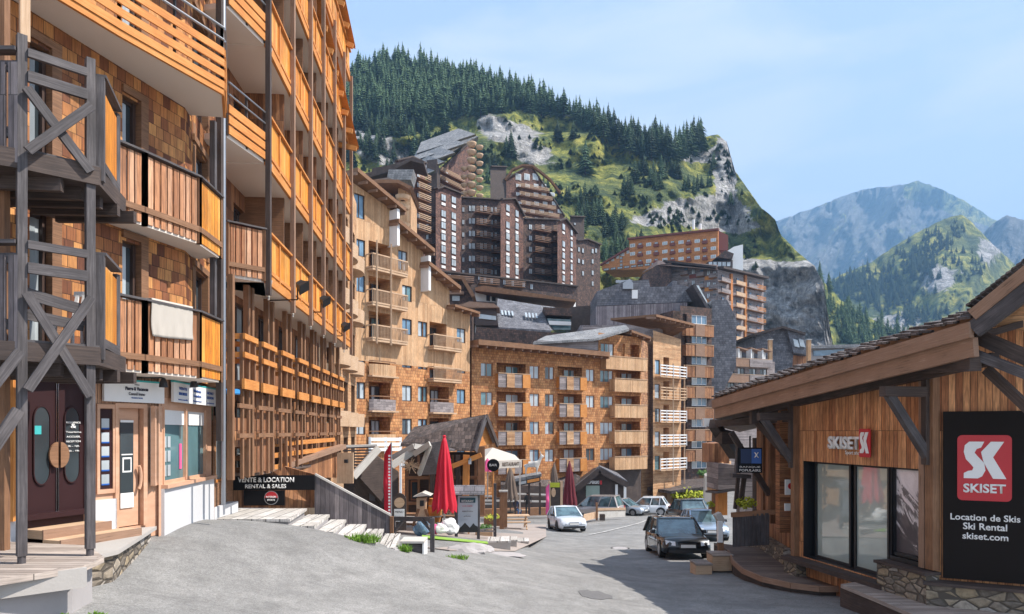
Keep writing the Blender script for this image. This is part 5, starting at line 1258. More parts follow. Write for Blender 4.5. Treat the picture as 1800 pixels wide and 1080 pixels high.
# ============================================================ the dark wooden towers on the slope
def fbox(f, a0, a1, d, z0, z1, mb, m=0): f.box(mb, a0, a1, -d, 0, z0, z1, m)
def winstrip(f, xs, ys, w, h, parent, white=True, pane='glass_bright', frame='winframe', spandrel=0, d=.0):
    """one column of windows given by photo px; each window its own part with a pane"""
    for py in ys:
        a = f.s_at(xs); c = f.z_at(py, a); k = FPX/(f.A.y+f.t.y*a)
        ww, hh = w/k, h/k
        mb = MB(); f.box(mb, a-ww/2, a+ww/2, d-.1, d+.12, c-hh, c); w_ = mb.build('window', M[frame], parent)
        mb = MB(); g = .14*ww
        f.box(mb, a-ww/2+g*.6, a-.05, d+.12, d+.16, c-hh+g*.5, c-g*.5); f.box(mb, a+.05, a+ww/2-g*.6, d+.12, d+.16, c-hh+g*.5, c-g*.5); mb.build('pane', M[pane], w_)
        if spandrel:
            mb = MB(); f.box(mb, a-ww/2*.8, a+ww/2*.8, d+.0, d+.14, c-hh-spandrel/k-.3, c-hh-.35); mb.build('spandrel_panel', M['white'], w_)
def fbalc(f, x0, x1, py, parent, d=1.2, mat='timber_fascia', h=1.0, open_=True):
    a0, a1 = f.s_at(x0), f.s_at(x1); z = f.z_at(py, (a0+a1)/2)
    mb = MB(); f.box(mb, a0, a1, 0, d, z-.12, z); b = mb.build('balcony', M['timber_brown'], parent)
    mb = MB()
    for dz in ((.35, .7, 1.05) if open_ else (.5,)): mb.beam(f.pt(a0, d, z+dz), f.pt(a1, d, z+dz), .08, .14 if open_ else .9)
    mb.build('railing', M[mat], parent=b)
DK_ = []
def tower(label, A, B, px0, px1, ytop0, ytop1, ybot, mat='shingle_dark', depth=12, cat='apartment tower', apex=None):
    f = Frame(A, B); a0, a1 = f.s_at(px0), f.s_at(px1); zb = f.z_at(ybot, (a0+a1)/2)-8
    r = thing('apartment_tower', label, cat, f.pt((a0+a1)/2, -1, zb), 0, 'dark wooden towers on the slope')
    pts = [f.pt(a0, 0, zb), f.pt(a1, 0, zb), f.pt(a1, 0, f.z_at(ytop1, a1))]
    if apex: a = f.s_at(apex[0]); pts.append(f.pt(a, 0, f.z_at(apex[1], a)))
    pts.append(f.pt(a0, 0, f.z_at(ytop0, a0)))
    mb = MB(); xc = (pts[0].x+pts[1].x)/2; mb.extrude(pts, Vector((xc/pts[0].y*depth, depth, 0))); mb.build('wall', M[mat], r)
    mb = MB(); tops = pts[2:]
    for i in range(len(tops)-1): mb.beam(tops[i]+f.n*.25+Vector((0, 0, .15)), tops[i+1]+f.n*.25+Vector((0, 0, .15)), .7, .3)
    mb.build('eaves', M['timber_dark'], r)
    return f, r
def PL(x0, Y0, x1, Y1): return ((x0-CX)/FPX*Y0, Y0), ((x1-CX)/FPX*Y1, Y1)
M['shingle_dbrown'] = tiles('dark_brown_shingle', .3, .25, [(0, (.10, .048, .038)), (.5, (.16, .075, .055)), (1, (.23, .115, .078))], groove=.03, weather=.5)
# front row left to right
f, r = tower('dark tower block with plain recessed flats at the left end of the front row', *PL(734, 146, 770, 142), 734, 766, 334, 333, 500)
winstrip(f, 742, [362, 387, 413, 438, 460, 480], 6, 9, r); winstrip(f, 752, [388, 413, 438, 460], 6, 9, r)
for py in (384, 409, 433, 456, 477): fbalc(f, 744, 766, py, r)
f, r = tower('brown tower block with two white-spandrelled window columns, leftmost of the three with them', *PL(766, 140, 812, 146), 766, 811, 334, 343, 478, 'shingle_dbrown', apex=(778, 330))
for x, y0 in ((779, 340), (797, 344)): winstrip(f, x, [y0+2]+[y0+30+20.6*k for k in range(5)], 12, 12, r, spandrel=5)
f, r = tower('dark block of small windows and stacked balconies between the first two white-striped towers', *PL(811, 148, 880, 152), 811, 880, 349, 353, 510)
for x in (826, 832, 846, 853): winstrip(f, x, [362+22*k for k in range(7)], 5, 10, r)
for x in (814, 864, 871): winstrip(f, x, [365+22*k for k in range(6)], 4, 8, r)
for k in range(7): fbalc(f, 834, 860, 376+21.5*k, r)
for k in range(5): fbalc(f, 864, 880, 380+22*k, r)
f, r = tower('dark grey-brown tower with a pointed top and two white-spandrelled window columns, middle of the three', *PL(880, 145, 921, 152), 880, 920, 352, 382, 490, 'shingle_dbrown', apex=(903, 351))
winstrip(f, 892, [360]+[390+20*k for k in range(5)], 11, 12, r, spandrel=5); winstrip(f, 908, [370]+[392+20*k for k in range(5)], 10, 12, r, spandrel=5)
f, r = tower('dark green-brown block with slatted balconies between the last two white-striped towers', *PL(920, 155, 982, 160), 920, 981, 386, 388, 508)
for x in (932, 954): winstrip(f, x, [395+19.5*k for k in range(6)], 7, 9, r)
for k in range(6): fbalc(f, 936, 964, 408+19*k, r)
for k in range(5): fbalc(f, 968, 981, 408+19*k, r)
f, r = tower('dark tower with a stepped pointed top and two narrow white-striped columns, rightmost of the three', *PL(980, 150, 1015, 158), 980, 1013, 390, 412, 520, 'shingle_dbrown', apex=(992, 386))
winstrip(f, 990, [394]+[424+20*k for k in range(5)], 10, 11, r, spandrel=4); winstrip(f, 1004, [404]+[424+20*k for k in range(5)], 8, 11, r, spandrel=4)
f, r = tower('dark lower tower with few small windows at the right end of the front row', *PL(1012, 162, 1056, 168), 1012, 1055, 424, 432, 515, apex=(1030, 422))
for x, ys in ((1024, (437, 457, 477)), (1041, (438, 456, 476, 495)), (1047, (437,)), (1017, (435, 455))): winstrip(f, x, ys, 5, 8, r)
# lower storey strip under the front row
f, r = tower('dark strip of low flats with scattered small windows under the tall dark towers', *PL(760, 138, 1015, 150), 766, 1015, 478, 505, 535, mat='shingle_dark', depth=6, cat='flats')
for x, y in ((842, 484), (852, 488), (864, 490), (886, 492), (901, 494), (920, 497), (934, 500), (790, 482), (806, 484)): winstrip(f, x, [y], 5, 9, r)
for k in range(3): fbalc(f, 795+45*k, 830+45*k, 497+4*k, r)
# tower with round white balconies
f, r = tower('stepped tower with long slanting silver roofs and stacked round white balconies', *PL(745, 182, 850, 205), 752, 830, 318, 246, 400, 'shingle_dbrown', 16)
mb = MB()
for k in range(5):
    y = 248+16*k; x = 842-18*k
    a = P(x-6, y-12, 190-4*k); b = P(732+ (-8)*k, y+22-(k*2), 196-4*k); c = P(740-8*k, y+2, 204-4*k); d = P(x-36, y-22, 200-4*k)
    mb.extrude([a, d, c, b], (0, 2.5, .5))
mb.build('roof', M['shingle_silver'], r)
mb = MB(); mb.extrude([P(754, 248, 206), P(822, 232, 206), P(840, 240, 204), P(742, 300, 200), P(728, 280, 204)], (0, 3, .2)); mb.build('roof', M['shingle_silver'], r)
for x, n, y0, sz in ((829, 9, 252, 8.5), (843, 8, 258, 6.5), (816, 6, 296, 6)):
    for k in range(n):
        c = P(x, y0+14.2*k, 186); R_ = sz*186/FPX; mb = MB(); mb.lathe(c, [(R_*.25, -R_*.95), (R_*.7, -R_*.75), (R_*1.0, -R_*.15), (R_*1.02, .1), (R_*.9, .1)], 16); mb.build('rounded_balcony', M['timber_pale'], r, smooth=True)
for k in range(6): fbalc(f, 768, 812, 312+15*k, r, mat='timber_pale')
for k in range(5): winstrip(f, 785, [302+15*k], 7, 6, r)
solid('wall', [(750, 282), (768, 280), (768, 335), (750, 335)], 178, 8, 'timber_dark', r)
# building with curved gable top at 865-990
f, r = tower('brown house with an arched gable and many rows of white-framed windows above the front row', *PL(885, 205, 992, 215), 885, 992, 318, 382, 395, 'shingle_dbrown', 14, apex=(932, 291))
mb = MB(); pts = [(888, 318), (900, 300), (918, 292), (936, 293), (950, 303), (968, 318), (985, 340)]
for (x0, y0), (x1, y1) in zip(pts, pts[1:]): mb.beam(P(x0, y0, 204), P(x1, y1, 204), 1.6, .5)
mb.build('roof', M['timber_brown'], r)
for k, (y, xs) in enumerate(((307, (911, 926, 941)), (325, (911, 927, 942, 956)), (340, (911, 927, 942, 956, 971)), (356, (913, 928, 943, 958, 974)), (370, (920, 936, 952, 968, 984)), (384, (928, 944, 960, 976)))):
    for x in xs: winstrip(f, x, [y-1], 9 if k else 11, 6 if k else 11, r, frame='white')
    if k: fbalc(f, 906+2*k, 956+6*k, y+10, r, mat='timber_pale')
f, r = tower('plain dark plum wall tower left of the arched gable house', *PL(862, 200, 888, 204), 862, 890, 294, 295, 360, 'timber_dark', 8)
f, r = tower('short plum block with one lit window above the right-hand dark towers', *PL(1002, 178, 1027, 180), 1002, 1027, 382, 383, 430, 'timber_dark', 8); winstrip(f, 1010, [392], 4, 4, r)
# cluster left of the first tower
f, r = tower('grey-roofed house with round white balconies behind the pale stepped block', *PL(652, 92, 700, 96), 650, 702, 322, 326, 420, 'clad_grey', 8, apex=(676, 318))
for x, ys in ((708, (345, 362, 394)),):
    for y in ys: c = P(x, y, 90); mb = MB(); mb.lathe(c, [(.3, -.6), (.8, -.45), (1.0, 0), (.9, 0)], 12); mb.build('rounded_balcony', M['timber_pale'], r)
solid('wall', [(700, 326), (722, 330), (722, 440), (700, 440)], 93, 6, 'clad_pale', r); solid('eaves', [(650, 316), (700, 316), (724, 328), (720, 333), (700, 322), (650, 322)], 91, 8, 'timber_brown', r)
f, r = tower('brown turret with railed balconies beside the grey-roofed house', *PL(690, 125, 748, 132), 695, 748, 284, 290, 420, 'shingle_dbrown', 10, apex=(722, 278))
for k in range(6): fbalc(f, 728, 750, 318+18*k, r, mat='timber_pale'); winstrip(f, 735, [304+18*k], 8, 8, r)
solid('roof', [(683, 298), (727, 298), (722, 316), (680, 316)], 118, 4, 'shingle_silver', r)
solid('roof', [(655, 296), (700, 287), (725, 276), (745, 283), (745, 289), (722, 283), (690, 300), (650, 312)], 121, 6, 'timber_dark', r)
solid('wall', [(640, 305), (700, 292), (700, 330), (640, 330)], 124, 6, 'shingle_dark', r)

# ------------------------------------------------------------ orange hotel on the shoulder and the block below it
M['orange_clad'] = tiles('orange_cladding', 3, .3, [(0, (.46, .17, .05)), (1, (.58, .24, .08))], grain='u', weather=.2)
M['redbrown'] = plain('red_brown_panel', (.20, .06, .045), .8)
K = Frame(*PL(1060, 255, 1262, 235)); s = K.s_at
HO = thing('hotel', 'orange and red-brown hotel with white-framed windows high on the shoulder under the cliff', 'hotel', K.pt(20, 0, 45))
def hz_(px, y): return K.z_at(y, s(px))
mb = MB(); pts = [(1058, 475), (1058, 466), (1068, 456), (1106, 436), (1106, 422), (1180, 414), (1220, 408), (1262, 405), (1262, 470)]
mb.extrude([K.pt(s(x), 0, hz_(x, y)) for x, y in pts], K.n*-14); mb.build('wall', M['orange_clad'], HO)
for r_ in range(3):
    for k in range(11):
        px = 1108+14.2*k; y = 431+14.5*r_-(px-1108)*.068
        if k % 2 == 0:
            a = s(px+5); winstrip(K, px+4, [y-2], 9, 6, HO, frame='white')
        else:
            mb = MB(); K.box(mb, s(px-1), s(px+8), 0, .8, hz_(px, y+7), hz_(px, y+2)); mb.build('balcony', M['redbrown'], HO); winstrip(K, px+3, [y-2], 6, 5, HO)
for k in range(5): winstrip(K, 1068+9*k, [459-4.5*k], 5, 5, HO, frame='white')
for k in range(4): winstrip(K, 1092, [446+6*k], 5, 4, HO)
for k in range(9): winstrip(K, 1066+12*k, [472-1.4*k], 10, 4, HO)
mb = MB(); mb.beam(K.pt(s(1104), .3, hz_(1104, 421)), K.pt(s(1264), .3, hz_(1264, 404)), 1.5, .6); mb.beam(K.pt(s(1056), .3, hz_(1056, 467)), K.pt(s(1106), .3, hz_(1106, 437)), 1.5, .6); mb.build('eaves', M['redbrown'], HO)
solid('side_wall', [(1262, 405), (1280, 414), (1280, 440), (1262, 440)], 236, 12, 'redbrown', HO)
for k, x in enumerate((1219, 1231)): mb = MB(); c = P(x, 404, 240); mb.tube(c, c+Vector((0, 0, 3.4 if k == 0 else 2)), .5, n=8); mb.build('chimney', M['white'], HO)
SW = thing('white_gable_building', 'white-walled building with a slanting top beside the orange hotel', 'building', P(1295, 475, 215))
solid('wall', [(1273, 445), (1290, 434), (1306, 430), (1306, 478), (1288, 478), (1288, 458)], 215, 9, 'white', SW); solid('roof', [(1260, 452), (1275, 440), (1290, 446), (1287, 456)], 213, 9, 'shingle_dark', SW)
solid('glazed_wall', [(1245, 460), (1286, 458), (1286, 474), (1245, 474)], 214, 9, 'winframe', SW)
for k in range(5): solid('window', [(1246+8*k, 461), (1252+8*k, 461), (1252+8*k, 468), (1246+8*k, 468)], 213.8, .3, 'glass_bright', SW)
# block 1130-1342, two facades bending right
LBk = thing('apartment_block', 'weathered apartment block with a dark rim roof and staggered balconies below the orange hotel', 'apartment block', P(1240, 600, 165))
Ka = Frame(*PL(1188, 168, 1262, 162)); Kb = Frame((Ka.pt(Ka.s_at(1262), 0, 0).x, Ka.pt(Ka.s_at(1262), 0, 0).y), ((1342-CX)/FPX*178, 178))
for K, x0, x1, y0, y1 in ((Ka, 1170, 1262, 463, 474), (Kb, 1262, 1342, 474, 492)):
    mb = MB(); mb.extrude([K.pt(K.s_at(x0), 0, K.z_at(640, K.s_at(x0))), K.pt(K.s_at(x1), 0, K.z_at(640, K.s_at(x1))), K.pt(K.s_at(x1), 0, K.z_at(y1, K.s_at(x1))), K.pt(K.s_at(x0), 0, K.z_at(y0, K.s_at(x0)))], K.n*-10); mb.build('wall', M['clad_greyh'], LBk)
    mb = MB(); mb.beam(K.pt(K.s_at(x0), .5, K.z_at(y0, K.s_at(x0))+.3), K.pt(K.s_at(x1), .5, K.z_at(y1, K.s_at(x1))+.3), 2.0, .5); mb.build('eaves', M['timber_dark'], LBk)
for r_ in range(5):
    for k, px in enumerate((1206, 1219, 1234, 1246, 1256)):
        y = 472+20*r_+(px-1206)*.1
        if px > 1228 and r_ > 3: continue
        winstrip(Ka, px, [y], 6, 9, LBk, pane=RR.choice(['glass', 'glass_bright', 'glass_blue']))
        if k in (0, 2, 4): fbalc(Ka, px-8, px+5, y+12, LBk, .9, 'clad_greyh', open_=False)
        else:
            a = Ka.s_at(px); c = Ka.z_at(y+14, a); mb = MB(); Ka.box(mb, a-1, a+1, 0, .15, c-.3, c+.6); mb.build('spandrel_panel', M['timber_orange' if k == 3 else 'redbrown'], LBk)
for r_ in range(6):
    for k, px in enumerate((1270, 1296, 1318, 1332)):
        y = 484+19.5*r_+(px-1270)*.22; winstrip(Kb, px, [y], 8, 8, LBk, pane=RR.choice(['glass', 'glass_blue', 'glass']))
        fbalc(Kb, px-8, px+8, y+13, LBk, 1.0, ['clad_greyh', 'timber_pale', 'clad_greyh', 'timber_orange'][k], open_=k == 3)
for px in (1284, 1309): a = Kb.s_at(px); mb = MB(); Kb.box(mb, a-.5, a+.5, 0, .4, Kb.z_at(610, a), Kb.z_at(482, a)); mb.build('corner_board', M['orange_clad'], LBk)
solid('side_wall', [(1130, 482), (1155, 466), (1180, 462), (1180, 520), (1130, 520)], 166, 6, 'shingle_dark', LBk)
mb = MB(); mb.face([P(1128, 480, 166), P(1156, 466, 166), P(1262, 474, 160), P(1262, 466, 176), P(1156, 458, 180)]); mb.build('roof', M['shingle_dark'], LBk)
# retaining ground under the towers: dark slope pieces
FL_ = thing('chairlift_pylon', 'small grey lift pylon with a green cabin standing in front of the orange hotel', 'pylon', P(1095, 500, 130))
c = P(1097, 512, 130); mb = MB(); mb.tube(c+Vector((0, 0, -6)), c+Vector((0, 0, 1.8)), .35, .25); mb.build('mast', M['steel'], FL_); mb = MB(); mb.beam(c+Vector((-1.6, 0, 1.8)), c+Vector((1.6, 0, 1.8)), .4, .5); mb.build('crossarm', M['steel'], FL_)
mb = MB(); mb.box(c+Vector((-.5, -.5, .1)), c+Vector((.5, .5, 1.3))); mb.build('cabin', M['leaf_green'], FL_)
# ============================================================ ski rental shop on the right
SK = thing('ski_shop', 'ski rental shop with board cladding, heavy timber eaves and a rubble stone base', 'shop', (9.5, 16, -4))
V1 = (7.72, 17.25); V0 = (7.18, 20.1)
g1 = Frame((V0[0], V0[1]), (8.42, 13.55), flip=False); s = g1.s_at
if g1.n.x > 0: g1.n = -g1.n
g2 = Frame((8.42, 13.55), (12.4, 11.58)); s2_ = g2.s_at
if g2.n.y > 0: g2.n = -g2.n
zg = lambda f, px, py: f.z_at(py, f.s_at(px))
a_l, a_r = s(1412), s(1633)
zt = zg(g1, 1434, 812); zb = -3.27; zs3 = zg(g1, 1600, 984)
aw = s(1567)
mb = MB(); g1.wall(mb, s(1396), g1.L, -4.2, lambda a: .78+.95*a/g1.L, [(a_l, aw, zb, zt, .35), (aw, a_r, zs3, zt, .35)], 0, 1, 1); mb.build('wall', [M['clad_shop'], M['black']], SK)
mb = MB(); g2.wall(mb, 0, g2.L, -4.2, lambda a: 1.72+.22*a, [], 0); mb.build('wall', M['clad_shop'], SK)
mb = MB(); mb.prism([(8.5, 19.2), (9.3, 14.3), (12.8, 12.9), (14, 14), (12, 21), (8.5, 21)], -4.4, .8); mb.build('core', M['timber_dark'], SK)
# sliding doors and window picture
gd = .28
for k, (x0, x1) in enumerate(((1436, 1499), (1505, 1567))):
    u0, u1 = g1.s_at(x0, -gd), g1.s_at(x1, -gd); mb = MB()
    for (p, q) in ((u0, u0+.06), (u1-.06, u1)): g1.box(mb, p, q, -gd, -gd+.06, zb, zt)
    g1.box(mb, u0+.06, u1-.06, -gd, -gd+.05, zb, zb+.07); g1.box(mb, u0+.06, u1-.06, -gd, -gd+.05, zt-.06, zt); d_ = mb.build('sliding_door', M['black'], SK)
    mb = MB(); g1.box(mb, u0+.05, u1-.05, -gd-.01, -gd+.02, zb+.06, zt-.05); mb.build('pane', glassy('shop_door_glass', (.40, .47, .44), .03, .15, 2.2), d_)
u0, u1 = g1.s_at(1576, -.12), g1.s_at(1630, -.12)
pm = NT('mountain_photo'); U, V = pm.uv(); nn = pm.noise(pm.comb(pm.math('MULTIPLY', U, .9), pm.math('ADD', V, pm.math('MULTIPLY', U, .8))), 2.2, 9, .62, 1.2)
hgt = pm.math('ADD', pm.math('MULTIPLY', nn, 1.3), pm.math('ADD', pm.math('MULTIPLY', V, .36), .45))
pm.fin(pm.ramp(hgt, [(.24, (.08, .065, .07)), (.38, (.16, .135, .135)), (.42, (.78, .72, .72)), (.50, (.13, .11, .11)), (.58, (.20, .17, .17)), (.62, (.70, .62, .62)), (.80, (.85, .76, .76))]), .4)
mb = MB(); g1.box(mb, u0, u1, -.16, -.12, zs3+.08, zt-.04); w3 = mb.build('window_picture', pm.mat, SK)
mb = MB(); g1.box(mb, u0-.09, u0, -.16, -.05, zs3, zt); g1.box(mb, u1, u1+.06, -.16, -.05, zs3, zt); g1.box(mb, u0, u1, -.16, -.05, zs3, zs3+.08); g1.box(mb, u0, u1, -.16, -.05, zt-.04, zt); mb.build('window_frame', M['black'], SK)
mb = MB(); g1.box(mb, u0, u1+.05, -.05, .05, zs3-.1, zs3); mb.build('sill', M['black'], SK)
for q_ in ((g1, aw-.05, g1.L+.1, .02, .32, -4.4, zs3-.16), (g1, s(1396), a_l+.15, .02, .3, -4.4, -3.42), (g2, -.2, g2.L, .02, .34, -4.4, -3.0)): mb = MB(); q_[0].box(mb, *q_[1:]); mb.build('stone_base', M['stone'], SK)
mb = MB(); g1.box(mb, aw-.08, g1.L+.12, .0, .38, zs3-.16, zs3-.1); g1.box(mb, s(1394), aw+.1, .0, .36, -3.42, -3.30); g2.box(mb, -.25, g2.L, .0, .40, -3.0, -2.94); mb.build('coping', M['timber_dark'], SK)
# posts of the facade
for a, w_, mt in ((s(1402), .16, 'timber_brown'), (g1.L-.22, .14, 'timber_fascia'), (g1.L-.02, .2, 'timber_brown')):
    mb = MB(); mb.beam(g1.pt(a, .07, -3.3 if a < 3.5 else -2.75), g1.pt(a, .07, 1.2), w_, .16, up=(g1.n.x, g1.n.y, 0)); mb.build('post', M[mt], SK)
# ---- eaves: straight roof edge C1 -> C2, gable verge C2 -> C3
C1 = P(1256, 712, 21.4); C2 = P(1712, 582, 11.6); C3 = P(1860, 470, 10.6)
e = (C2-C1); en = Vector((-e.y, e.x, 0)).normalized(); en = en if en.x < 0 else -en
def along(t, d=0, z=0): return C1+e*t+en*d+Vector((0, 0, z))
mb = MB(); mb.beam(along(0, .05, .02), along(1, .05, .02), .09, .27); mb.build('fascia', M['timber_fascia'], SK)
mb = MB(); mb.beam(along(0, -.04, -.27), along(1, -.04, -.27), .1, .33); mb.build('fascia', M['timber_fascia'], SK)
mb = MB(); g_ = C3-C2; mb.beam(C2+Vector((0, 0, .02)), C3+Vector((0, 0, .02)), .1, .3); mb.build('barge_board', M['timber_grey'], SK)
mb = MB(); mb.beam(C2+Vector((0, 0, .26)), C3+Vector((0, 0, .30)), .16, .2); mb.build('barge_board', M['timber_fascia'], SK)
# roof body under the shingles
back = Vector((6.5, 5.2, 2.6)); R1, R2, R3 = C1+Vector((0, 0, .12)), C2+Vector((0, 0, .14)), C3+Vector((0, 0, .14))
mb = MB(); T = Vector((0, 0, .14)); A_, B_, Cc, D_ = R1, R2, R3+Vector((3, -1.2, .5)), R1+Vector((7.5, 2.0, .6))
mb.face([A_, D_, Cc, B_], 0); mb.face([A_+T, B_+T, Cc+T, D_+T], 1)
for p, q in ((A_, B_), (B_, Cc), (Cc, D_), (D_, A_)): mb.face([p, q, q+T, p+T], 0)
rf = mb.build('roof', [M['timber_brown'], M['roof_shingle']], SK)
RZ = random.Random(3); mb = MB()
for k in range(5):                       # overlapping shingle courses seen from their edge
    n = 34
    for i in range(n):
        t0, t1 = i/n, (i+1)/n; L = .28+RZ.random()*.05; ro = Vector((.7, .28, .17+.03*k)); o = .10-.0*k
        p = along(t0+.0008, .10+RZ.uniform(-.05, .06)-.13*k, .24+.062*k+RZ.uniform(-.02, .03)); q = p+e*(t1-t0-.002)
        up = Vector((0, 0, .045)); d = -en*.34+Vector((0, 0, .06)); q = q+Vector((0, 0, -.05))
        mb.hexa([p, q, q+d, p+d, p+up, q+up, q+d+up, p+d+up])
for i in range(16):
    t0 = i/16; p = C2+(C3-C2)*t0+Vector((-.14, .0, .42)); q = C2+(C3-C2)*(t0+1/16.5)+Vector((-.14, 0, .40)); d = Vector((.8, .9, .1)); up = Vector((0, 0, .035)); mb.hexa([p, q, q+d, p+d, p+up, q+up, q+d+up, p+d+up])
mb.build('shingles', M['roof_shingle'], rf)
# tie beams, brackets and purlins
def bracket(px, tz, out=1.15, len_=1.3):
    a = g1.s_at(px); z = tz
    r = MB(); r.beam(g1.pt(a, -.1, z), g1.pt(a, out, z), .17, .2); r.build('bracket_beam', M['timber_dark'], SK)
    r = MB(); r.beam(g1.pt(a, .12, z-len_), g1.pt(a, out-.15, z-.06), .14, .16); r.build('brace', M['timber_grey'], SK)
    r = MB(); r.beam(g1.pt(a, .12, z-len_-.15), g1.pt(a, .12, z+.3), .17, .17); r.build('post', M['timber_dark'], SK)
bracket(1640, .78, 1.15, 1.3); bracket(1400, .38, 1.1, 1.2)
mb = MB(); mb.beam(along(.02, -.6, -.36), along(.98, -.6, -.42), .18, .2); mb.build('purlin', M['timber_dark'], SK)
mb = MB()
for i in range(12): p = along(i/12+.03, -.1, -.1); mb.beam(p, p-en*1.6+Vector((0, 0, .45)), .08, .12)
mb.build('rafter', M['timber_dark'], SK)
mb = MB(); mb.beam(P(1706, 620, 11.9), P(1830, 668, 11.0), .16, .16); mb.build('tie_beam', M['timber_grey'], SK)
mb = MB(); mb.beam(P(1715, 590, 12.0), P(1830, 640, 11.2), .2, .24); mb.build('tie_beam', M['timber_dark'], SK)
mb = MB(); mb.beam(P(1735, 650, 12.1), P(1830, 740, 11.3), .13, .15); mb.build('brace', M['timber_dark'], SK)
mb = MB(); mb.beam(C2+Vector((.1, .1, -.55)), C2+Vector((.15, 1.9, -.45)), .2, .24); mb.build('purlin_end', M['timber_dark'], SK)
mb = MB(); q0 = P(1722, 585, 12.4); mb.extrude([P(1724, 580, 12.6), P(1830, 500, 12.2), P(1830, 590, 12.2), P(1770, 572, 12.4)], (0.05, .1, 0)); mb.build('gable_boards', M['clad_h'], SK)
# poster panel
p0, p1 = g2.s_at(1657), g2.s_at(1830)
PN = thing('poster_panel', 'dark advertising panel with a big red and white logo on the ski shop', 'sign', g2.pt((p0+p1)/2, .1, -2.9))
mb = MB(); g2.box(mb, p0, p1, .04, .12, g2.z_at(1014, p0), g2.z_at(724, p0)); mb.build('panel', M['blackmat'], PN)
def rbox(f, a0, a1, z0, z1, d, th, rad, mat, parent, name):
    pts = []
    for cx, cz, t0 in ((a1-rad, z1-rad, 0), (a0+rad, z1-rad, 90), (a0+rad, z0+rad, 180), (a1-rad, z0+rad, 270)):
        for i in range(7): t = math.radians(t0+15*i); pts.append(f.pt(cx+rad*math.cos(t), d, cz+rad*math.sin(t)))
    mb = MB(); mb.extrude(pts, f.n*th); return mb.build(name, mat, parent)
def logo(f, a0, a1, z0, z1, d, parent, word=True):
    rbox(f, a0, a1, z0, z1, d, .02, (a1-a0)*.1, M['logo_red'], parent, 'logo_square'); d2 = d+.022
    W_, H_ = a1-a0, z1-z0; zlo = .34 if word else .14; zhi = .9 if word else .88
    def q(u, v): return f.pt(a0+W_*u, d2, z0+H_*(zlo+(zhi-zlo)*v))
    S = [(.12, .72), (.14, .9), (.22, 1), (.50, 1), (.44, .84), (.36, .80), (.32, .70), (.38, .60), (.50, .42), (.52, .22), (.46, .06), (.38, .0), (.12, .0), (.12, .14), (.20, .2), (.28, .22), (.30, .30), (.24, .40), (.16, .52)]
    Kk = [(.44, .72), (.62, 1), (.86, 1), (.66, .58), (.90, 0), (.66, 0), (.54, .30), (.48, .48)]
    for sh, nm in ((S, 'logo_stroke'), (Kk, 'logo_stroke')):
        mb = MB(); mb.extrude([q(u, v) for u, v in sh], f.n*.012); mb.build(nm, M['white'], parent)
    if word: text('lettering', 'SKISET', W_*.78, f.pt(a0+W_*.5, d2, z0+H_*.12), f.t, f.n, M['white'], parent, height=H_*.14, bold=.03, align='CENTER')
# g2.t points right? reading direction must run left to right in view
l0, l1 = g2.s_at(1681), g2.s_at(1776)
logo(g2, l0, l1, g2.z_at(878, l0), g2.z_at(765, l0), .12, PN)
for tx, x0, x1, y, h in (('Location de Skis', 1669, 1791, 915, 14), ('Ski Rental', 1691, 1768, 931, 12), ('skiset.com', 1690, 1770, 948, 12)):
    u0, u1 = g2.s_at(x0), g2.s_at(x1); um = (u0+u1)/2; text('lettering', tx, u1-u0, g2.pt(um, .122, g2.z_at(y, um)), g2.t, g2.n, M['white'], PN, bold=.02, align='CENTER')
# facade sign
u0, u1, u2, u3 = s(1461), s(1517), s(1518), s(1538)
SG = thing('ski_shop_sign', 'raised white shop name with a tall red square logo over the glass doors', 'sign', g1.pt((u0+u3)/2, .1, zg(g1, 1490, 790)))
td = g1.t
text('lettering', 'SKISET', u1-u0, g1.pt(u0, .06, zg(g1, 1461, 789)), td, g1.n, M['white'], SG, height=(789-767)/FPX*g1.pt(u0, 0, 0).y, bold=.035, ext=.04, proud=0)
text('lettering', 'Sport shop', (u1-u0)*.5, g1.pt(u0+(u1-u0)*.5, .03, zg(g1, 1490, 801)), td, g1.n, M['white'], SG, bold=.01)
logo(g1, u2, u3, zg(g1, 1528, 804), zg(g1, 1528, 754), .1, SG, False)
# ---- covered passage left of the shop (1240-1400 px)
PS = thing('covered_passage', 'covered timber walkway with boarded walls beside the ski shop', 'walkway', P(1330, 975, 20))
mb = MB(); gp_ = Frame((P(1396, 0, 19.2).x, 19.2), (P(1330, 0, 23.5).x, 23.5))
zw = P(1360, 920, 21).z
gp_.n = gp_.n if gp_.n.x < 0 else -gp_.n
mb.extrude([gp_.pt(0, 0, -3.6), gp_.pt(gp_.L, 0, -3.6), gp_.pt(gp_.L, 0, .5), gp_.pt(0, 0, .7)], gp_.n*-.3); mb.build('wall', M['clad_v'], PS)
mb = MB(); gp_.box(mb, 0, gp_.L, .02, .3, -4.3, -3.35); mb.build('stone_base', M['stone'], PS)
def post(px, y0, y1, Y, w_, mat='timber_brown', name='post', parent=PS):
    a = P(px, y0, Y); b = P(px, y1, Y); mb = MB(); mb.beam(a, b, w_, w_); mb.build(name, M[mat], parent)
post(1376, 935, 720, 19.5, .3, 'clad_v'); post(1358, 920, 745, 21, .2); post(1345, 915, 750, 22.5, .22); post(1268, 905, 840, 26, .35, 'timber_orange'); post(1330, 900, 770, 24, .22, 'timber_dark')
for a_, b_, w_ in (((1285, 760, 21), (1352, 870, 21), .16), ((1325, 735, 20), (1400, 820, 19), .16), ((1262, 745, 22), (1400, 735, 19), .2), ((1325, 720, 19.5), (1325, 745, 19.5), .2), ((1255, 745, 22), (1290, 800, 24), .3), ((1262, 765, 23), (1280, 770, 22), .4)):
    mb = MB(); mb.beam(P(*a_), P(*b_), w_, w_); mb.build('brace', M['timber_dark'], PS)
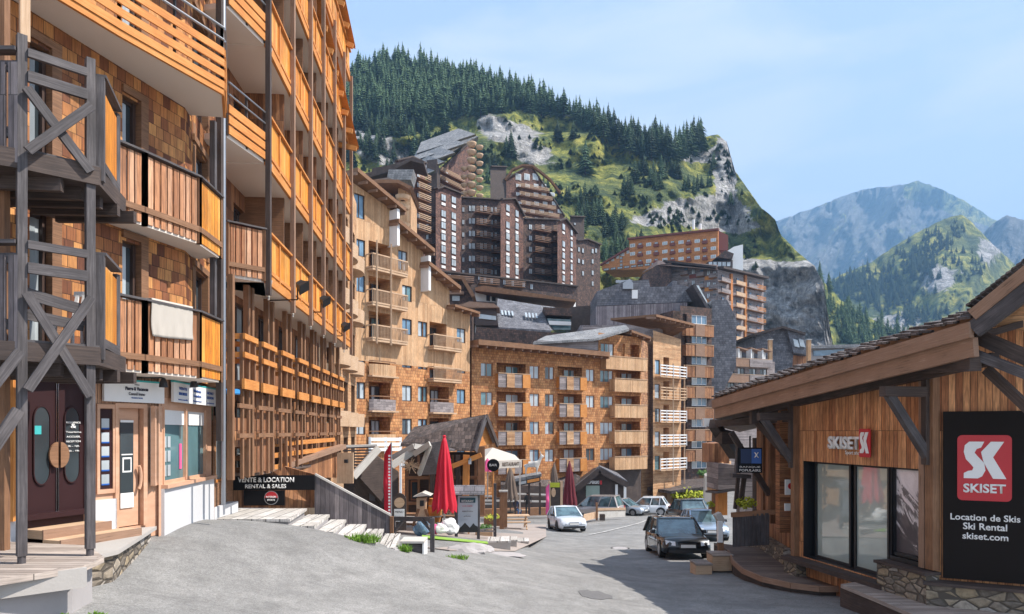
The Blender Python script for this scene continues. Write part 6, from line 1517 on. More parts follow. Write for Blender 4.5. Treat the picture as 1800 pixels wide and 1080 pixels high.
mb = MB(); mb.extrude([P(1258, 730, 22.5), P(1410, 728, 18.5), P(1410, 735, 22), P(1300, 760, 27), P(1262, 750, 25)], (0, 0, .1)); mb.build('ceiling', M['timber_dark'], PS)
solid('back_wall', [(1300, 820), (1335, 815), (1335, 905), (1300, 905)], 27, .4, 'clad_greyh', PS)
# pale balcony block and cream wall
PBk = thing('pale_balcony', 'pale boarded balcony box on timber posts at the left end of the covered passage', 'balcony', P(1262, 850, 27))
mb = MB(); mb.extrude([P(1243, 862, 27), P(1262, 862, 25.6), P(1262, 815, 25.6), P(1243, 815, 27)], (1.2, 2.2, 0)); mb.build('side_panel', M['clad_pale'], PBk)
mb = MB(); mb.extrude([P(1262.5, 862, 25.4), P(1296, 858, 25.4), P(1296, 818, 25.4), P(1262.5, 815, 25.4)], (0, 1.5, 0)); mb.build('front_panel', M['clad_greyh'], PBk)
mb = MB(); mb.extrude([P(1240, 866, 27.4), P(1262, 868, 25.3), P(1298, 862, 25.3), P(1298, 862, 29)], (0, 0, .08)); mb.build('base_board', M['timber_grey'], PBk)
post(1262, 905, 866, 27.5, .4, 'timber_brown', parent=PBk)
solid('upper_panel', [(1253, 780), (1282, 778), (1282, 815), (1253, 815)], 26.5, 1.5, 'clad_v', PBk)
mb = MB(); q = P(1244, 742, 23); mb.box(q+Vector((-.15, -.1, -.15)), q+Vector((.15, .1, .12))); mb.beam(q, q+Vector((.5, .3, .1)), .05, .05)
fl_ = thing('floodlight', 'white square floodlight at the left tip of the ski shop roof', 'floodlight', q); mb.build('lamp_head', M['white'], fl_)
# hanging bank sign
c = P(1318, 806, 20.5); BK = thing('bank_sign', 'square dark blue bank sign hanging under the eaves', 'sign', c); hw = .36
fb = Frame((P(1297, 0, 20.5).x, 20.5), (P(1340, 0, 20.3).x, 20.3)); z0, z1 = P(0, 831, 20.5).z, P(0, 787, 20.5).z
mb = MB(); fb.box(mb, 0, fb.L, -.06, 0, z0, z1); mb.build('panel', M['blacksign'], BK)
mb = MB(); fb.box(mb, fb.L*.12, fb.L*.55, .0, .008, z0+.24*(z1-z0)+.1, z1-.04); mb.build('dark_square', plain('bank_dark_blue', (.01, .03, .10)), BK); mb = MB(); fb.box(mb, fb.L*.56, fb.L*.96, .0, .008, z0+.24*(z1-z0)+.1, z1-.04); mb.build('blue_square', M['blue_paint'], BK)
text('lettering', 'X', fb.L*.2, fb.pt(fb.L*.76, .01, z0+.6*(z1-z0)), fb.t, fb.n, M['white'], BK, bold=.04, align='CENTER', height=.16)
text('lettering', 'BANQUE', fb.L*.84, fb.pt(fb.L*.5, .01, z0+.19*(z1-z0)), fb.t, fb.n, M['white'], BK, align='CENTER', height=.055); text('lettering', 'POPULAIRE', fb.L*.88, fb.pt(fb.L*.5, .01, z0+.05*(z1-z0)), fb.t, fb.n, M['white'], BK, bold=.02, align='CENTER', height=.07)
mb = MB(); mb.beam(fb.pt(fb.L*.5, -.03, z1), fb.pt(fb.L*.5, -.03, z1+.35), .04, .04); mb.build('hanger', M['black'], BK)
# passage railing and small notices
RL = thing('slat_railing', 'weathered plank railing with a top beam at the end of the covered passage', 'railing', P(1320, 960, 21))
ra, rb = P(1288, 962, 20.8), P(1352, 958, 20.3); mb = MB(); n = 9
for i in range(n): p = ra.lerp(rb, (i+.5)/n); mb.beam(p, p+Vector((0, 0, .95)), .125, .03, up=(0, 1, 0))
mb.build('slats', M['timber_grey'], RL); mb = MB(); mb.beam(ra+Vector((-.05, 0, .98)), rb+Vector((.2, 0, .98)), .14, .14); mb.build('top_beam', M['timber_brown'], RL)
mb = MB(); mb.beam(ra+Vector((-.3, .3, .1)), ra+Vector((-.3, .3, .75)), .14, .14); mb.build('post', M['white'], RL)
NT1 = thing('notice_box', 'small white notice with a red ring on the boarded passage wall', 'notice', gp_.pt(.8, .05, -2)); a = gp_.s_at(1391)
mb = MB(); q = P(1390, 870, 18.9); mb.box(q+Vector((-.16, -.02, -.0)), q+Vector((.16, .02, .42))); mb.build('board', M['white'], NT1)
mb = MB(); q2 = q+Vector((0, -.025, .24)); mb.extrude([q2+Vector((.09*math.cos(t), 0, .09*math.sin(t))) for t in [i*math.pi/8 for i in range(16)]], (0, -.008, 0)); mb.build('red_ring', M['logo_red'], NT1)
mb = MB(); q = P(1388, 898, 18.9); mb.box(q+Vector((-.14, -.03, 0)), q+Vector((.14, .02, .2))); mb.build('shelf', M['white'], NT1)
# hanging carved head with plant
HP = thing('hanging_planter', 'carved wooden post planter with yellow-green leaves beside the bank sign', 'planter', P(1303, 890, 21.5))
mb = MB(); mb.beam(P(1292, 895, 21.5), P(1298, 835, 21.5), .1, .1); mb.beam(P(1302, 890, 21.5), P(1308, 840, 21.5), .13, .1); mb.build('post', M['timber_dark'], HP)
mb = MB(); mb.beam(P(1286, 836, 21.5), P(1318, 838, 21.5), .25, .12); mb.beam(P(1296, 832, 21.5), P(1300, 780, 21.5), .16, .16); mb.build('bracket_beam', M['timber_grey'], HP)
def leafball(c, r, n, mat, parent, name='leaves', flat=.6, seed=1, sz=.06):
    R_ = random.Random(seed); mb = MB()
    for i in range(n):
        d = Vector((R_.gauss(0, 1), R_.gauss(0, 1), R_.gauss(0, 1)*flat)).normalized()*r*R_.random()**.4; d.z = d.z*flat
        p = Vector(c)+d; a = Vector((R_.uniform(-1, 1), R_.uniform(-1, 1), R_.uniform(-1, 1))).normalized()*sz*R_.uniform(.6, 1.4); b = a.orthogonal().normalized()*sz*.5
        mb.face([p-a, p+b, p+a, p-b])
    o = mb.build(name, M[mat], parent); return o
leafball(P(1312, 884, 21.3), .32, 260, 'leaf_yellow', HP, seed=4)
# deck of the passage (curved edge), front ramp deck
D1 = thing('wooden_walkway', 'curved dark board walkway in front of the covered passage', 'walkway', P(1370, 1000, 18))
dz = -3.76
mb = MB(); pl = []
for px, py in ((1280, 968), (1288, 985), (1306, 1001), (1340, 1015), (1390, 1026), (1440, 1032), (1474, 1032)): Y = -dz*FPX/(py-HOR); pl.append(((px-CX)/FPX*Y, Y))
pl2 = pl+[(9.0, 16.8), (8.5, 21.5), (6.8, 23)]
mb.prism(pl2, dz-.06, dz); mb.build('boards', M['deck_dark'], D1)
mb = MB(); mb.prism([(x+.05, y+.06) for x, y in pl]+[(9.0, 16.8), (8.5, 21.5), (6.8, 23)], -4.6, dz-.06); mb.build('plinth', M['timber_dark'], D1)
mb = MB()
for (x0, y0), (x1, y1) in zip(pl, pl[1:]): mb.beam((x0, y0, dz-.05), (x1, y1, dz-.05), .06, .14)
mb.build('edge_board', M['timber_fascia'], D1)
D2 = thing('wooden_ramp', 'grey board ramp running along the stone base under the poster panel', 'ramp', P(1650, 1060, 12))
mb = MB(); pl = [P(1478, 1027, 14.6), P(1560, 1062, 12.3), P(1640, 1100, 10.6), P(1900, 1160, 9), P(1900, 1040, 12), P(1640, 1030, 14.2)]
z_ = -3.27
pp = []
for px, py in ((1478, 1027), (1540, 1052), (1600, 1078), (1700, 1120), (1900, 1130), (1900, 1040), (1660, 1046), (1540, 1018)): Y = 3.3*FPX/(py-HOR)*1.03; pp.append(((px-CX)/FPX*Y, Y))
mb.prism(pp, -3.48, -3.4); mb.build('boards', M['deck'], D2); mb = MB(); mb.prism([(x*1.004, y*1.006) for x, y in pp], -4.4, -3.48); mb.build('plinth', M['timber_dark'], D2)
# two box steps and handrail post
for k, (x0, x1, yt, yb, Y, lb) in enumerate(((1222, 1252, 985, 1000, 20.2, 'lower pale box step at the end of the curved walkway'), (1252, 1288, 972, 990, 20.6, 'upper pale box step against the curved walkway'))):
    st = thing('box_step', lb, 'step', P((x0+x1)/2, yb, Y), 0, 'box steps to the walkway'); a = P(x0, yt, Y); b = P(x1, yt, Y); z1 = a.z-.1 if k == 0 else a.z-.05
    mb = MB(); mb.box((a.x, Y-.05, z1-.05), (b.x, Y+.65, z1)); mb.build('tread', M['deck'], st); mb = MB(); mb.box((a.x+.01, Y, z1-.5), (b.x-.01, Y+.62, z1-.05)); mb.build('riser', M['timber_pale'], st)
HPt = thing('handrail_post', 'sloping brown timber handrail post with a pale cap beside the box steps', 'post', P(1268, 975, 21.5))
mb = MB(); mb.beam(P(1268, 985, 21.5), P(1264, 912, 21.5), .16, .16); mb.build('post', M['timber_brown'], HPt); mb = MB(); mb.beam(P(1260, 903, 21.4), P(1268, 918, 21.4), .3, .2); mb.build('cap', M['timber_white'], HPt)
# ============================================================ cars
CARMATS = {}
def paint(name, col, rough=.28, metal=.3):
    if name not in CARMATS:
        n = NT(name); n.b.inputs['Coat Weight'].default_value = .8; n.b.inputs['Coat Roughness'].default_value = .04; CARMATS[name] = n.fin(col, rough, metal=metal)
    return CARMATS[name]
M['carglass'] = glassy('car_glass', (.07, .12, .135), .03, .5, 2.2, 2.5)
M['headlamp'] = plain('headlamp_lens', (.75, .77, .8), .2, .1)
M['taillamp'] = plain('tail_lamp', (.35, .01, .015), .25, .1)
M['plate'] = plain('number_plate', (.7, .7, .68), .5, .05)
def car(label, x, y, heading, pm, kind='hatch', L=4.0, W=1.72, H=1.45, name='parked_car', roofbars=False, wheelhub='steel'):
    """built along local +X = nose; heading = direction of the nose in degrees from +X"""
    z = gz(x, y); r = thing(name, label, 'car', (x, y, z), math.radians(heading), 'cars parked along the street')
    r.rotation_euler = (0, 0, math.radians(heading))
    # slope of the road under the car
    hd = math.radians(heading); dzdx = (gz(x+math.cos(hd)*1.3, y+math.sin(hd)*1.3)-gz(x-math.cos(hd)*1.3, y-math.sin(hd)*1.3))/2.6
    r.rotation_mode = 'XYZ'; r.rotation_euler = (0, -math.atan(dzdx), hd)
    h = L/2
    van = kind in ('mpv', 'estate'); bz = {'hatch': .86, 'estate': .84, 'suv': .95, 'mpv': .92}[kind]
    # side profile stations (x, zlow, zbelt/hood, halfwidth low, halfwidth at shoulder)
    hood = bz*.92; nose = {'hatch': .68, 'estate': .68, 'suv': .82, 'mpv': .74}[kind]
    xs = [(-h, .34, bz*.86, .40*W, .40*W), (-h+.06, .26, bz*.96, .455*W, .45*W), (-h+.35, .2, bz, .49*W, .485*W), (-h+.9, .18, bz, .5*W, .49*W), (0, .17, bz, .5*W, .49*W), (h-1.25, .17, bz*.985, .5*W, .49*W),
          (h-.8, .18, hood, .495*W, .475*W), (h-.4, .2, (hood+nose)/2+.04, .485*W, .45*W), (h-.12, .22, nose+.03, .455*W, .41*W), (h-.02, .28, nose-.12, .42*W, .37*W), (h, .34, nose-.2, .39*W, .35*W)]
    def ring(x_, zl, zt, wl, wt):
        zm = zl+(zt-zl)*.55
        p = [(wl*.9, zl), (wl, zl+.1), (wl*1.0, zm), (wt, zt-.05), (wt*.9, zt), (wt*.45, zt+.03), (0, zt+.04)]
        full = p+[(-a, b) for a, b in p[-2::-1]]
        return [Vector((x_, a, b)) for a, b in full]
    mb = MB(); R_ = [ring(*q) for q in xs]; n = len(R_[0])
    wb = (h-.82, -h+.72); wr = .31 if kind != 'suv' else .35
    for i in range(len(R_)-1):
        for j in range(n-1): mb.face([R_[i][j], R_[i+1][j], R_[i+1][j+1], R_[i][j+1]])
        mb.face([R_[i][0], R_[i][n-1], R_[i+1][n-1], R_[i+1][0]])
    mb.face(R_[0]); mb.face(R_[-1][::-1])
    bd = mb.build('body', pm, r, local=True, smooth=True)
    # wheel arches as dark discs + wheels
    for wx in wb:
        for sy in (-1, 1):
            mb = MB(); c = Vector((wx, sy*(W/2-.21), wr)); mb.tube(c, c+Vector((0, sy*.21, 0)), wr, n=20); wh = mb.build('wheel', M['rubber'], r, local=True)
            mb = MB(); c2 = c+Vector((0, sy*.205, 0)); mb.tube(c2, c2+Vector((0, sy*.012, 0)), wr*.64, n=16); rim = mb.build('rim', M[wheelhub], wh, local=True)
            mb = MB(); c3 = c+Vector((0, sy*.02, 0))
            N = 14; rr = wr+.055; yo = sy*(W/2+.004)
            for k in range(N):
                t0, t1 = math.pi*k/N, math.pi*(k+1)/N
                mb.face([Vector((wx+math.cos(t)*q, yo, wr+math.sin(t)*q)) for t, q in ((t0, wr*.9), (t1, wr*.9), (t1, rr), (t0, rr))])
            mb.build('wheel_arch', M['black'], r, local=True)
    # greenhouse
    rf = {'hatch': (-h+.28, -h+.75, h-1.95, h-1.12), 'estate': (-h+.18, -h+.62, h-2.15, h-1.30), 'suv': (-h+.22, -h+.6, h-2.1, h-1.35), 'mpv': (-h+.15, -h+.42, h-1.95, h-1.02)}[kind]
    b0, t0, t1, b1 = rf; zb = bz-.02; zt = H-.05; wb_, wt = .475*W, .385*W
    lo = [Vector((b0, -wb_, zb)), Vector((b1, -wb_, zb)), Vector((b1, wb_, zb)), Vector((b0, wb_, zb))]; hi = [Vector((t0, -wt, zt)), Vector((t1, -wt, zt)), Vector((t1, wt, zt)), Vector((t0, wt, zt))]
    mb = MB(); mb.hexa(lo+hi); mb.build('windows', M['carglass'], r, local=True)
    mb = MB(); e = .03
    prof = [(t0-.08, 0), (t0, .055), ((t0+t1)/2, .085), (t1-.1, .06), (t1+.06, 0)]; N = len(prof)
    for k in range(N-1):
        (xa, za), (xb, zb2) = prof[k], prof[k+1]; ws = [(-1, 0), (-.8, .7), (0, 1), (.8, .7), (1, 0)]
        for j in range(4):
            (u0, v0), (u1, v1) = ws[j], ws[j+1]
            mb.face([Vector((xa, u0*(wt+.02), zt-.01+za*v0)), Vector((xb, u0*(wt+.02), zt-.01+zb2*v0)), Vector((xb, u1*(wt+.02), zt-.01+zb2*v1)), Vector((xa, u1*(wt+.02), zt-.01+za*v1))])
        for sg in (-1, 1): mb.face([Vector((xa, sg*(wt+.02), zt-.03)), Vector((xb, sg*(wt+.02), zt-.03)), Vector((xb, sg*(wt+.02), zt+.0)), Vector((xa, sg*(wt+.02), zt+.0))])
    mb.face([Vector((t0-.08, -wt-.02, zt-.02)), Vector((t1+.06, -wt-.02, zt-.02)), Vector((t1+.06, wt+.02, zt-.02)), Vector((t0-.08, wt+.02, zt-.02))])
    mb.build('roof', pm, r, local=True)
    mb = MB()
    for sg in (-1, 1):
        def pl(u0, u1, th=.06): mb.beam(Vector((u0, sg*wb_, zb)), Vector((u1, sg*wt, zt)), th, .05)
        pl(b1, t1, .07); pl(b0, t0, .12 if kind != 'estate' else .2); pl((b0+b1)/2+.0, (t0+t1)/2, .07); pl(b0*.62+b1*.38 if False else b0+(b1-b0)*.22, t0+(t1-t0)*.10, .07)
        mb.beam(Vector((t0, sg*(wt+.005), zt)), Vector((t1, sg*(wt+.005), zt)), .04, .06)
    mb.each('pillar', pm, r, local=True)
    for sg in (-1, 1):
        mb = MB(); c = Vector((b1-.32, sg*(W/2+.06), bz+.06)); mb.hexa([c+Vector(v) for v in ((-.05, -.1, -.06), (.06, -.08, -.05), (.06, .08, -.05), (-.05, .1, -.06), (-.05, -.1, .08), (.05, -.07, .06), (.05, .07, .06), (-.05, .1, .08))]); mb.build('mirror', M['black'], r, local=True)
        mb = MB(); y0, y1 = sg*.25*W, sg*.43*W; xx = h-.01; zz = nose-.05
        mb.hexa([Vector(v) for v in ((xx-.25, y0, zz-.12), (xx+.055, y0, zz-.14), (xx-.06, y1, zz-.1), (xx-.3, y1, zz-.1), (xx-.25, y0, zz+.04), (xx-.01, y0, zz+.0), (xx-.12, y1, zz+.05), (xx-.3, y1, zz+.05))]); mb.build('headlight', M['headlamp'], r, local=True)
        mb = MB(); mb.box((-h-.015, sg*.30*W, bz*.62), (-h+.10, sg*.455*W, bz*.93)); mb.build('tail_light', M['taillamp'], r, local=True)
    mb = MB(); mb.box((h-.05, -.16*W, .40), (h+.012, .16*W, nose-.12)); gr = mb.build('grille', M['black'], r, local=True)
    mb = MB()
    for s_ in ((-.165, 0, .012, nose-.12), (.155, 0, .012, nose-.12)): mb.box((h+.012, s_[0]*W, .40), (h+.02, (s_[0]+.01)*W, nose-.12))
    mb.box((h+.012, -.165*W, nose-.13), (h+.02, .165*W, nose-.11)); mb.build('grille_trim', M['chrome'], gr, local=True)
    mb = MB(); mb.box((h-.06, -.38*W, .24), (h+.008, .38*W, .36)); mb.build('bumper_intake', M['black'], r, local=True)
    mb = MB(); mb.box((h+.015, -.26, .42), (h+.03, .26, .53)); mb.build('number_plate', M['plate'], r, local=True)
    mb = MB(); mb.box((-h-.03, -.26, .52), (-h-.01, .26, .63)); mb.build('number_plate', M['plate'], r, local=True)
    mb = MB(); mb.box((-h-.012, -.4*W, .3), (-h+.05, .4*W, .42)); mb.build('rear_bumper', M['black'], r, local=True)
    # door seams and sills
    mb = MB()
    for sg in (-1, 1):
        for dx in (b1-.25, (b0+b1)/2, b0+.45): mb.box((dx-.006, sg*(W/2-.01), .3), (dx+.006, sg*(W/2+.003), bz-.06))
        mb.box((-h+1.1, sg*(W/2-.02), .19), (h-1.2, sg*(W/2+.004), .27))
    mb.build('seams', M['black'], r, local=True)
    if roofbars:
        for sg in (-1, 1): mb = MB(); mb.beam((t0+.1, sg*(wt-.04), H+.03), (t1-.1, sg*(wt-.04), H+.03), .035, .03); mb.build('roof_bar', M['steel'], r, local=True)
    return r
def at_px(px, Y): return ((px-CX)/FPX*Y, Y)
blk = paint('black_car_paint', (.012, .013, .016)); wht = paint('white_car_paint', (.72, .74, .76), .35, 0); slv = paint('silver_car_paint', (.42, .46, .5), .3, .6); blu = paint('ice_blue_car_paint', (.34, .42, .52), .3, .5); bei = paint('champagne_car_paint', (.42, .38, .36), .35, .4); drk = paint('dark_blue_car_paint', (.02, .03, .04), .3, .4)
x, y = at_px(1188, 26.4); car('black estate car with roof rails facing the camera at the roadside by the box steps', x, y, -92, blk, 'estate', 4.4, 1.8, 1.45, roofbars=True)
x, y = at_px(1237, 34.5); car('ice-blue hatchback parked right behind the black estate car', x, y, -93, blu, 'hatch', 4.05, 1.75, 1.46)
x, y = at_px(1205, 48); car('dark off-road car seen from behind beyond the ice-blue hatchback', x, y, 93, drk, 'suv', 4.4, 1.85, 1.65)
x, y = at_px(1232, 56); car('small grey car half hidden behind the dark off-road car', x, y, -88, slv, 'hatch', 4.0, 1.7, 1.5)
x, y = at_px(996, 39.6); car('small white hatchback parked alone facing the camera on the left side of the road', x, y, -80, paint('pale_blue_white_paint', (.62, .67, .74), .35, 0), 'hatch', 3.45, 1.64, 1.42, wheelhub='rubber')
x, y = at_px(1047, 57); car('champagne people carrier parked sideways behind the low barrier', x, y, 155, bei, 'mpv', 4.6, 1.82, 1.78)
x, y = at_px(1099, 59); car('silver hatchback nose-on between the people carrier and the white estate', x, y, -38, slv, 'hatch', 4.0, 1.72, 1.47)
x, y = at_px(1133, 60); car('white crossover parked sideways with its rear towards the road', x, y, 163, wht, 'suv', 4.4, 1.82, 1.6)

# ============================================================ steps, boarded wall and black sign beyond the asphalt crest
PLt = thing('plank_landing', 'bleached plank landing at the top of the outdoor steps', 'landing', (-6, 16.5, -2.1))
mb = MB(); mb.prism([(-6.7, 15.5), (-5.04, 15.5), (-5.3, 17.65), (-7.3, 17.65)], -2.06, -2.0); mb.build('planks', M['plank_white'], PLt); mb = MB(); mb.prism([(-6.7, 15.56), (-5.1, 15.56), (-5.35, 17.6), (-7.3, 17.6)], -2.6, -2.06); mb.build('base', M['concrete'], PLt)
tr = [(-5.04, -4.45, -2.15), (-4.45, -4.02, -2.28), (-4.02, -3.50, -2.40), (-3.50, -3.05, -2.52), (-3.05, -2.62, -2.64)]
for k, (x0, x1, z) in enumerate(tr):
    lb = ['top step, next to the plank landing', 'second of the bleached steps, below the top one', 'middle one of the five bleached steps', 'fourth of the bleached steps, just above the grass tuft', 'lowest bleached step, beside the grey boulder'][k]
    st = thing('outdoor_step', lb, 'step', ((x0+x1)/2, 15.6, z-.2), 0, 'bleached plank steps')
    n = 3 if k > 2 else (2 if k != 1 else 1)
    mb = MB()
    for j in range(n):
        a = x0+(x1-x0)*j/n; b = x0+(x1-x0)*(j+1)/n-.03; mb.hexa([Vector(v) for v in ((a, 15.45, z-.07), (b, 15.45, z-.07), (b-.22, 17.6, z-.07), (a-.22, 17.6, z-.07), (a, 15.45, z), (b, 15.45, z), (b-.22, 17.6, z), (a-.22, 17.6, z))])
    mb.build('planks', M['plank_white'], st)
    mb = MB(); mb.hexa([Vector(v) for v in ((x0, 15.55, z-.6), (x1-.04, 15.55, z-.6), (x1-.26, 17.5, z-.6), (x0-.2, 17.5, z-.6), (x0, 15.55, z-.07), (x1-.04, 15.55, z-.07), (x1-.26, 17.5, z-.07), (x0-.2, 17.5, z-.07))]); mb.build('riser', M['concrete'], st)
bx = thing('white_bench_box', 'low white box bench at the foot of the bleached steps', 'bench', (-2.35, 16.2, -2.95))
mb = MB(); mb.box((-2.62, 15.9, -2.62), (-2.05, 16.6, -2.57)); mb.build('top', M['timber_white'], bx)
for x0 in (-2.62, -2.09): mb = MB(); mb.box((x0, 15.93, -2.98), (x0+.04, 16.55, -2.62)); mb.build('leg', M['white'], bx)
mb = MB(); mb.box((-2.58, 16.0, -2.95), (-2.09, 16.5, -2.66)); mb.build('panel', M['timber_grey'], bx)
# boulders
def boulder(name, label, c, r, seed, mat='concrete', sq=.7):
    bm = bmesh.new(); bmesh.ops.create_icosphere(bm, subdivisions=3, radius=1)
    for v in bm.verts:
        d = v.co.normalized(); k = 1+.35*mnoise.noise(d*1.3+Vector((seed, 0, 0)))+.12*mnoise.noise(d*4+Vector((seed, 3, 0)))
        v.co = Vector((d.x*r[0], d.y*r[1], d.z*r[2]))*k
    me = bpy.data.meshes.new(name); bm.to_mesh(me); bm.free(); me.materials.append(M[mat]); o = bpy.data.objects.new(name, me); LINK(o); o.location = c; tag(o, label, 'rock'); return o
boulder('boulder', 'grey boulder beside the lowest bleached step', (-2.72, 15.6, -2.8), (.28, .25, .18), 2)
# grass tufts
def tuft(c, r, h, n, label, seed, mat='grass_green'):
    R_ = random.Random(seed); mb = MB()
    for i in range(n):
        a = R_.random()*6.28; d = r*R_.random()**.6; p = Vector((c[0]+math.cos(a)*d, c[1]+math.sin(a)*d*.6, gz(c[0], c[1])+c[2])); lean = Vector((R_.gauss(0, .35), R_.gauss(0, .35), 1)).normalized(); hh = h*R_.uniform(.5, 1.1); sd = Vector((math.cos(a*3), math.sin(a*3), 0))*.012
        mb.face([p-sd, p+sd, p+lean*hh*.6+sd*.8, p+lean*hh+Vector((lean.x, lean.y, 0))*hh*.3, p+lean*hh*.6-sd*.8])
    o = mb.build('grass_tuft', M[mat]); tag(o, label, 'grass', 'grass tufts along the asphalt edge')
tuft((-3.35, 15.3, .0), .38, .22, 320, 'grass tuft at the foot of the fourth bleached step', 1); tuft((-2.45, 15.55, .0), .16, .2, 140, 'grass tuft in front of the white box bench', 2); tuft((-1.35, 16.7, -.02), .28, .13, 160, 'flat grass tuft at the asphalt edge left of the grey rubble', 3)
tuft((-4.93, 8.1, 0), .09, .07, 60, 'tiny grass tuft in the asphalt right of the concrete deck block', 4); tuft((-5.2, 7.9, 0), .07, .05, 40, 'tiniest grass tuft directly below the concrete deck block', 5)
# boarded walls
WL = thing('boarded_wall', 'brown boarded wall with a sloping top rail rising behind the black sale sign', 'wall', (-6, 18, -2))
mb = MB(); a, b = P(405, 900, 17.95), P(470, 900, 18.0); tp = [(405, 893, 17.95), (556, 893, 18.1), (556, 835, 18.1), (500, 820, 18.3), (472, 833, 18.2), (405, 838, 17.95)]
mb.extrude([P(*q) for q in tp], (0, .12, 0)); mb.build('lower_boards', M['clad_v'], WL)
mb = MB(); mb.extrude([P(472, 840, 18.6), P(600, 840, 24), P(600, 790, 24), P(472, 831, 18.6)], (-.1, .15, 0)); mb.build('upper_boards', M['clad_v'], WL)
mb = MB(); mb.beam(P(468, 830, 18.5), P(602, 785, 24), .28, .14); mb.build('top_rail', M['timber_fascia'], WL)
GW = thing('boarded_wall', 'grey weathered boarded wall with a slanting top beside the bleached steps', 'wall', (-4.2, 18, -3))
e0, e1 = P(553, 836, 17.9), P(686, 908, 18.3)
mb = MB(); mb.extrude([Vector((e0.x, e0.y, -3.3)), Vector((e1.x, e1.y, -3.6)), e1, e0], (.03, .1, 0)); mb.build('boards', M['fence_grey'], GW)
mb = MB(); mb.beam(e0+Vector((0, .05, .03)), e1+Vector((0, .05, .03)), .16, .05); mb.build('cap', M['timber_white'], GW); mb = MB(); mb.beam(Vector((e1.x+.04, e1.y, -3.5)), e1+Vector((.04, 0, .0)), .09, .09); mb.build('end_post', M['timber_brown'], GW)
SS = thing('sale_sign', 'black sign board with white two-line lettering and a round red badge below', 'sign', P(478, 890, 17.7))
fs_ = Frame((P(405, 0, 17.7).x, 17.7), (P(553, 0, 17.8).x, 17.8)); Z = lambda y: fs_.z_at(y, 1)
mb = MB(); fs_.box(mb, 0, fs_.L, -.05, 0, Z(862), Z(836)); mb.build('upper_panel', M['blacksign'], SS)
mb = MB(); fs_.box(mb, fs_.s_at(428), fs_.s_at(500), -.05, -.01, Z(889), Z(862.5)); mb.build('lower_panel', M['blacksign'], SS)
A_ = fs_.s_at
text('lettering', 'VENTE & LOCATION', A_(517)-A_(418), fs_.pt(A_(418), .0, Z(848)), fs_.t, fs_.n, M['white'], SS, height=.13, bold=.03); text('lettering', 'RENTAL & SALES', A_(503)-A_(431), fs_.pt(A_(431), 0, Z(858.5)), fs_.t, fs_.n, M['white'], SS, height=.105, bold=.02)
cB = fs_.pt(A_(477), .0, Z(875.5)); rB = 12.3/FPX*17.7
def disc(c, r, t, n_, mat, parent, name, th=.01, half=None, N=28):
    u = Vector((0, 0, 1)); a0, a1 = half or (0, 2*math.pi); k = N if not half else N//2
    pts = [c+t*r*math.cos(a0+(a1-a0)*i/k)+u*r*math.sin(a0+(a1-a0)*i/k) for i in range(k+(1 if half else 0))]
    mb = MB(); mb.extrude(pts, n_*th); return mb.build(name, mat, parent)
disc(cB, rB, fs_.t, fs_.n, M['steel'], SS, 'badge_rim'); disc(cB+fs_.n*.011, rB*.9, fs_.t, fs_.n, M['logo_red'], SS, 'badge_top', half=(0, math.pi)); disc(cB+fs_.n*.011, rB*.9, fs_.t, fs_.n, M['blacksign'], SS, 'badge_bottom', half=(math.pi, 2*math.pi))
text('lettering', 'INTERSKI', rB*1.4, cB+fs_.n*.022+Vector((0, 0, .0)), fs_.t, fs_.n, M['white'], SS, height=.05, bold=.02, align='CENTER'); text('lettering', 'SPORTS', rB*1.1, cB+fs_.n*.022+Vector((0, 0, -.075)), fs_.t, fs_.n, M['white'], SS, height=.045, bold=.02, align='CENTER')
# gallery terrace with railing and folding chair
GT = thing('gallery_terrace', 'brown timber terrace with a two-rail fence under the arcade', 'terrace', P(510, 830, 19))
mb = MB(); mb.prism([(-6.9, 16.9), (-6.45, 17.0), (-6.2, 24.5), (-8, 25), (-7.6, 17)], -1.12, -1.04); mb.build('floor', M['deck_dark'], GT)
p, q = Vector((-6.5, 17.2, -.38)), Vector((-6.25, 24, -.3))
for dz in (0, -.3, -.62): mb = MB(); mb.beam(p+Vector((0, 0, dz)), q+Vector((0, 0, dz)), .06, .13); mb.build('rail', M['timber_orange'], GT)
for t in (0, .16, .33, .5, .66, .83, 1): c = p.lerp(q, t); mb = MB(); mb.beam(c+Vector((-.05, 0, -.7)), c+Vector((-.05, 0, .08)), .09, .09); mb.build('post', M['timber_brown'], GT)
mb = MB()
for dz in (0, -.3, -.6): mb.beam(Vector((-7.2, 16.9, -.38+dz)), p+Vector((0, 0, dz)), .05, .12)
mb.build('end_rail', M['timber_brown'], GT)
FC = thing('folding_chair', 'white folding chair leaning on the brown terrace', 'chair', P(438, 828, 17.6)); c = P(433, 828, 17.9)
for dx in (0, .42): mb = MB(); mb.beam(c+Vector((dx, 0, 0)), c+Vector((dx-.35, .1, 1.0)), .03, .04); mb.beam(c+Vector((dx-.3, 0, 0)), c+Vector((dx+.1, .1, .5)), .03, .04); mb.build('side_frame', M['white'], FC)
mb = MB()
for k in range(5): mb.beam(c+Vector((-.17-.035*k, .09, .55+.1*k)), c+Vector((.25-.035*k, .09, .55+.1*k)), .02, .06)
mb.build('backrest', M['white'], FC); mb = MB(); mb.beam(c+Vector((-.1, -.1, .45)), c+Vector((.4, -.1, .45)), .4, .03); mb.build('seat', M['white'], FC)

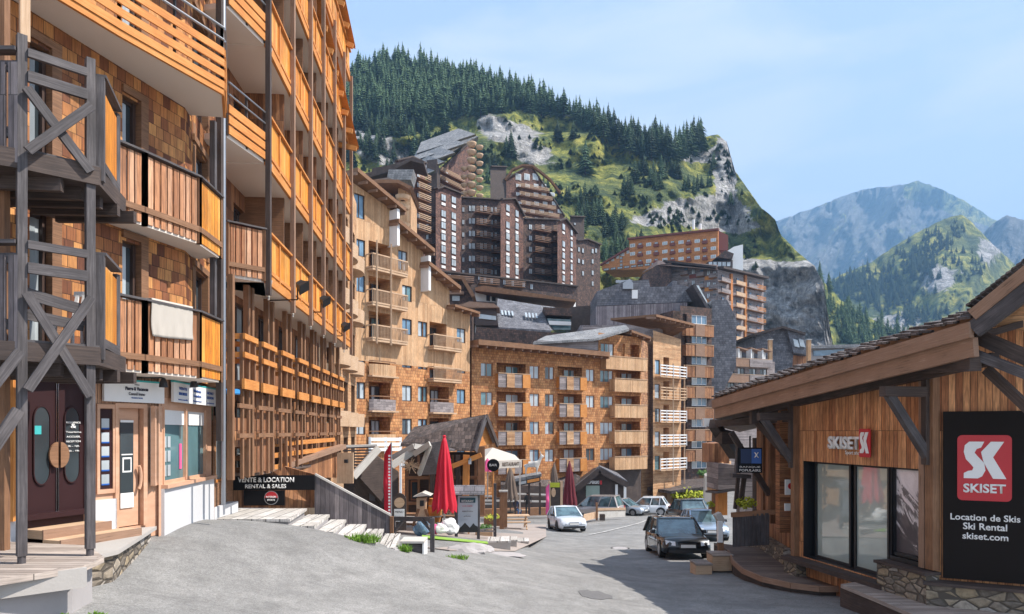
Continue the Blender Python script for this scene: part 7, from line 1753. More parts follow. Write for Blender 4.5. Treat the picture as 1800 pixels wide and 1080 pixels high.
# ============================================================ mountain restaurant (600-960 px)
RS = thing('restaurant', 'rustic wooden mountain restaurant with a big dark shingle roof and white-edged little gables', 'restaurant', P(780, 900, 29))
rd, ap, ev, lf, er = P(728, 755, 32), P(853, 734, 29.5), P(834, 794, 28.6), P(704, 785, 29.5), P(873, 783, 31)
mb = MB(); mb.extrude([rd, ap, ev, lf], (0, .05, .12)); mb.extrude([ap, P(865, 745, 34), er, ap+Vector((.02, .0, 0))], (0, 0, .1)) if False else None
mb.face([ap+Vector((0, 0, .12)), rd+Vector((0, 0, .12)), rd+Vector((1.5, 5, -1.0)), er+Vector((0, 2, .1))]); mb.face([ap+Vector((0, 0, .12)), er+Vector((0, 2, .1)), er+Vector((0, 0, .1))]); mb.build('roof', M['roof_shingle'], RS)
mb = MB(); mb.beam(ap+Vector((.03, -.05, .05)), ev+Vector((.03, -.05, .0)), .08, .24); mb.build('barge_board', M['timber_grey'], RS); mb = MB(); mb.beam(ap+Vector((.05, -.05, .05)), er+Vector((.05, 0, 0)), .08, .24); mb.build('barge_board', M['timber_dark'], RS)
mb = MB(); mb.extrude([P(852, 745, 30), P(866, 780, 31), P(842, 785, 29.5)], (.0, .1, 0)); mb.build('gable_boards', M['timber_orange'], RS)
mb = MB(); mb.extrude([P(712, 795, 30), P(840, 795, 29.5), P(840, 905, 29.5), P(712, 905, 30)], (0, .2, 0)); mb.build('wall', M['timber_dark'], RS)
for (x0, y0, x1, y1, Y, w_, mt) in ((818, 905, 820, 800, 28.6, .26, 'timber_orange'), (846, 905, 846, 785, 29, .3, 'timber_brown'), (760, 905, 760, 800, 29, .2, 'timber_dark'), (805, 905, 805, 800, 28.8, .18, 'timber_dark'), (795, 820, 846, 800, 28.5, .2, 'timber_orange')):
    mb = MB(); mb.beam(P(x0, y0, Y), P(x1, y1, Y), w_, w_); mb.build('post', M[mt], RS)
# little entrance gables with white edge boards
for (a, b, c_, Y) in (((690, 806), (728, 786), (766, 792), 26), ((728, 800), (756, 782), (736, 835), 25.2)):
    pa, pb, pc = P(*a, Y), P(*b, Y-.4), P(*c_, Y+.5)
    mb = MB(); mb.extrude([pa, pb, pb+Vector((.6, 2.2, .1)), pa+Vector((.4, 2.2, -.1))], (0, 0, .06)); mb.build('gable_roof', M['timber_grey'], RS); mb = MB(); mb.beam(pa+Vector((0, -.03, .03)), pb+Vector((0, -.03, .03)), .06, .2); mb.build('edge_board', M['timber_white'], RS)
    mb = MB(); mb.extrude([pb, pc, pc+Vector((.6, 2.0, -.1)), pb+Vector((.6, 2.2, .1))], (0, 0, .06)); mb.build('gable_roof', M['timber_grey'], RS); mb = MB(); mb.beam(pb+Vector((0, -.03, .03)), pc+Vector((0, -.03, .03)), .06, .2); mb.build('edge_board', M['timber_white'], RS)
mb = MB(); mb.beam(P(737, 835, 25.2), P(756, 784, 25), .06, .16); mb.beam(P(757, 782, 25), P(750, 800, 25), .05, .12); mb.build('edge_board', M['timber_white'], RS)
LS = thing('shed', 'small shed with a slatted lean-to roof and a white-edged gable left of the restaurant', 'shed', P(630, 900, 24))
mb = MB()
for k in range(9): t = k/8; mb.beam(P(603+4*t, 788+38*t, 25-1.2*t), P(664-38*t, 786+42*t, 25-1.2*t), .24, .05)
mb.build('slat_roof', M['timber_grey'], LS); mb = MB(); mb.beam(P(621, 838, 23.5), P(666, 788, 24.2), .08, .26); mb.build('edge_board', M['timber_white'], LS); mb = MB(); mb.beam(P(600, 785, 25), P(662, 783, 25.4), .3, .08); mb.build('ridge_board', M['timber_white'], LS)
mb = MB(); mb.extrude([P(604, 830, 24.6), P(628, 835, 24.2), P(660, 800, 24.8), P(700, 830, 25.5), P(700, 915, 25.5), P(604, 915, 24.6)], (0, .15, 0)); mb.build('wall', M['timber_dark'], LS)
mb = MB(); mb.beam(P(607, 850, 23.4), P(607, 796, 23.4), .55, .1); mb.build('post', M['timber_pale'], LS); mb = MB(); mb.box(P(606, 814, 23.3), P(611, 808, 23.2)); mb.build('light_hole', M['black'], LS)
mb = MB(); mb.beam(P(650, 845, 25), P(728, 792, 25.8), .08, .26); mb.build('edge_board', M['timber_white'], LS)
mb = MB(); mb.beam(P(655, 880, 25), P(655, 838, 25), .2, .2); mb.beam(P(672, 890, 25.2), P(668, 836, 25.2), .16, .16); mb.build('post', M['timber_grey'], LS)
# branch star over the entrance
BS = thing('branch_ornament', 'star of pale branches hanging in the restaurant entrance gable', 'ornament', P(722, 822, 25)); c = P(722, 820, 25); mb = MB(); R_ = random.Random(8)
for i in range(46):
    a = R_.random()*6.28; L_ = R_.uniform(.2, .42); d = Vector((math.cos(a), R_.uniform(-.2, .2), math.sin(a)*.75)); mb.beam(c+d*.04, c+d*L_, .018, .018)
mb.build('branches', M['timber_pale'], BS)
# closed umbrellas
def closed_umbrella(name, label, px, ytop, ybot, ybase, Y, rad, mat, n=9, group=None, slim=.35):
    b = P(px, ybase, Y); zt = P(px, ytop, Y).z-b.z; zb = P(px, ybot, Y).z-b.z
    r = thing(name, label, 'parasol', b, 0, group); mb = MB(); mb.tube(b, b+Vector((0, 0, zt*1.0)), .035, n=8); mb.tube(b, b+Vector((0, 0, .1)), .25, n=12); mb.build('pole', M['timber_white'] if mat == 'red' else M['black'], r)
    mb = MB(); N = n*6; rows = []
    for k in range(15):
        v = k/14; rr = rad*(.10+.90*v**.75)*(1+.06*math.sin(v*7)) if v < .93 else rad*(.99-.05*(v-.93)/.07)
        ring_ = []
        for i in range(N):
            t = 2*math.pi*i/N; f = 1+slim*.5*math.cos(n*t+.5*math.sin(v*4))*min(1, v*2.2); hem = (zb-.10*math.cos(n*t)) if k == 14 else None
            z = zt-(zt-zb)*v if hem is None else hem
            ring_.append(b+Vector((math.cos(t)*rr*f, math.sin(t)*rr*f, z)))
        rows.append(ring_)
    for k in range(14):
        for i in range(N): j = (i+1) % N; mb.face([rows[k][j], rows[k][i], rows[k+1][i], rows[k+1][j]])
    mb.face(rows[0])
    mb.build('canopy', M[mat], r, smooth=True)
    mb = MB(); mb.lathe(b+Vector((0, 0, zt-.02)), [(.06, 0), (.07, .04), (.03, .08)], 8); mb.build('finial', M[mat], r)
closed_umbrella('parasol', 'big closed crimson parasol in front of the restaurant', 781, 768, 897, 936, 25, .42, 'red')
def picnic(label, px, py, Y, rot, mat='timber_grey'):
    p = P(px, py, Y); p.z = gz(p.x, p.y)+.03; r = thing('picnic_table', label, 'table', p, 0, 'timber tables of the restaurant terrace'); c, s_ = math.cos(rot), math.sin(rot)
    X = lambda x, y, z: p+Vector((x*c-y*s_, x*s_+y*c, z))
    mb = MB(); mb.beam(X(-.8, 0, .74), X(.8, 0, .74), .7, .05); mb.build('tabletop', M[mat], r)
    for sy in (-.62, .62): mb = MB(); mb.beam(X(-.8, sy, .44), X(.8, sy, .44), .26, .05); mb.build('bench', M[mat], r)
    for sx in (-.6, .6): mb = MB(); mb.beam(X(sx, -.62, .02), X(sx, .2, .72), .07, .1); mb.beam(X(sx, .62, .02), X(sx, -.2, .72), .07, .1); mb.beam(X(sx, -.66, .38), X(sx, .66, .38), .05, .1); mb.build('trestle', M[mat], r)
picnic('timber table with benches in the dark entrance behind the wooden cabinet', 715, 920, 26.5, -.2, 'timber_brown'); picnic('pale timber table with benches between the stout posts and the terrace wall', 905, 920, 38, .1, 'timber_pale'); picnic('brown timber table with benches behind the menu board', 800, 925, 30, .05, 'timber_brown')
closed_umbrella('parasol', 'closed taupe parasol beside the wooden posts left of the terrace rail', 897, 822, 878, 902, 46, .5, 'taupe', group='closed parasols of the terrace bars')
closed_umbrella('parasol', 'closed taupe parasol behind the yellow-topped board', 974, 815, 862, 900, 58, .42, 'taupe', group='closed parasols of the terrace bars')
closed_umbrella('parasol', 'tall closed dark red parasol by the gabled kiosk', 1001, 812, 888, 900, 54, .55, 'darkred', group='closed parasols of the terrace bars')
# flags
def flag(name, label, px, y0, y1, ybase, Y, w_, mat, marks):
    b = P(px, ybase, Y); r = thing(name, label, 'flag', b); zt, zb = P(px, y0, Y).z, P(px, y1, Y).z; mb = MB(); mb.tube(b, Vector((b.x, b.y, zt)), .02, n=8); mb.build('pole', M['steel'], r)
    mb = MB(); n = 26
    def q(i, s_): t = i/n; z = zb+(zt-zb)*t; wv = .05*math.sin(t*9)+.02*math.sin(t*23); ww = w_*min(1, (1-t)*7+.05); return Vector((b.x-ww*s_, b.y+wv*s_*1.5, z))
    for i in range(n): mb.face([q(i, 0), q(i, .5), q(i+1, .5), q(i+1, 0)]); mb.face([q(i, .5), q(i, 1), q(i+1, 1), q(i+1, .5)])
    c = mb.build('cloth', M[mat], r, smooth=True); md = c.modifiers.new('t', 'SOLIDIFY'); md.thickness = .008
    if marks:
        mb = MB()
        for i in range(marks): z = zb+(zt-zb)*(.06+.8*i/marks); mb.box((b.x-.09, b.y-.06, z), (b.x-.03, b.y-.04, z+.06)); 
        mb.build('lettering', M['white'], r)
flag('flag', 'tall narrow crimson feather flag beside the end of the grey boarded wall', 688, 778, 918, 940, 22, .24, 'red', 20)
flag('flag', 'tall narrow pink feather flag on the terrace by the yellow-topped board', 966, 850, 905, 912, 46, .25, 'pink', 0)
# menu board
MBd = thing('menu_board', 'standing menu board on two posts under a small grey shingle roof', 'sign', P(822, 952, 25.4))
Ym = 25.4
for x0 in (802, 841): mb = MB(); mb.beam(P(x0, 953, Ym), P(x0, 866, Ym), .11, .11); mb.build('post', M['timber_grey'], MBd)
mb = MB(); a = P(790, 869, Ym); b = P(852, 858, Ym); mb.extrude([Vector((a.x, Ym-.3, a.z)), Vector((b.x, Ym-.3, a.z)), Vector((b.x, Ym+.05, b.z+.05)), Vector((a.x, Ym+.05, b.z+.05))], (0, .03, .05)); mb.extrude([Vector((a.x, Ym+.4, a.z)), Vector((b.x, Ym+.4, a.z)), Vector((b.x, Ym+.05, b.z+.05)), Vector((a.x, Ym+.05, b.z+.05))], (0, .03, .05)); mb.build('roof', M['shingle_grey'], MBd)
fm_ = Frame((P(805, 0, Ym).x, Ym-.06), (P(840, 0, Ym).x, Ym-.06)); Z = lambda y: fm_.z_at(y, 0); mb = MB(); fm_.box(mb, 0, fm_.L, -.04, 0, Z(936), Z(872)); mb.build('panel', plain('menu_panel', (.36, .40, .46), .5, .05), MBd)
mb = MB(); fm_.box(mb, fm_.L*.1, fm_.L*.88, 0, .01, Z(884), Z(875)); mb.build('title_block', plain('petrol', (.01, .06, .09)), MBd)
text('lettering', 'RESTAURANT', fm_.L*.6, fm_.pt(fm_.L*.49, .01, Z(883)), fm_.t, fm_.n, M['white'], MBd, align='CENTER', height=.08)
for k, (tx, w_) in enumerate((('A LA CARTE', .5), ('fondue & raclette', .55), ('grillades', .35))): text('lettering', tx, fm_.L*w_, fm_.pt(fm_.L*.48, .002, Z(891+9*k)), fm_.t, fm_.n, M['logo_red'] if k == 0 else M['taupe'], MBd, align='CENTER', height=.05)
mb = MB(); mb.extrude([fm_.pt(fm_.L*u, 0, Z(y)) for u, y in ((0, 936), (1, 936), (1, 926), (.88, 924), (.78, 920), (.6, 928), (.36, 919), (.2, 925), (0, 931))], fm_.n*.008); mb.build('mountain_motif', M['black'], MBd)
# totem board (rounded white)
TB = thing('totem_board', 'round-topped white notice totem beside the crimson feather flag', 'sign', P(703, 935, 23.5)); Y = 23.5
mb = MB(); pts = [P(690, 933, Y), P(714, 933, Y)]+[P(702+12*math.cos(t), 880-13*math.sin(t), Y) for t in [i*math.pi/10 for i in range(11)]]; mb.extrude(pts, (0, .06, 0)); mb.build('backboard', M['timber_dark'], TB)
mb = MB(); mb.extrude([P(702+9*math.cos(t), 884-9*math.sin(t), Y-.02) for t in [i*math.pi/10 for i in range(20)]], (0, -.02, 0)); mb.build('round_panel', M['timber_pale'], TB); mb = MB(); mb.extrude([P(693, 917, Y-.02), P(711, 917, Y-.02), P(711, 895, Y-.02), P(693, 895, Y-.02)], (0, -.02, 0)); mb.build('square_panel', M['white'], TB)
ff = Frame((P(693, 0, Y).x, Y-.045), (P(711, 0, Y).x, Y-.045)); text('lettering', 'MENU', ff.L*.8, ff.pt(ff.L/2, 0, ff.z_at(902, 0)), ff.t, ff.n, M['black'], TB, align='CENTER', height=.07); text('lettering', 'DU JOUR', ff.L*.8, ff.pt(ff.L/2, 0, ff.z_at(911, 0)), ff.t, ff.n, M['black'], TB, align='CENTER', height=.06)
# kennel-like cabinet
KB = thing('wooden_cabinet', 'little roofed wooden cabinet with a round hole in front of the restaurant', 'cabinet', P(740, 920, 25.5)); Y = 25.5
mb = MB(); mb.box(P(732, 912, Y), P(751, 874, Y+.5)); mb.build('body', M['timber_pale'], KB); mb = MB(); mb.extrude([P(725, 874, Y-.15), P(742, 866, Y-.15), P(757, 872, Y-.15), P(742, 862, Y-.15)][:3], (0, .9, 0)); mb.build('roof', M['timber_white'], KB)
mb = MB(); mb.box(P(738, 890, Y-.02), P(745, 880, Y-.03)); mb.build('opening', M['black'], KB); mb = MB(); mb.beam(P(726, 925, Y), P(736, 895, Y), .1, .1); mb.beam(P(757, 925, Y), P(748, 895, Y), .1, .1); mb.build('leg', M['timber_brown'], KB)
BR = thing('barrel', 'orange-brown wooden barrel half behind the crimson parasol', 'barrel', P(764, 918, 26)); mb = MB(); mb.lathe(P(764, 918, 26), [(.2, 0), (.26, .25), (.28, .45), (.26, .65), (.2, .9)], 16); mb.build('staves', M['timber_orange'], BR)
mb = MB(); [mb.lathe(P(764, 918, 26)+Vector((0, 0, z)), [(.255, 0), (.265, .02), (.27, .06)], 16) for z in (.2, .6)]; mb.build('hoops', M['steel'], BR)
def sack(c, r, seed, mat, label):
    o = boulder('cushion_bag', label, c, r, seed, mat); o['category'] = 'bag'; o['group'] = 'bags lying in front of the restaurant'
sack(P(742, 928, 24), (.28, .25, .26), 5, 'glass_blue', 'blue bag on the ground left of the crimson parasol'); sack(P(776, 930, 23.8), (.22, .2, .18), 6, 'white', 'small white bag at the foot of the crimson parasol'); sack(P(790, 926, 24.4), (.34, .25, .28), 7, 'white', 'larger white bag between the crimson parasol and the menu board'); sack(P(764, 930, 24.2), (.16, .2, .16), 8, 'pink', 'pinkish bag between the blue and white ones')
mt = MB(); zt_ = lambda p: Vector((p[0], p[1], gz(p[0], p[1])+.03))
def patch(name, pts, mat, label, kind=None, up=.03, th=.02, cat='mat'):
    mb = MB(); vs_ = [Vector((x, y, gz(x, y)+up)) for x, y in pts]; mb.extrude(vs_, (0, 0, th)); o = mb.build(name, M[mat]); 
    if kind: tag(o, kind=kind)
    else: tag(o, label, cat)
patch('turf_mat', [at_px(742, 22.0), at_px(866, 22.4), at_px(868, 23.3), at_px(742, 23.3)], 'mat_green', 'bright green turf mat lying in front of the menu board', up=.05)
patch('terrace', [at_px(690, 19.2), at_px(790, 18.6), at_px(905, 21.6), at_px(960, 33), at_px(960, 44), at_px(700, 40), at_px(600, 26)], 'terrace_paving', None, 'structure', up=.02)
# rail fence in front
def rail_fence(name, label, posts, rails, Y, mat='timber_grey', w_=.11, group=None):
    r = thing(name, label, 'fence', P(posts[0][0], posts[0][2], posts[0][3]), 0, group)
    for px, y0, y1, Yp in posts: mb = MB(); mb.beam(P(px, y1, Yp), P(px, y0, Yp), w_, w_); mb.build('post', M[mat], r)
    for (a, b, h_) in rails: mb = MB(); mb.beam(P(*a), P(*b), .07, h_); mb.build('rail', M[mat], r)
rail_fence('rail_fence', 'low grey rail fence with slanting braces between the boarded wall and a single post', [(760, 911, 976, 17.6), (692, 912, 938, 19.5)], [((686, 912, 19.6), (762, 913, 17.6), .12), ((692, 936, 19.5), (710, 914, 19), .08), ((742, 914, 18), (758, 932, 17.7), .08)], 18)
rail_fence('rail_fence', 'grey post with a slack low rail right of the menu board', [(870, 850, 952, 27)], [((842, 934, 26), (870, 934, 27), .06), ((842, 932, 26), (870, 928, 27), .04)], 27, w_=.12)
for k, (px, Y) in enumerate(((882, 31), (888, 32.5))): po = thing('timber_post', ['stout brown post right of the menu board', 'stout brown post just behind the one right of the menu board'][k], 'post', P(px, 930, Y), 0, 'stout posts beside the terrace'); mb = MB(); mb.beam(P(px, 930-3*k, Y), P(px, 865, Y), .2, .2); mb.build('shaft', M['timber_brown'], po); mb = MB(); mb.beam(P(px, 865, Y), P(px, 862, Y), .26, .26); mb.build('cap', M['timber_white'], po)
# edging stones + rubble + kerb blocks
for k, (x0, y0, Y, sx_, hh) in enumerate(((893, 948, 23.5, .6, .22), (878, 957, 21.8, .7, .25), (915, 939, 26, .6, .2))):
    kb = thing('kerb_block', ['middle pale kerb block on the road edge right of the menu board', 'nearest pale kerb block on the road edge, before the grey rubble', 'farthest pale kerb block on the road edge'][k], 'kerb block', P(x0, y0, Y), 0, 'pale kerb blocks'); a = P(x0, y0, Y); mb = MB(); g_z = gz(a.x, Y); mb.box((a.x-sx_/2, Y-.3, g_z-.1), (a.x+sx_/2, Y+.5, g_z+hh)); mb.build('block', M['stone_step'], kb); mb = MB(); mb.box((a.x-sx_/2-.02, Y-.33, g_z+hh), (a.x+sx_/2+.02, Y+.53, g_z+hh+.05)); mb.build('top_slab', M['plank_white'], kb)
boulder('boulder', 'pale rubble stone at the asphalt edge below the menu board', P(822, 968, 19.2), (.55, .4, .2), 11); boulder('boulder', 'smaller grey rubble stone right of the pale one', P(846, 966, 20), (.35, .35, .16), 13); boulder('boulder', 'flat low rubble stone reaching towards the road', P(870, 976, 19.8), (.8, .4, .07), 15)
# terrace rails, brown wall and seats (880-965)
TR = thing('terrace_wall', 'long brown timber terrace wall with white handrails along the bar terraces', 'terrace wall', P(920, 905, 50))
mb = MB(); mb.extrude([P(835, 909, 50), P(963, 906, 52), P(963, 893, 52), P(835, 896, 50)], (0, .5, 0)); mb.build('bench_wall', M['timber_brown'], TR); mb = MB(); mb.extrude([P(835, 895, 53), P(963, 893, 54), P(963, 873, 54), P(835, 876, 53)], (0, .2, 0)); mb.build('back_wall', M['timber_dark'], TR)
for (a, b, hh) in (((846, 880, 52), (963, 882, 53), .14), ((896, 868, 52.5), (965, 870, 53), .12), ((846, 872, 50), (872, 873, 50), .12), ((846, 886, 50), (872, 886, 50), .12)): mb = MB(); mb.beam(P(*a), P(*b), .1, hh); mb.build('handrail', M['timber_white'], TR)
mb = MB(); mb.extrude([P(880, 862, 60), P(1020, 868, 64), P(1020, 838, 66), P(990, 820, 68), P(880, 816, 68)], (0, 1, 0)); mb.build('roof', M['roof_shingle'], TR)
mb = MB(); mb.extrude([P(880, 882, 60), P(1012, 884, 62), P(1012, 858, 62), P(880, 852, 60)], (0, .3, 0)); mb.build('dark_bar_front', M['timber_dark'], TR)
# white marquee with lettering
MQ = thing('marquee', 'white marquee with a lettered valance right of the restaurant gable', 'marquee', P(885, 880, 40))
mb = MB(); a, b, c_, d = P(846, 812, 38), P(917, 812, 40), P(905, 800, 44), P(852, 790, 42); ap_ = P(866, 787, 41)
mb.face([a, b, ap_]); mb.face([b, c_, ap_]); mb.face([c_, d, ap_]); mb.face([d, a, ap_]); mb.build('canopy', M['cream_fabric'], MQ)
fq = Frame((a.x, a.y), (b.x, b.y)); zq = fq.z_at(812, 0); mb = MB(); fq.box(mb, 0, fq.L, -.03, 0, zq-.42, zq+.02); mb.build('valance', M['cream_fabric'], MQ)
text('lettering', 'RESTAURANT', fq.L*.42, fq.pt(fq.L*.72, .01, zq-.3), fq.t, fq.n, M['taupe'], MQ, height=.22, align='CENTER', bold=.02)
mb = MB(); fq.box(mb, 0, fq.L*.4, .0, .03, zq-.4, zq-.05); mb.build('dark_band', M['navy'], MQ)
for px in (850, 914): mb = MB(); mb.beam(P(px, 900, 39), P(px, 812, 39), .08, .08); mb.build('leg', M['timber_white'], MQ)
RSg = thing('round_sign', 'round black bar sign on a yellow pole in front of the marquee', 'sign', P(867, 850, 36)); c = P(867, 818, 36); disc(c, .33, Vector((1, 0, 0)), Vector((0, -1, 0)), M['blacksign'], RSg, 'disc', .04); mb = MB(); mb.tube(c+Vector((0, .05, -.3)), P(866, 905, 36)+Vector((0, .05, 0)), .04, n=8); mb.build('pole', M['timber_orange'], RSg)
text('lettering', 'BAR', .4, c+Vector((0, -.045, -.05)), (1, 0, 0), (0, -1, 0), M['white'], RSg, height=.12, align='CENTER')
RF = thing('parasol', 'small closed pink and white parasol left of the round black sign', 'parasol', P(857, 880, 37)); b_ = P(857, 880, 37); mb = MB(); mb.tube(b_, P(857, 806, 37), .03, n=6); mb.build('pole', M['steel'], RF); mb = MB(); mb.lathe(P(857, 829, 37), [(.22, 0), (.2, .25), (.1, .6), (.02, .7)], 12, wob=.12); mb.build('canopy', M['pink'], RF)
# kiosk stand with animal figure on its roof
KS = thing('snack_stand', 'snack stand with a slanting sign roof carrying a white animal figure', 'stand', P(925, 895, 48))
mb = MB(); mb.extrude([P(903, 842, 47), P(952, 833, 47), P(952, 838, 47), P(903, 848, 47)], (0, 2.5, 0)); mb.build('roof', M['shingle_silver'], KS); fk = Frame((P(905, 0, 46.8).x, 46.8), (P(950, 0, 46.8).x, 46.8))
mb = MB(); mb.extrude([P(905, 848, 46.8), P(950, 838, 46.8), P(950, 847, 46.8), P(905, 856, 46.8)], (0, .1, 0)); mb.build('sign_band', M['black'], KS); mb = MB(); mb.extrude([P(927, 844.5, 46.7), P(948, 840.5, 46.7), P(948, 845.5, 46.7), P(927, 849.5, 46.7)], (0, .05, 0)); mb.build('orange_panel', M['timber_orange'], KS); mb = MB(); mb.extrude([P(912, 847.5, 46.7), P(925, 845, 46.7), P(925, 850, 46.7), P(912, 852.5, 46.7)], (0, .05, 0)); mb.build('pale_panel', M['glass_bright'], KS)
for px in (906, 930, 949): mb = MB(); mb.beam(P(px, 905, 47.3), P(px, 848, 47.3), .14, .14); mb.build('post', M['timber_dark'], KS)
def skinned(name, pts, edges, rad, mat, label=None, cat=None, parent=None, sub=2):
    me = bpy.data.meshes.new(name); me.from_pydata([tuple(p) for p in pts], edges, []); o = bpy.data.objects.new(name, me); LINK(o)
    sk = o.modifiers.new('skin', 'SKIN'); 
    for i, r_ in enumerate(rad): me.skin_vertices[0].data[i].radius = (r_, r_) if not isinstance(r_, tuple) else r_
    me.skin_vertices[0].data[0].use_root = True
    sb = o.modifiers.new('sub', 'SUBSURF'); sb.levels = sub; sb.render_levels = sub
    bpy.context.view_layer.update(); dg = bpy.context.evaluated_depsgraph_get(); m2 = bpy.data.meshes.new_from_object(o.evaluated_get(dg)); bpy.data.objects.remove(o)
    m2.name = name; m2.materials.clear(); [m2.materials.append(x) for x in (mat if isinstance(mat, list) else [mat])]
    o = bpy.data.objects.new(name, m2); LINK(o); o.parent = parent; m2.polygons.foreach_set('use_smooth', [True]*len(m2.polygons))
    if label: tag(o, label, cat)
    return o
# white deer-like figure (about 1.6 m) facing right
c = P(934, 836, 48); S_ = 1.5
V = [(0, 0, .55), (.28, 0, .56), (-.26, 0, .55), (.42, 0, .75), (.50, 0, .95), (.64, 0, .93), (-.36, 0, .5)]
E = [(0, 1), (0, 2), (1, 3), (3, 4), (4, 5), (2, 6)]; Rr = [.14, .13, .13, .075, .065, .03, .03]
for sx_, k0 in ((.28, 1), (-.26, 2)):
    for sy in (-.08, .08):
        b = len(V); V += [(sx_+.01, sy, .33), (sx_-.02, sy, .17), (sx_, sy, .0)]; E += [(k0, b), (b, b+1), (b+1, b+2)]; Rr += [.05, .028, .025]
for sy in (-.05, .05): b = len(V); V += [(.47, sy, 1.06), (.42, sy*2.2, 1.2)]; E += [(4, b), (b, b+1)]; Rr += [.02, .012]
an = skinned('animal_figure', [c+Vector(v)*S_*.95+Vector((0, 0, 0)) for v in V], E, [r_*S_ for r_ in Rr], M['timber_white'], 'white life-size animal figure standing on the slanting snack stand roof', 'figure')
# yellow-topped board, kiosk
YB = thing('activity_board', 'framed board with a yellow heading between the pink flag and the dark red parasol', 'sign', P(974, 905, 47)); mb = MB(); mb.extrude([P(966, 897, 47), P(987, 897, 47), P(987, 848, 47), P(966, 848, 47)], (0, .1, 0)); mb.build('panel', M['timber_dark'], YB)
mb = MB(); mb.extrude([P(967, 857, 46.9), P(984, 857, 46.9), P(984, 849, 46.9), P(967, 849, 46.9)], (0, .08, 0)); mb.build('heading', M['leaf_yellow'], YB); mb = MB(); mb.extrude([P(971+4*math.cos(t)+2, 866-8*math.sin(t), 46.9) for t in [i*math.pi/6 for i in range(12)]], (0, .05, 0)); mb.build('picture', M['timber_pale'], YB)
for px in (966, 987): mb = MB(); mb.beam(P(px, 904, 47), P(px, 846, 47), .16, .12); mb.build('post', M['timber_pale'], YB)
KO = thing('ski_kiosk', 'small dark shop with a white-lettered gable behind the parked people carrier', 'shop', P(1050, 890, 64)); Y = 63
mb = MB(); mb.extrude([P(1014, 888, Y), P(1100, 888, Y), P(1100, 851, Y), P(1054, 826, Y), P(1014, 856, Y)], (0, 4, 0)); mb.build('wall', M['timber_dark'], KO)
mb = MB(); mb.extrude([P(1011, 860, Y-.6), P(1054, 824, Y-.6), P(1054, 822, Y+4), P(1011, 850, Y+8)], (0, 0, .22)); mb.extrude([P(1054, 824, Y-.6), P(1103, 850, Y-.6), P(1085, 835, Y+6), P(1054, 822, Y+4)], (0, 0, .22)); mb.build('roof', M['shingle_grey'], KO)
mb = MB(); mb.beam(P(1011, 862, Y-.7), P(1054, 827, Y-.7), .1, .5); mb.beam(P(1054, 827, Y-.7), P(1103, 853, Y-.7), .1, .5); mb.build('barge_board', M['timber_dark'], KO)
mb = MB(); mb.extrude([P(1030, 880, Y-.1), P(1054, 880, Y-.1), P(1054, 854, Y-.1), P(1030, 854, Y-.1)], (0, .05, 0)); mb.build('shutter', plain('pale_green_shutter', (.30, .38, .33), .6), KO)
fk = Frame((P(1031, 0, Y-.3).x, Y-.3), (P(1058, 0, Y-.3).x, Y-.3)); text('lettering', 'SUPERSKI', fk.L*.8, fk.pt(fk.L*.42, 0, fk.z_at(851, 0)), fk.t, fk.n, M['white'], KO, height=.3, bold=.04, align='CENTER'); mb = MB(); fk.box(mb, fk.L*.87, fk.L, 0, .05, fk.z_at(852, 0), fk.z_at(845, 0)); mb.build('red_square', M['logo_red'], KO)
for px in (1083, 1098): mb = MB(); mb.extrude([P(px-1.5, 884, Y-.4), P(px+3, 884, Y-.4), P(px+3, 852, Y-.4), P(px-1.5, 852, Y-.4)], (0, .1, 0)); mb.build('white_post', M['white'], KO)
# canopy in front of the tower with arcade
CP = thing('arcade_roof', 'long grey canopy roof over a timber arcade with yellow flowers at the end of the street', 'arcade', P(1190, 890, 76)); Y = 76
mb = MB(); mb.extrude([P(1138, 862, Y), P(1180, 868, Y-2), P(1238, 861, Y-2), P(1238, 845, Y+6), P(1160, 852, Y+6)], (0, 0, .3)); mb.build('roof', M['roof_shingle'], CP)
mb = MB(); mb.extrude([P(1128, 905, Y+3), P(1245, 905, Y+3), P(1245, 850, Y+3), P(1128, 850, Y+3)], (0, 1, 0)); mb.build('back_wall', M['timber_dark'], CP)
for px in (1166, 1186, 1207, 1213, 1222, 1234): mb = MB(); mb.beam(P(px, 902, Y+1), P(px, 864, Y+1), .4, .3); mb.build('post', M['timber_orange' if px > 1200 else 'timber_brown'], CP)
mb = MB(); mb.extrude([P(1172, 897, Y), P(1180, 897, Y), P(1180, 868, Y), P(1172, 868, Y)], (0, .2, 0)); mb.build('shop_front', M['timber_pale'], CP)
mb = MB(); mb.extrude([P(1184, 903, Y-1), P(1240, 903, Y-1), P(1240, 890, Y-1), P(1184, 890, Y-1)], (0, .2, 0)); mb.build('low_wall', M['timber_brown'], CP)
for k, (px, py, r_, mt_) in enumerate(((1196, 870, 1.0, 'leaf_yellow'), (1214, 867, 1.1, 'leaf_yellow'), (1232, 867, 1.0, 'leaf_yellow'), (1254, 886, .45, 'leaf_yellow'), (1236, 832, .8, 'leaf_green'))):
    Yq = Y-1.5 if k < 3 else (27.5 if k == 3 else 84); pt_ = thing('flower_box', ['left yellow-green flower box under the arcade roof', 'middle yellow-green flower box under the arcade roof', 'right yellow-green flower box under the arcade roof', 'yellow-green shrub beside the pale balcony box', 'dark green shrub on a balcony of the slim brown tower'][k], 'plant', P(px, py, Yq), 0, 'plants at the end of the street')
    rr = r_ if k != 3 else .25; leafball(P(px, py, Yq), rr, 180, mt_, pt_, seed=k+20, sz=.2*rr if k != 3 else .05); mb = MB(); q = P(px, py, Yq); mb.box(q+Vector((-rr*.6, -.1, -rr*.9)), q+Vector((rr*.6, .2, -rr*.4))); mb.build('trough', M['timber_brown'], pt_)
mb = None
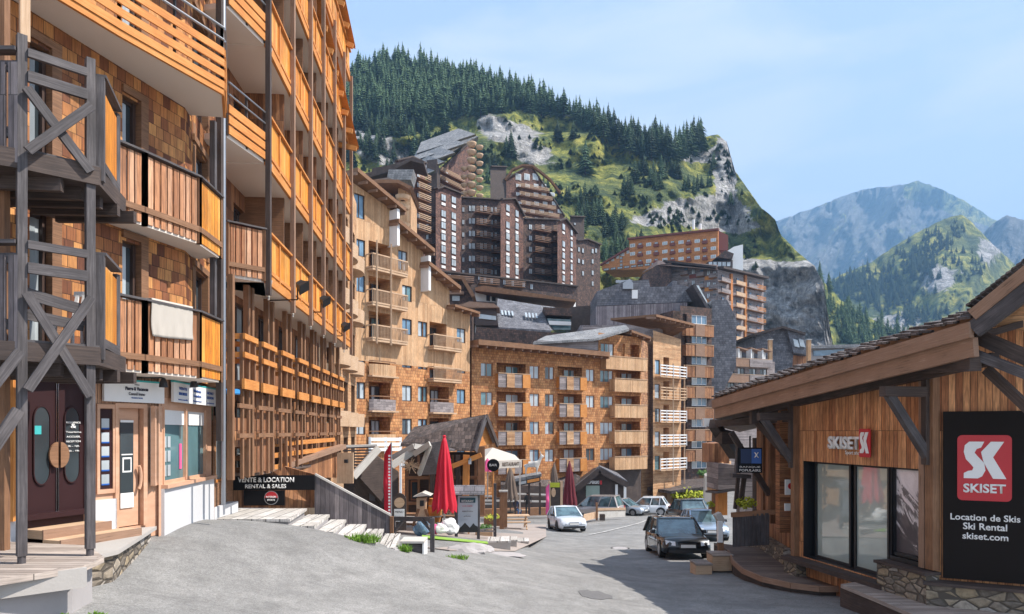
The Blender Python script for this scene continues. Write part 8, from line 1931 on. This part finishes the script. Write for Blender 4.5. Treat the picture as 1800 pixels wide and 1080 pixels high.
CW = thing('cream_wall', 'narrow cream-rendered wall end behind the pale balcony box', 'wall', P(1248, 890, 33)); mb = MB(); mb.extrude([P(1238, 880, 33), P(1256, 895, 33), P(1256, 830, 33), P(1240, 838, 33)], (.5, 2, 0)); mb.build('render', M['cream_fabric'], CW)
# low barrier on the left of the road
BRr = thing('roadside_barrier', 'low pale board barrier with a thin brown post beside the parked cars', 'barrier', P(1060, 912, 48))
for (a, b, h_, mt_) in (((1024, 911, 46), (1050, 905, 50), .45, 'timber_pale'), ((1050, 905, 50), (1098, 903, 52), .5, 'timber_white'), ((1050, 899, 50), (1098, 898, 52), .08, 'timber_dark'), ((1050, 897, 54), (1099, 896, 55), .3, 'timber_pale')): mb = MB(); mb.beam(P(*a), P(*b), .15, h_); mb.build('board', M[mt_], BRr)
mb = MB(); mb.beam(P(1049, 915, 49), P(1049, 884, 49), .14, .14); mb.build('post', M['timber_brown'], BRr); mb = MB(); q = P(1063, 909, 49); mb.box(q+Vector((-.35, -.2, -.25)), q+Vector((.0, .2, .2))); mb.build('end_block', M['timber_dark'], BRr)
RP = random.Random(12); pts = [at_px(1045+32*math.cos(t)*(1+RP.uniform(-.2, .2)), (3.75*FPX/((1058+9*math.sin(t)*(1+RP.uniform(-.2, .2)))-HOR))) for t in [i*math.pi/9 for i in range(18)]]
patch('asphalt_patch', pts, 'patch_dark', None, 'structure', up=.006, th=.004)
mc = thing('manhole_cover', 'round iron manhole cover in the road between the pale hatchback and the black estate car', 'manhole cover', P(1090, 960, 27)); x_, y_ = at_px(1090, 29); mc.location = (x_, y_, gz(x_, y_)); mb = MB(); mb.tube((0, 0, .0), (0, 0, .022), .33, n=24); mb.build('lid', M['concrete'], mc, local=True); mb = MB(); mb.tube((0, 0, .0), (0, 0, .016), .4, n=24); mb.build('ring', M['black'], mc, local=True)
# road markings and worn strip
def line_mark(pts, w_, label=None):
    mb = MB(); n = 30
    for (a, b) in zip(pts, pts[1:]):
        for i in range(n):
            p = (a[0]+(b[0]-a[0])*i/n, a[1]+(b[1]-a[1])*i/n); q = (a[0]+(b[0]-a[0])*(i+1)/n, a[1]+(b[1]-a[1])*(i+1)/n); d = Vector((q[0]-p[0], q[1]-p[1], 0)).normalized(); s_ = Vector((-d.y, d.x, 0))*w_/2
            mb.face([Vector((p[0], p[1], gz(*p)+.03))-s_, Vector((q[0], q[1], gz(*q)+.03))-s_, Vector((q[0], q[1], gz(*q)+.03))+s_, Vector((p[0], p[1], gz(*p)+.03))+s_])
    o = mb.build('road_marking', M['worn_paint']); tag(o, kind='structure')
n_ = NT('worn_paint'); f_ = n_.noise(n_.pos(), 3.5, 6, .7); n_.fin(n_.mix(n_.remap(f_, .42, .6, 0, 1), (.33, .32, .31), (.56, .55, .53)), .85); M['worn_paint'] = n_.mat
line_mark([at_px(1035, 36), at_px(1120, 46), at_px(1165, 60)], .16)

# ============================================================ people (small, beside the terrace)
def person(label, base, pose, shirt, trousers, s_=1.0, head_dir=(0, -1)):
    b = Vector(base); 
    if pose == 'sit':
        V = [(0, 0, .50), (0, .02, .78), (0, .0, 1.02), (0, -.02, 1.14), (0, -.05, 1.27), (-.1, -.1, .5), (-.12, -.46, .50), (-.12, -.44, .08), (-.12, -.56, .04), (.1, -.1, .5), (.12, -.46, .50), (.12, -.40, .08), (.12, -.52, .04),
             (-.19, .0, 1.0), (-.24, -.12, .76), (-.14, -.34, .66), (.19, 0, 1.0), (.24, -.12, .76), (.14, -.34, .66)]
    else:
        V = [(0, 0, .92), (0, .0, 1.15), (0, .0, 1.40), (0, 0, 1.52), (0, -.01, 1.65), (-.1, 0, .86), (-.11, -.05, .48), (-.12, .02, .08), (-.12, -.1, .04), (.1, 0, .86), (.12, .03, .48), (.13, .08, .08), (.13, -.04, .04),
             (-.19, 0, 1.38), (-.24, -.02, 1.10), (-.2, -.2, .95), (.19, 0, 1.38), (.25, 0, 1.10), (.22, -.15, .9)]
    E = [(0, 1), (1, 2), (2, 3), (3, 4), (0, 5), (5, 6), (6, 7), (7, 8), (0, 9), (9, 10), (10, 11), (11, 12), (2, 13), (13, 14), (14, 15), (2, 16), (16, 17), (17, 18)]
    Rr = [.14, .135, .15, .055, .095, .09, .07, .05, .045, .09, .07, .05, .045, .06, .045, .038, .06, .045, .038]
    o = skinned('person', [Vector(v)*s_ for v in V], E, [r_*s_ for r_ in Rr], [M['skin'], shirt, trousers, M['black']], label, 'person'); o.location = b
    for p in o.data.polygons:
        z = p.center.z/s_; hip = .52 if pose == 'sit' else .93; neck = 1.12 if pose == 'sit' else 1.5
        if z > neck: p.material_index = 0
        elif z < .1: p.material_index = 3
        elif z > hip+.02 and not (pose == 'sit' and p.center.y < -.3*s_): p.material_index = 1
        elif pose == 'sit' and p.center.y < -.25*s_ and z > .6: p.material_index = 0
        elif pose == 'stand' and z < hip+.02 and abs(p.center.x) > .17*s_ and z > .8: p.material_index = 0
        else: p.material_index = 2
    zt_ = (1.31 if pose == 'sit' else 1.70)*s_; mb = MB(); mb.lathe(Vector((0, .02, zt_-.10*s_)), [(.10*s_, -.05*s_), (.108*s_, 0), (.09*s_, .06*s_), (.04*s_, .1*s_)], 12); mb.build('hair', M['hair'], o, local=True)
    return o
bz_ = P(907, 908, 49.3)
bn = thing('bench', 'low timber bench under the person in the navy jacket', 'bench', (bz_.x, 49.6, bz_.z)); mb = MB(); mb.box((bz_.x-.9, 49.35, bz_.z+.38), (bz_.x+.9, 49.75, bz_.z+.45)); mb.build('seat', M['timber_pale'], bn)
for dx in (-.75, .75): mb = MB(); mb.box((bz_.x+dx-.05, 49.4, bz_.z-.1), (bz_.x+dx+.05, 49.7, bz_.z+.38)); mb.build('leg', M['timber_brown'], bn)
p_ = person('person in a navy jacket and blue jeans sitting at the edge of the terrace', (bz_.x, 49.5, bz_.z-.02), 'sit', M['navy'], M['jeans']); p_.rotation_euler = (0, 0, math.radians(35))
q_ = P(928, 907, 48.8); p_ = person('person in dark clothes standing at the terrace wall under the snack stand', (q_.x, 49.2, q_.z), 'stand', M['black'], M['black'], .98)
q_ = P(889, 906, 48); p_ = person('person in a pale top standing between the stout posts and the terrace rail', (q_.x, 49.0, q_.z), 'stand', M['cream_fabric'], M['taupe'], .98); p_.rotation_euler = (0, 0, 1.2)
# more of what stands about the restaurant
def crate(label, px, py, Y, w_, h_, mat='timber_pale'):
    p = P(px, py, Y); p.z = gz(p.x, p.y)+.03; r = thing('flower_crate', label, 'planter', p, 0, 'planters round the restaurant'); mb = MB()
    for k in range(4): mb.beam(p+Vector((-w_/2, -.18, h_*(k+.5)/4)), p+Vector((w_/2, -.18, h_*(k+.5)/4)), .03, h_/5); mb.beam(p+Vector((-w_/2, .18, h_*(k+.5)/4)), p+Vector((w_/2, .18, h_*(k+.5)/4)), .03, h_/5)
    for x in (-1, 1): mb.beam(p+Vector((x*w_/2, -.2, h_/2)), p+Vector((x*w_/2, .2, h_/2)), .03, h_)
    mb.build('boards', M[mat], r); leafball(p+Vector((0, 0, h_+.05)), w_*.5, 160, 'leaf_green' if px % 2 else 'leaf_yellow', r, seed=int(px), flat=.5, sz=.06)
crate('leafy crate by the left posts of the shed', 662, 925, 24, .6, .3); crate('leafy crate right of the little wooden cabinet', 757, 920, 27, .5, .35, 'timber_brown'); crate('leafy crate at the right corner of the restaurant', 851, 912, 29, .7, .4); crate('leafy crate beside the terrace wall below the marquee', 866, 912, 40, 1.0, .45, 'timber_brown')
LP = thing('log_pile', 'stack of split firewood against the dark restaurant wall', 'log pile', P(790, 905, 29.2)); mb = MB(); R_ = random.Random(5)
for i in range(9):
    for j in range(6): c = P(776, 905, 29.2)+Vector((.13*i+.06*(j % 2), R_.uniform(-.03, .03), .08+.125*j)); mb.tube(c, c+Vector((0, .4, 0)), R_.uniform(.05, .065), n=7)
mb.build('logs', M['timber_pale'], LP)
for k, (px, py) in enumerate(((790, 812), (826, 812))):
    ln = thing('lantern', ['small lantern under the restaurant eaves, left of the orange posts', 'small lantern under the restaurant eaves, between the orange posts'][k], 'lantern', P(px, py, 28.3)); c = P(px, py, 28.3); mb = MB(); mb.box(c+Vector((-.06, -.06, -.1)), c+Vector((.06, .06, .08))); mb.build('glass', M['glass_bright'], ln); mb = MB(); mb.lathe(c+Vector((0, 0, .08)), [(.1, 0), (.02, .09)], 8); mb.beam(c+Vector((0, 0, .1)), c+Vector((0, 0, .3)), .015, .015); mb.build('cap', M['black'], ln)
for k, (x0, x1) in enumerate(((722, 738), (770, 790))):
    mb = MB(); mb.extrude([P(x0, 880, 29.6), P(x1, 880, 29.6), P(x1, 845, 29.6), P(x0, 845, 29.6)], (0, .06, 0)); mb.build('window', M['winframe_wood'], RS); mb = MB(); mb.extrude([P(x0+2, 877, 29.55), P(x1-2, 877, 29.55), P(x1-2, 848, 29.55), P(x0+2, 848, 29.55)], (0, .04, 0)); mb.build('pane', M['glass_bright' if k else 'glass'], RS)
mb = MB()
for k in range(7): mb.beam(P(716+20*k, 800, 29.4), P(716+20*k, 905, 29.4), .1, .08)
for y in (840, 885): mb.beam(P(712, y, 29.35), P(842, y, 29.2), .08, .14)
mb.each('wall_timber', M['timber_brown'], RS)
# ------------------------------------------------------------ air between here and the mountains
mb = MB(); mb.box((-3500, -60, -80), (4200, 5600, 1500))
hz = bpy.data.materials.new('haze'); hz.use_nodes = True; hn = hz.node_tree; hn.nodes.clear()
ho = hn.nodes.new('ShaderNodeOutputMaterial'); hv = hn.nodes.new('ShaderNodeVolumePrincipled')
hv.inputs['Color'].default_value = (.33, .62, 1.0, 1); hv.inputs['Density'].default_value = .00019; hv.inputs['Anisotropy'].default_value = .0
hn.links.new(hv.outputs[0], ho.inputs['Volume'])
tag(mb.build('haze', hz), kind='stuff')
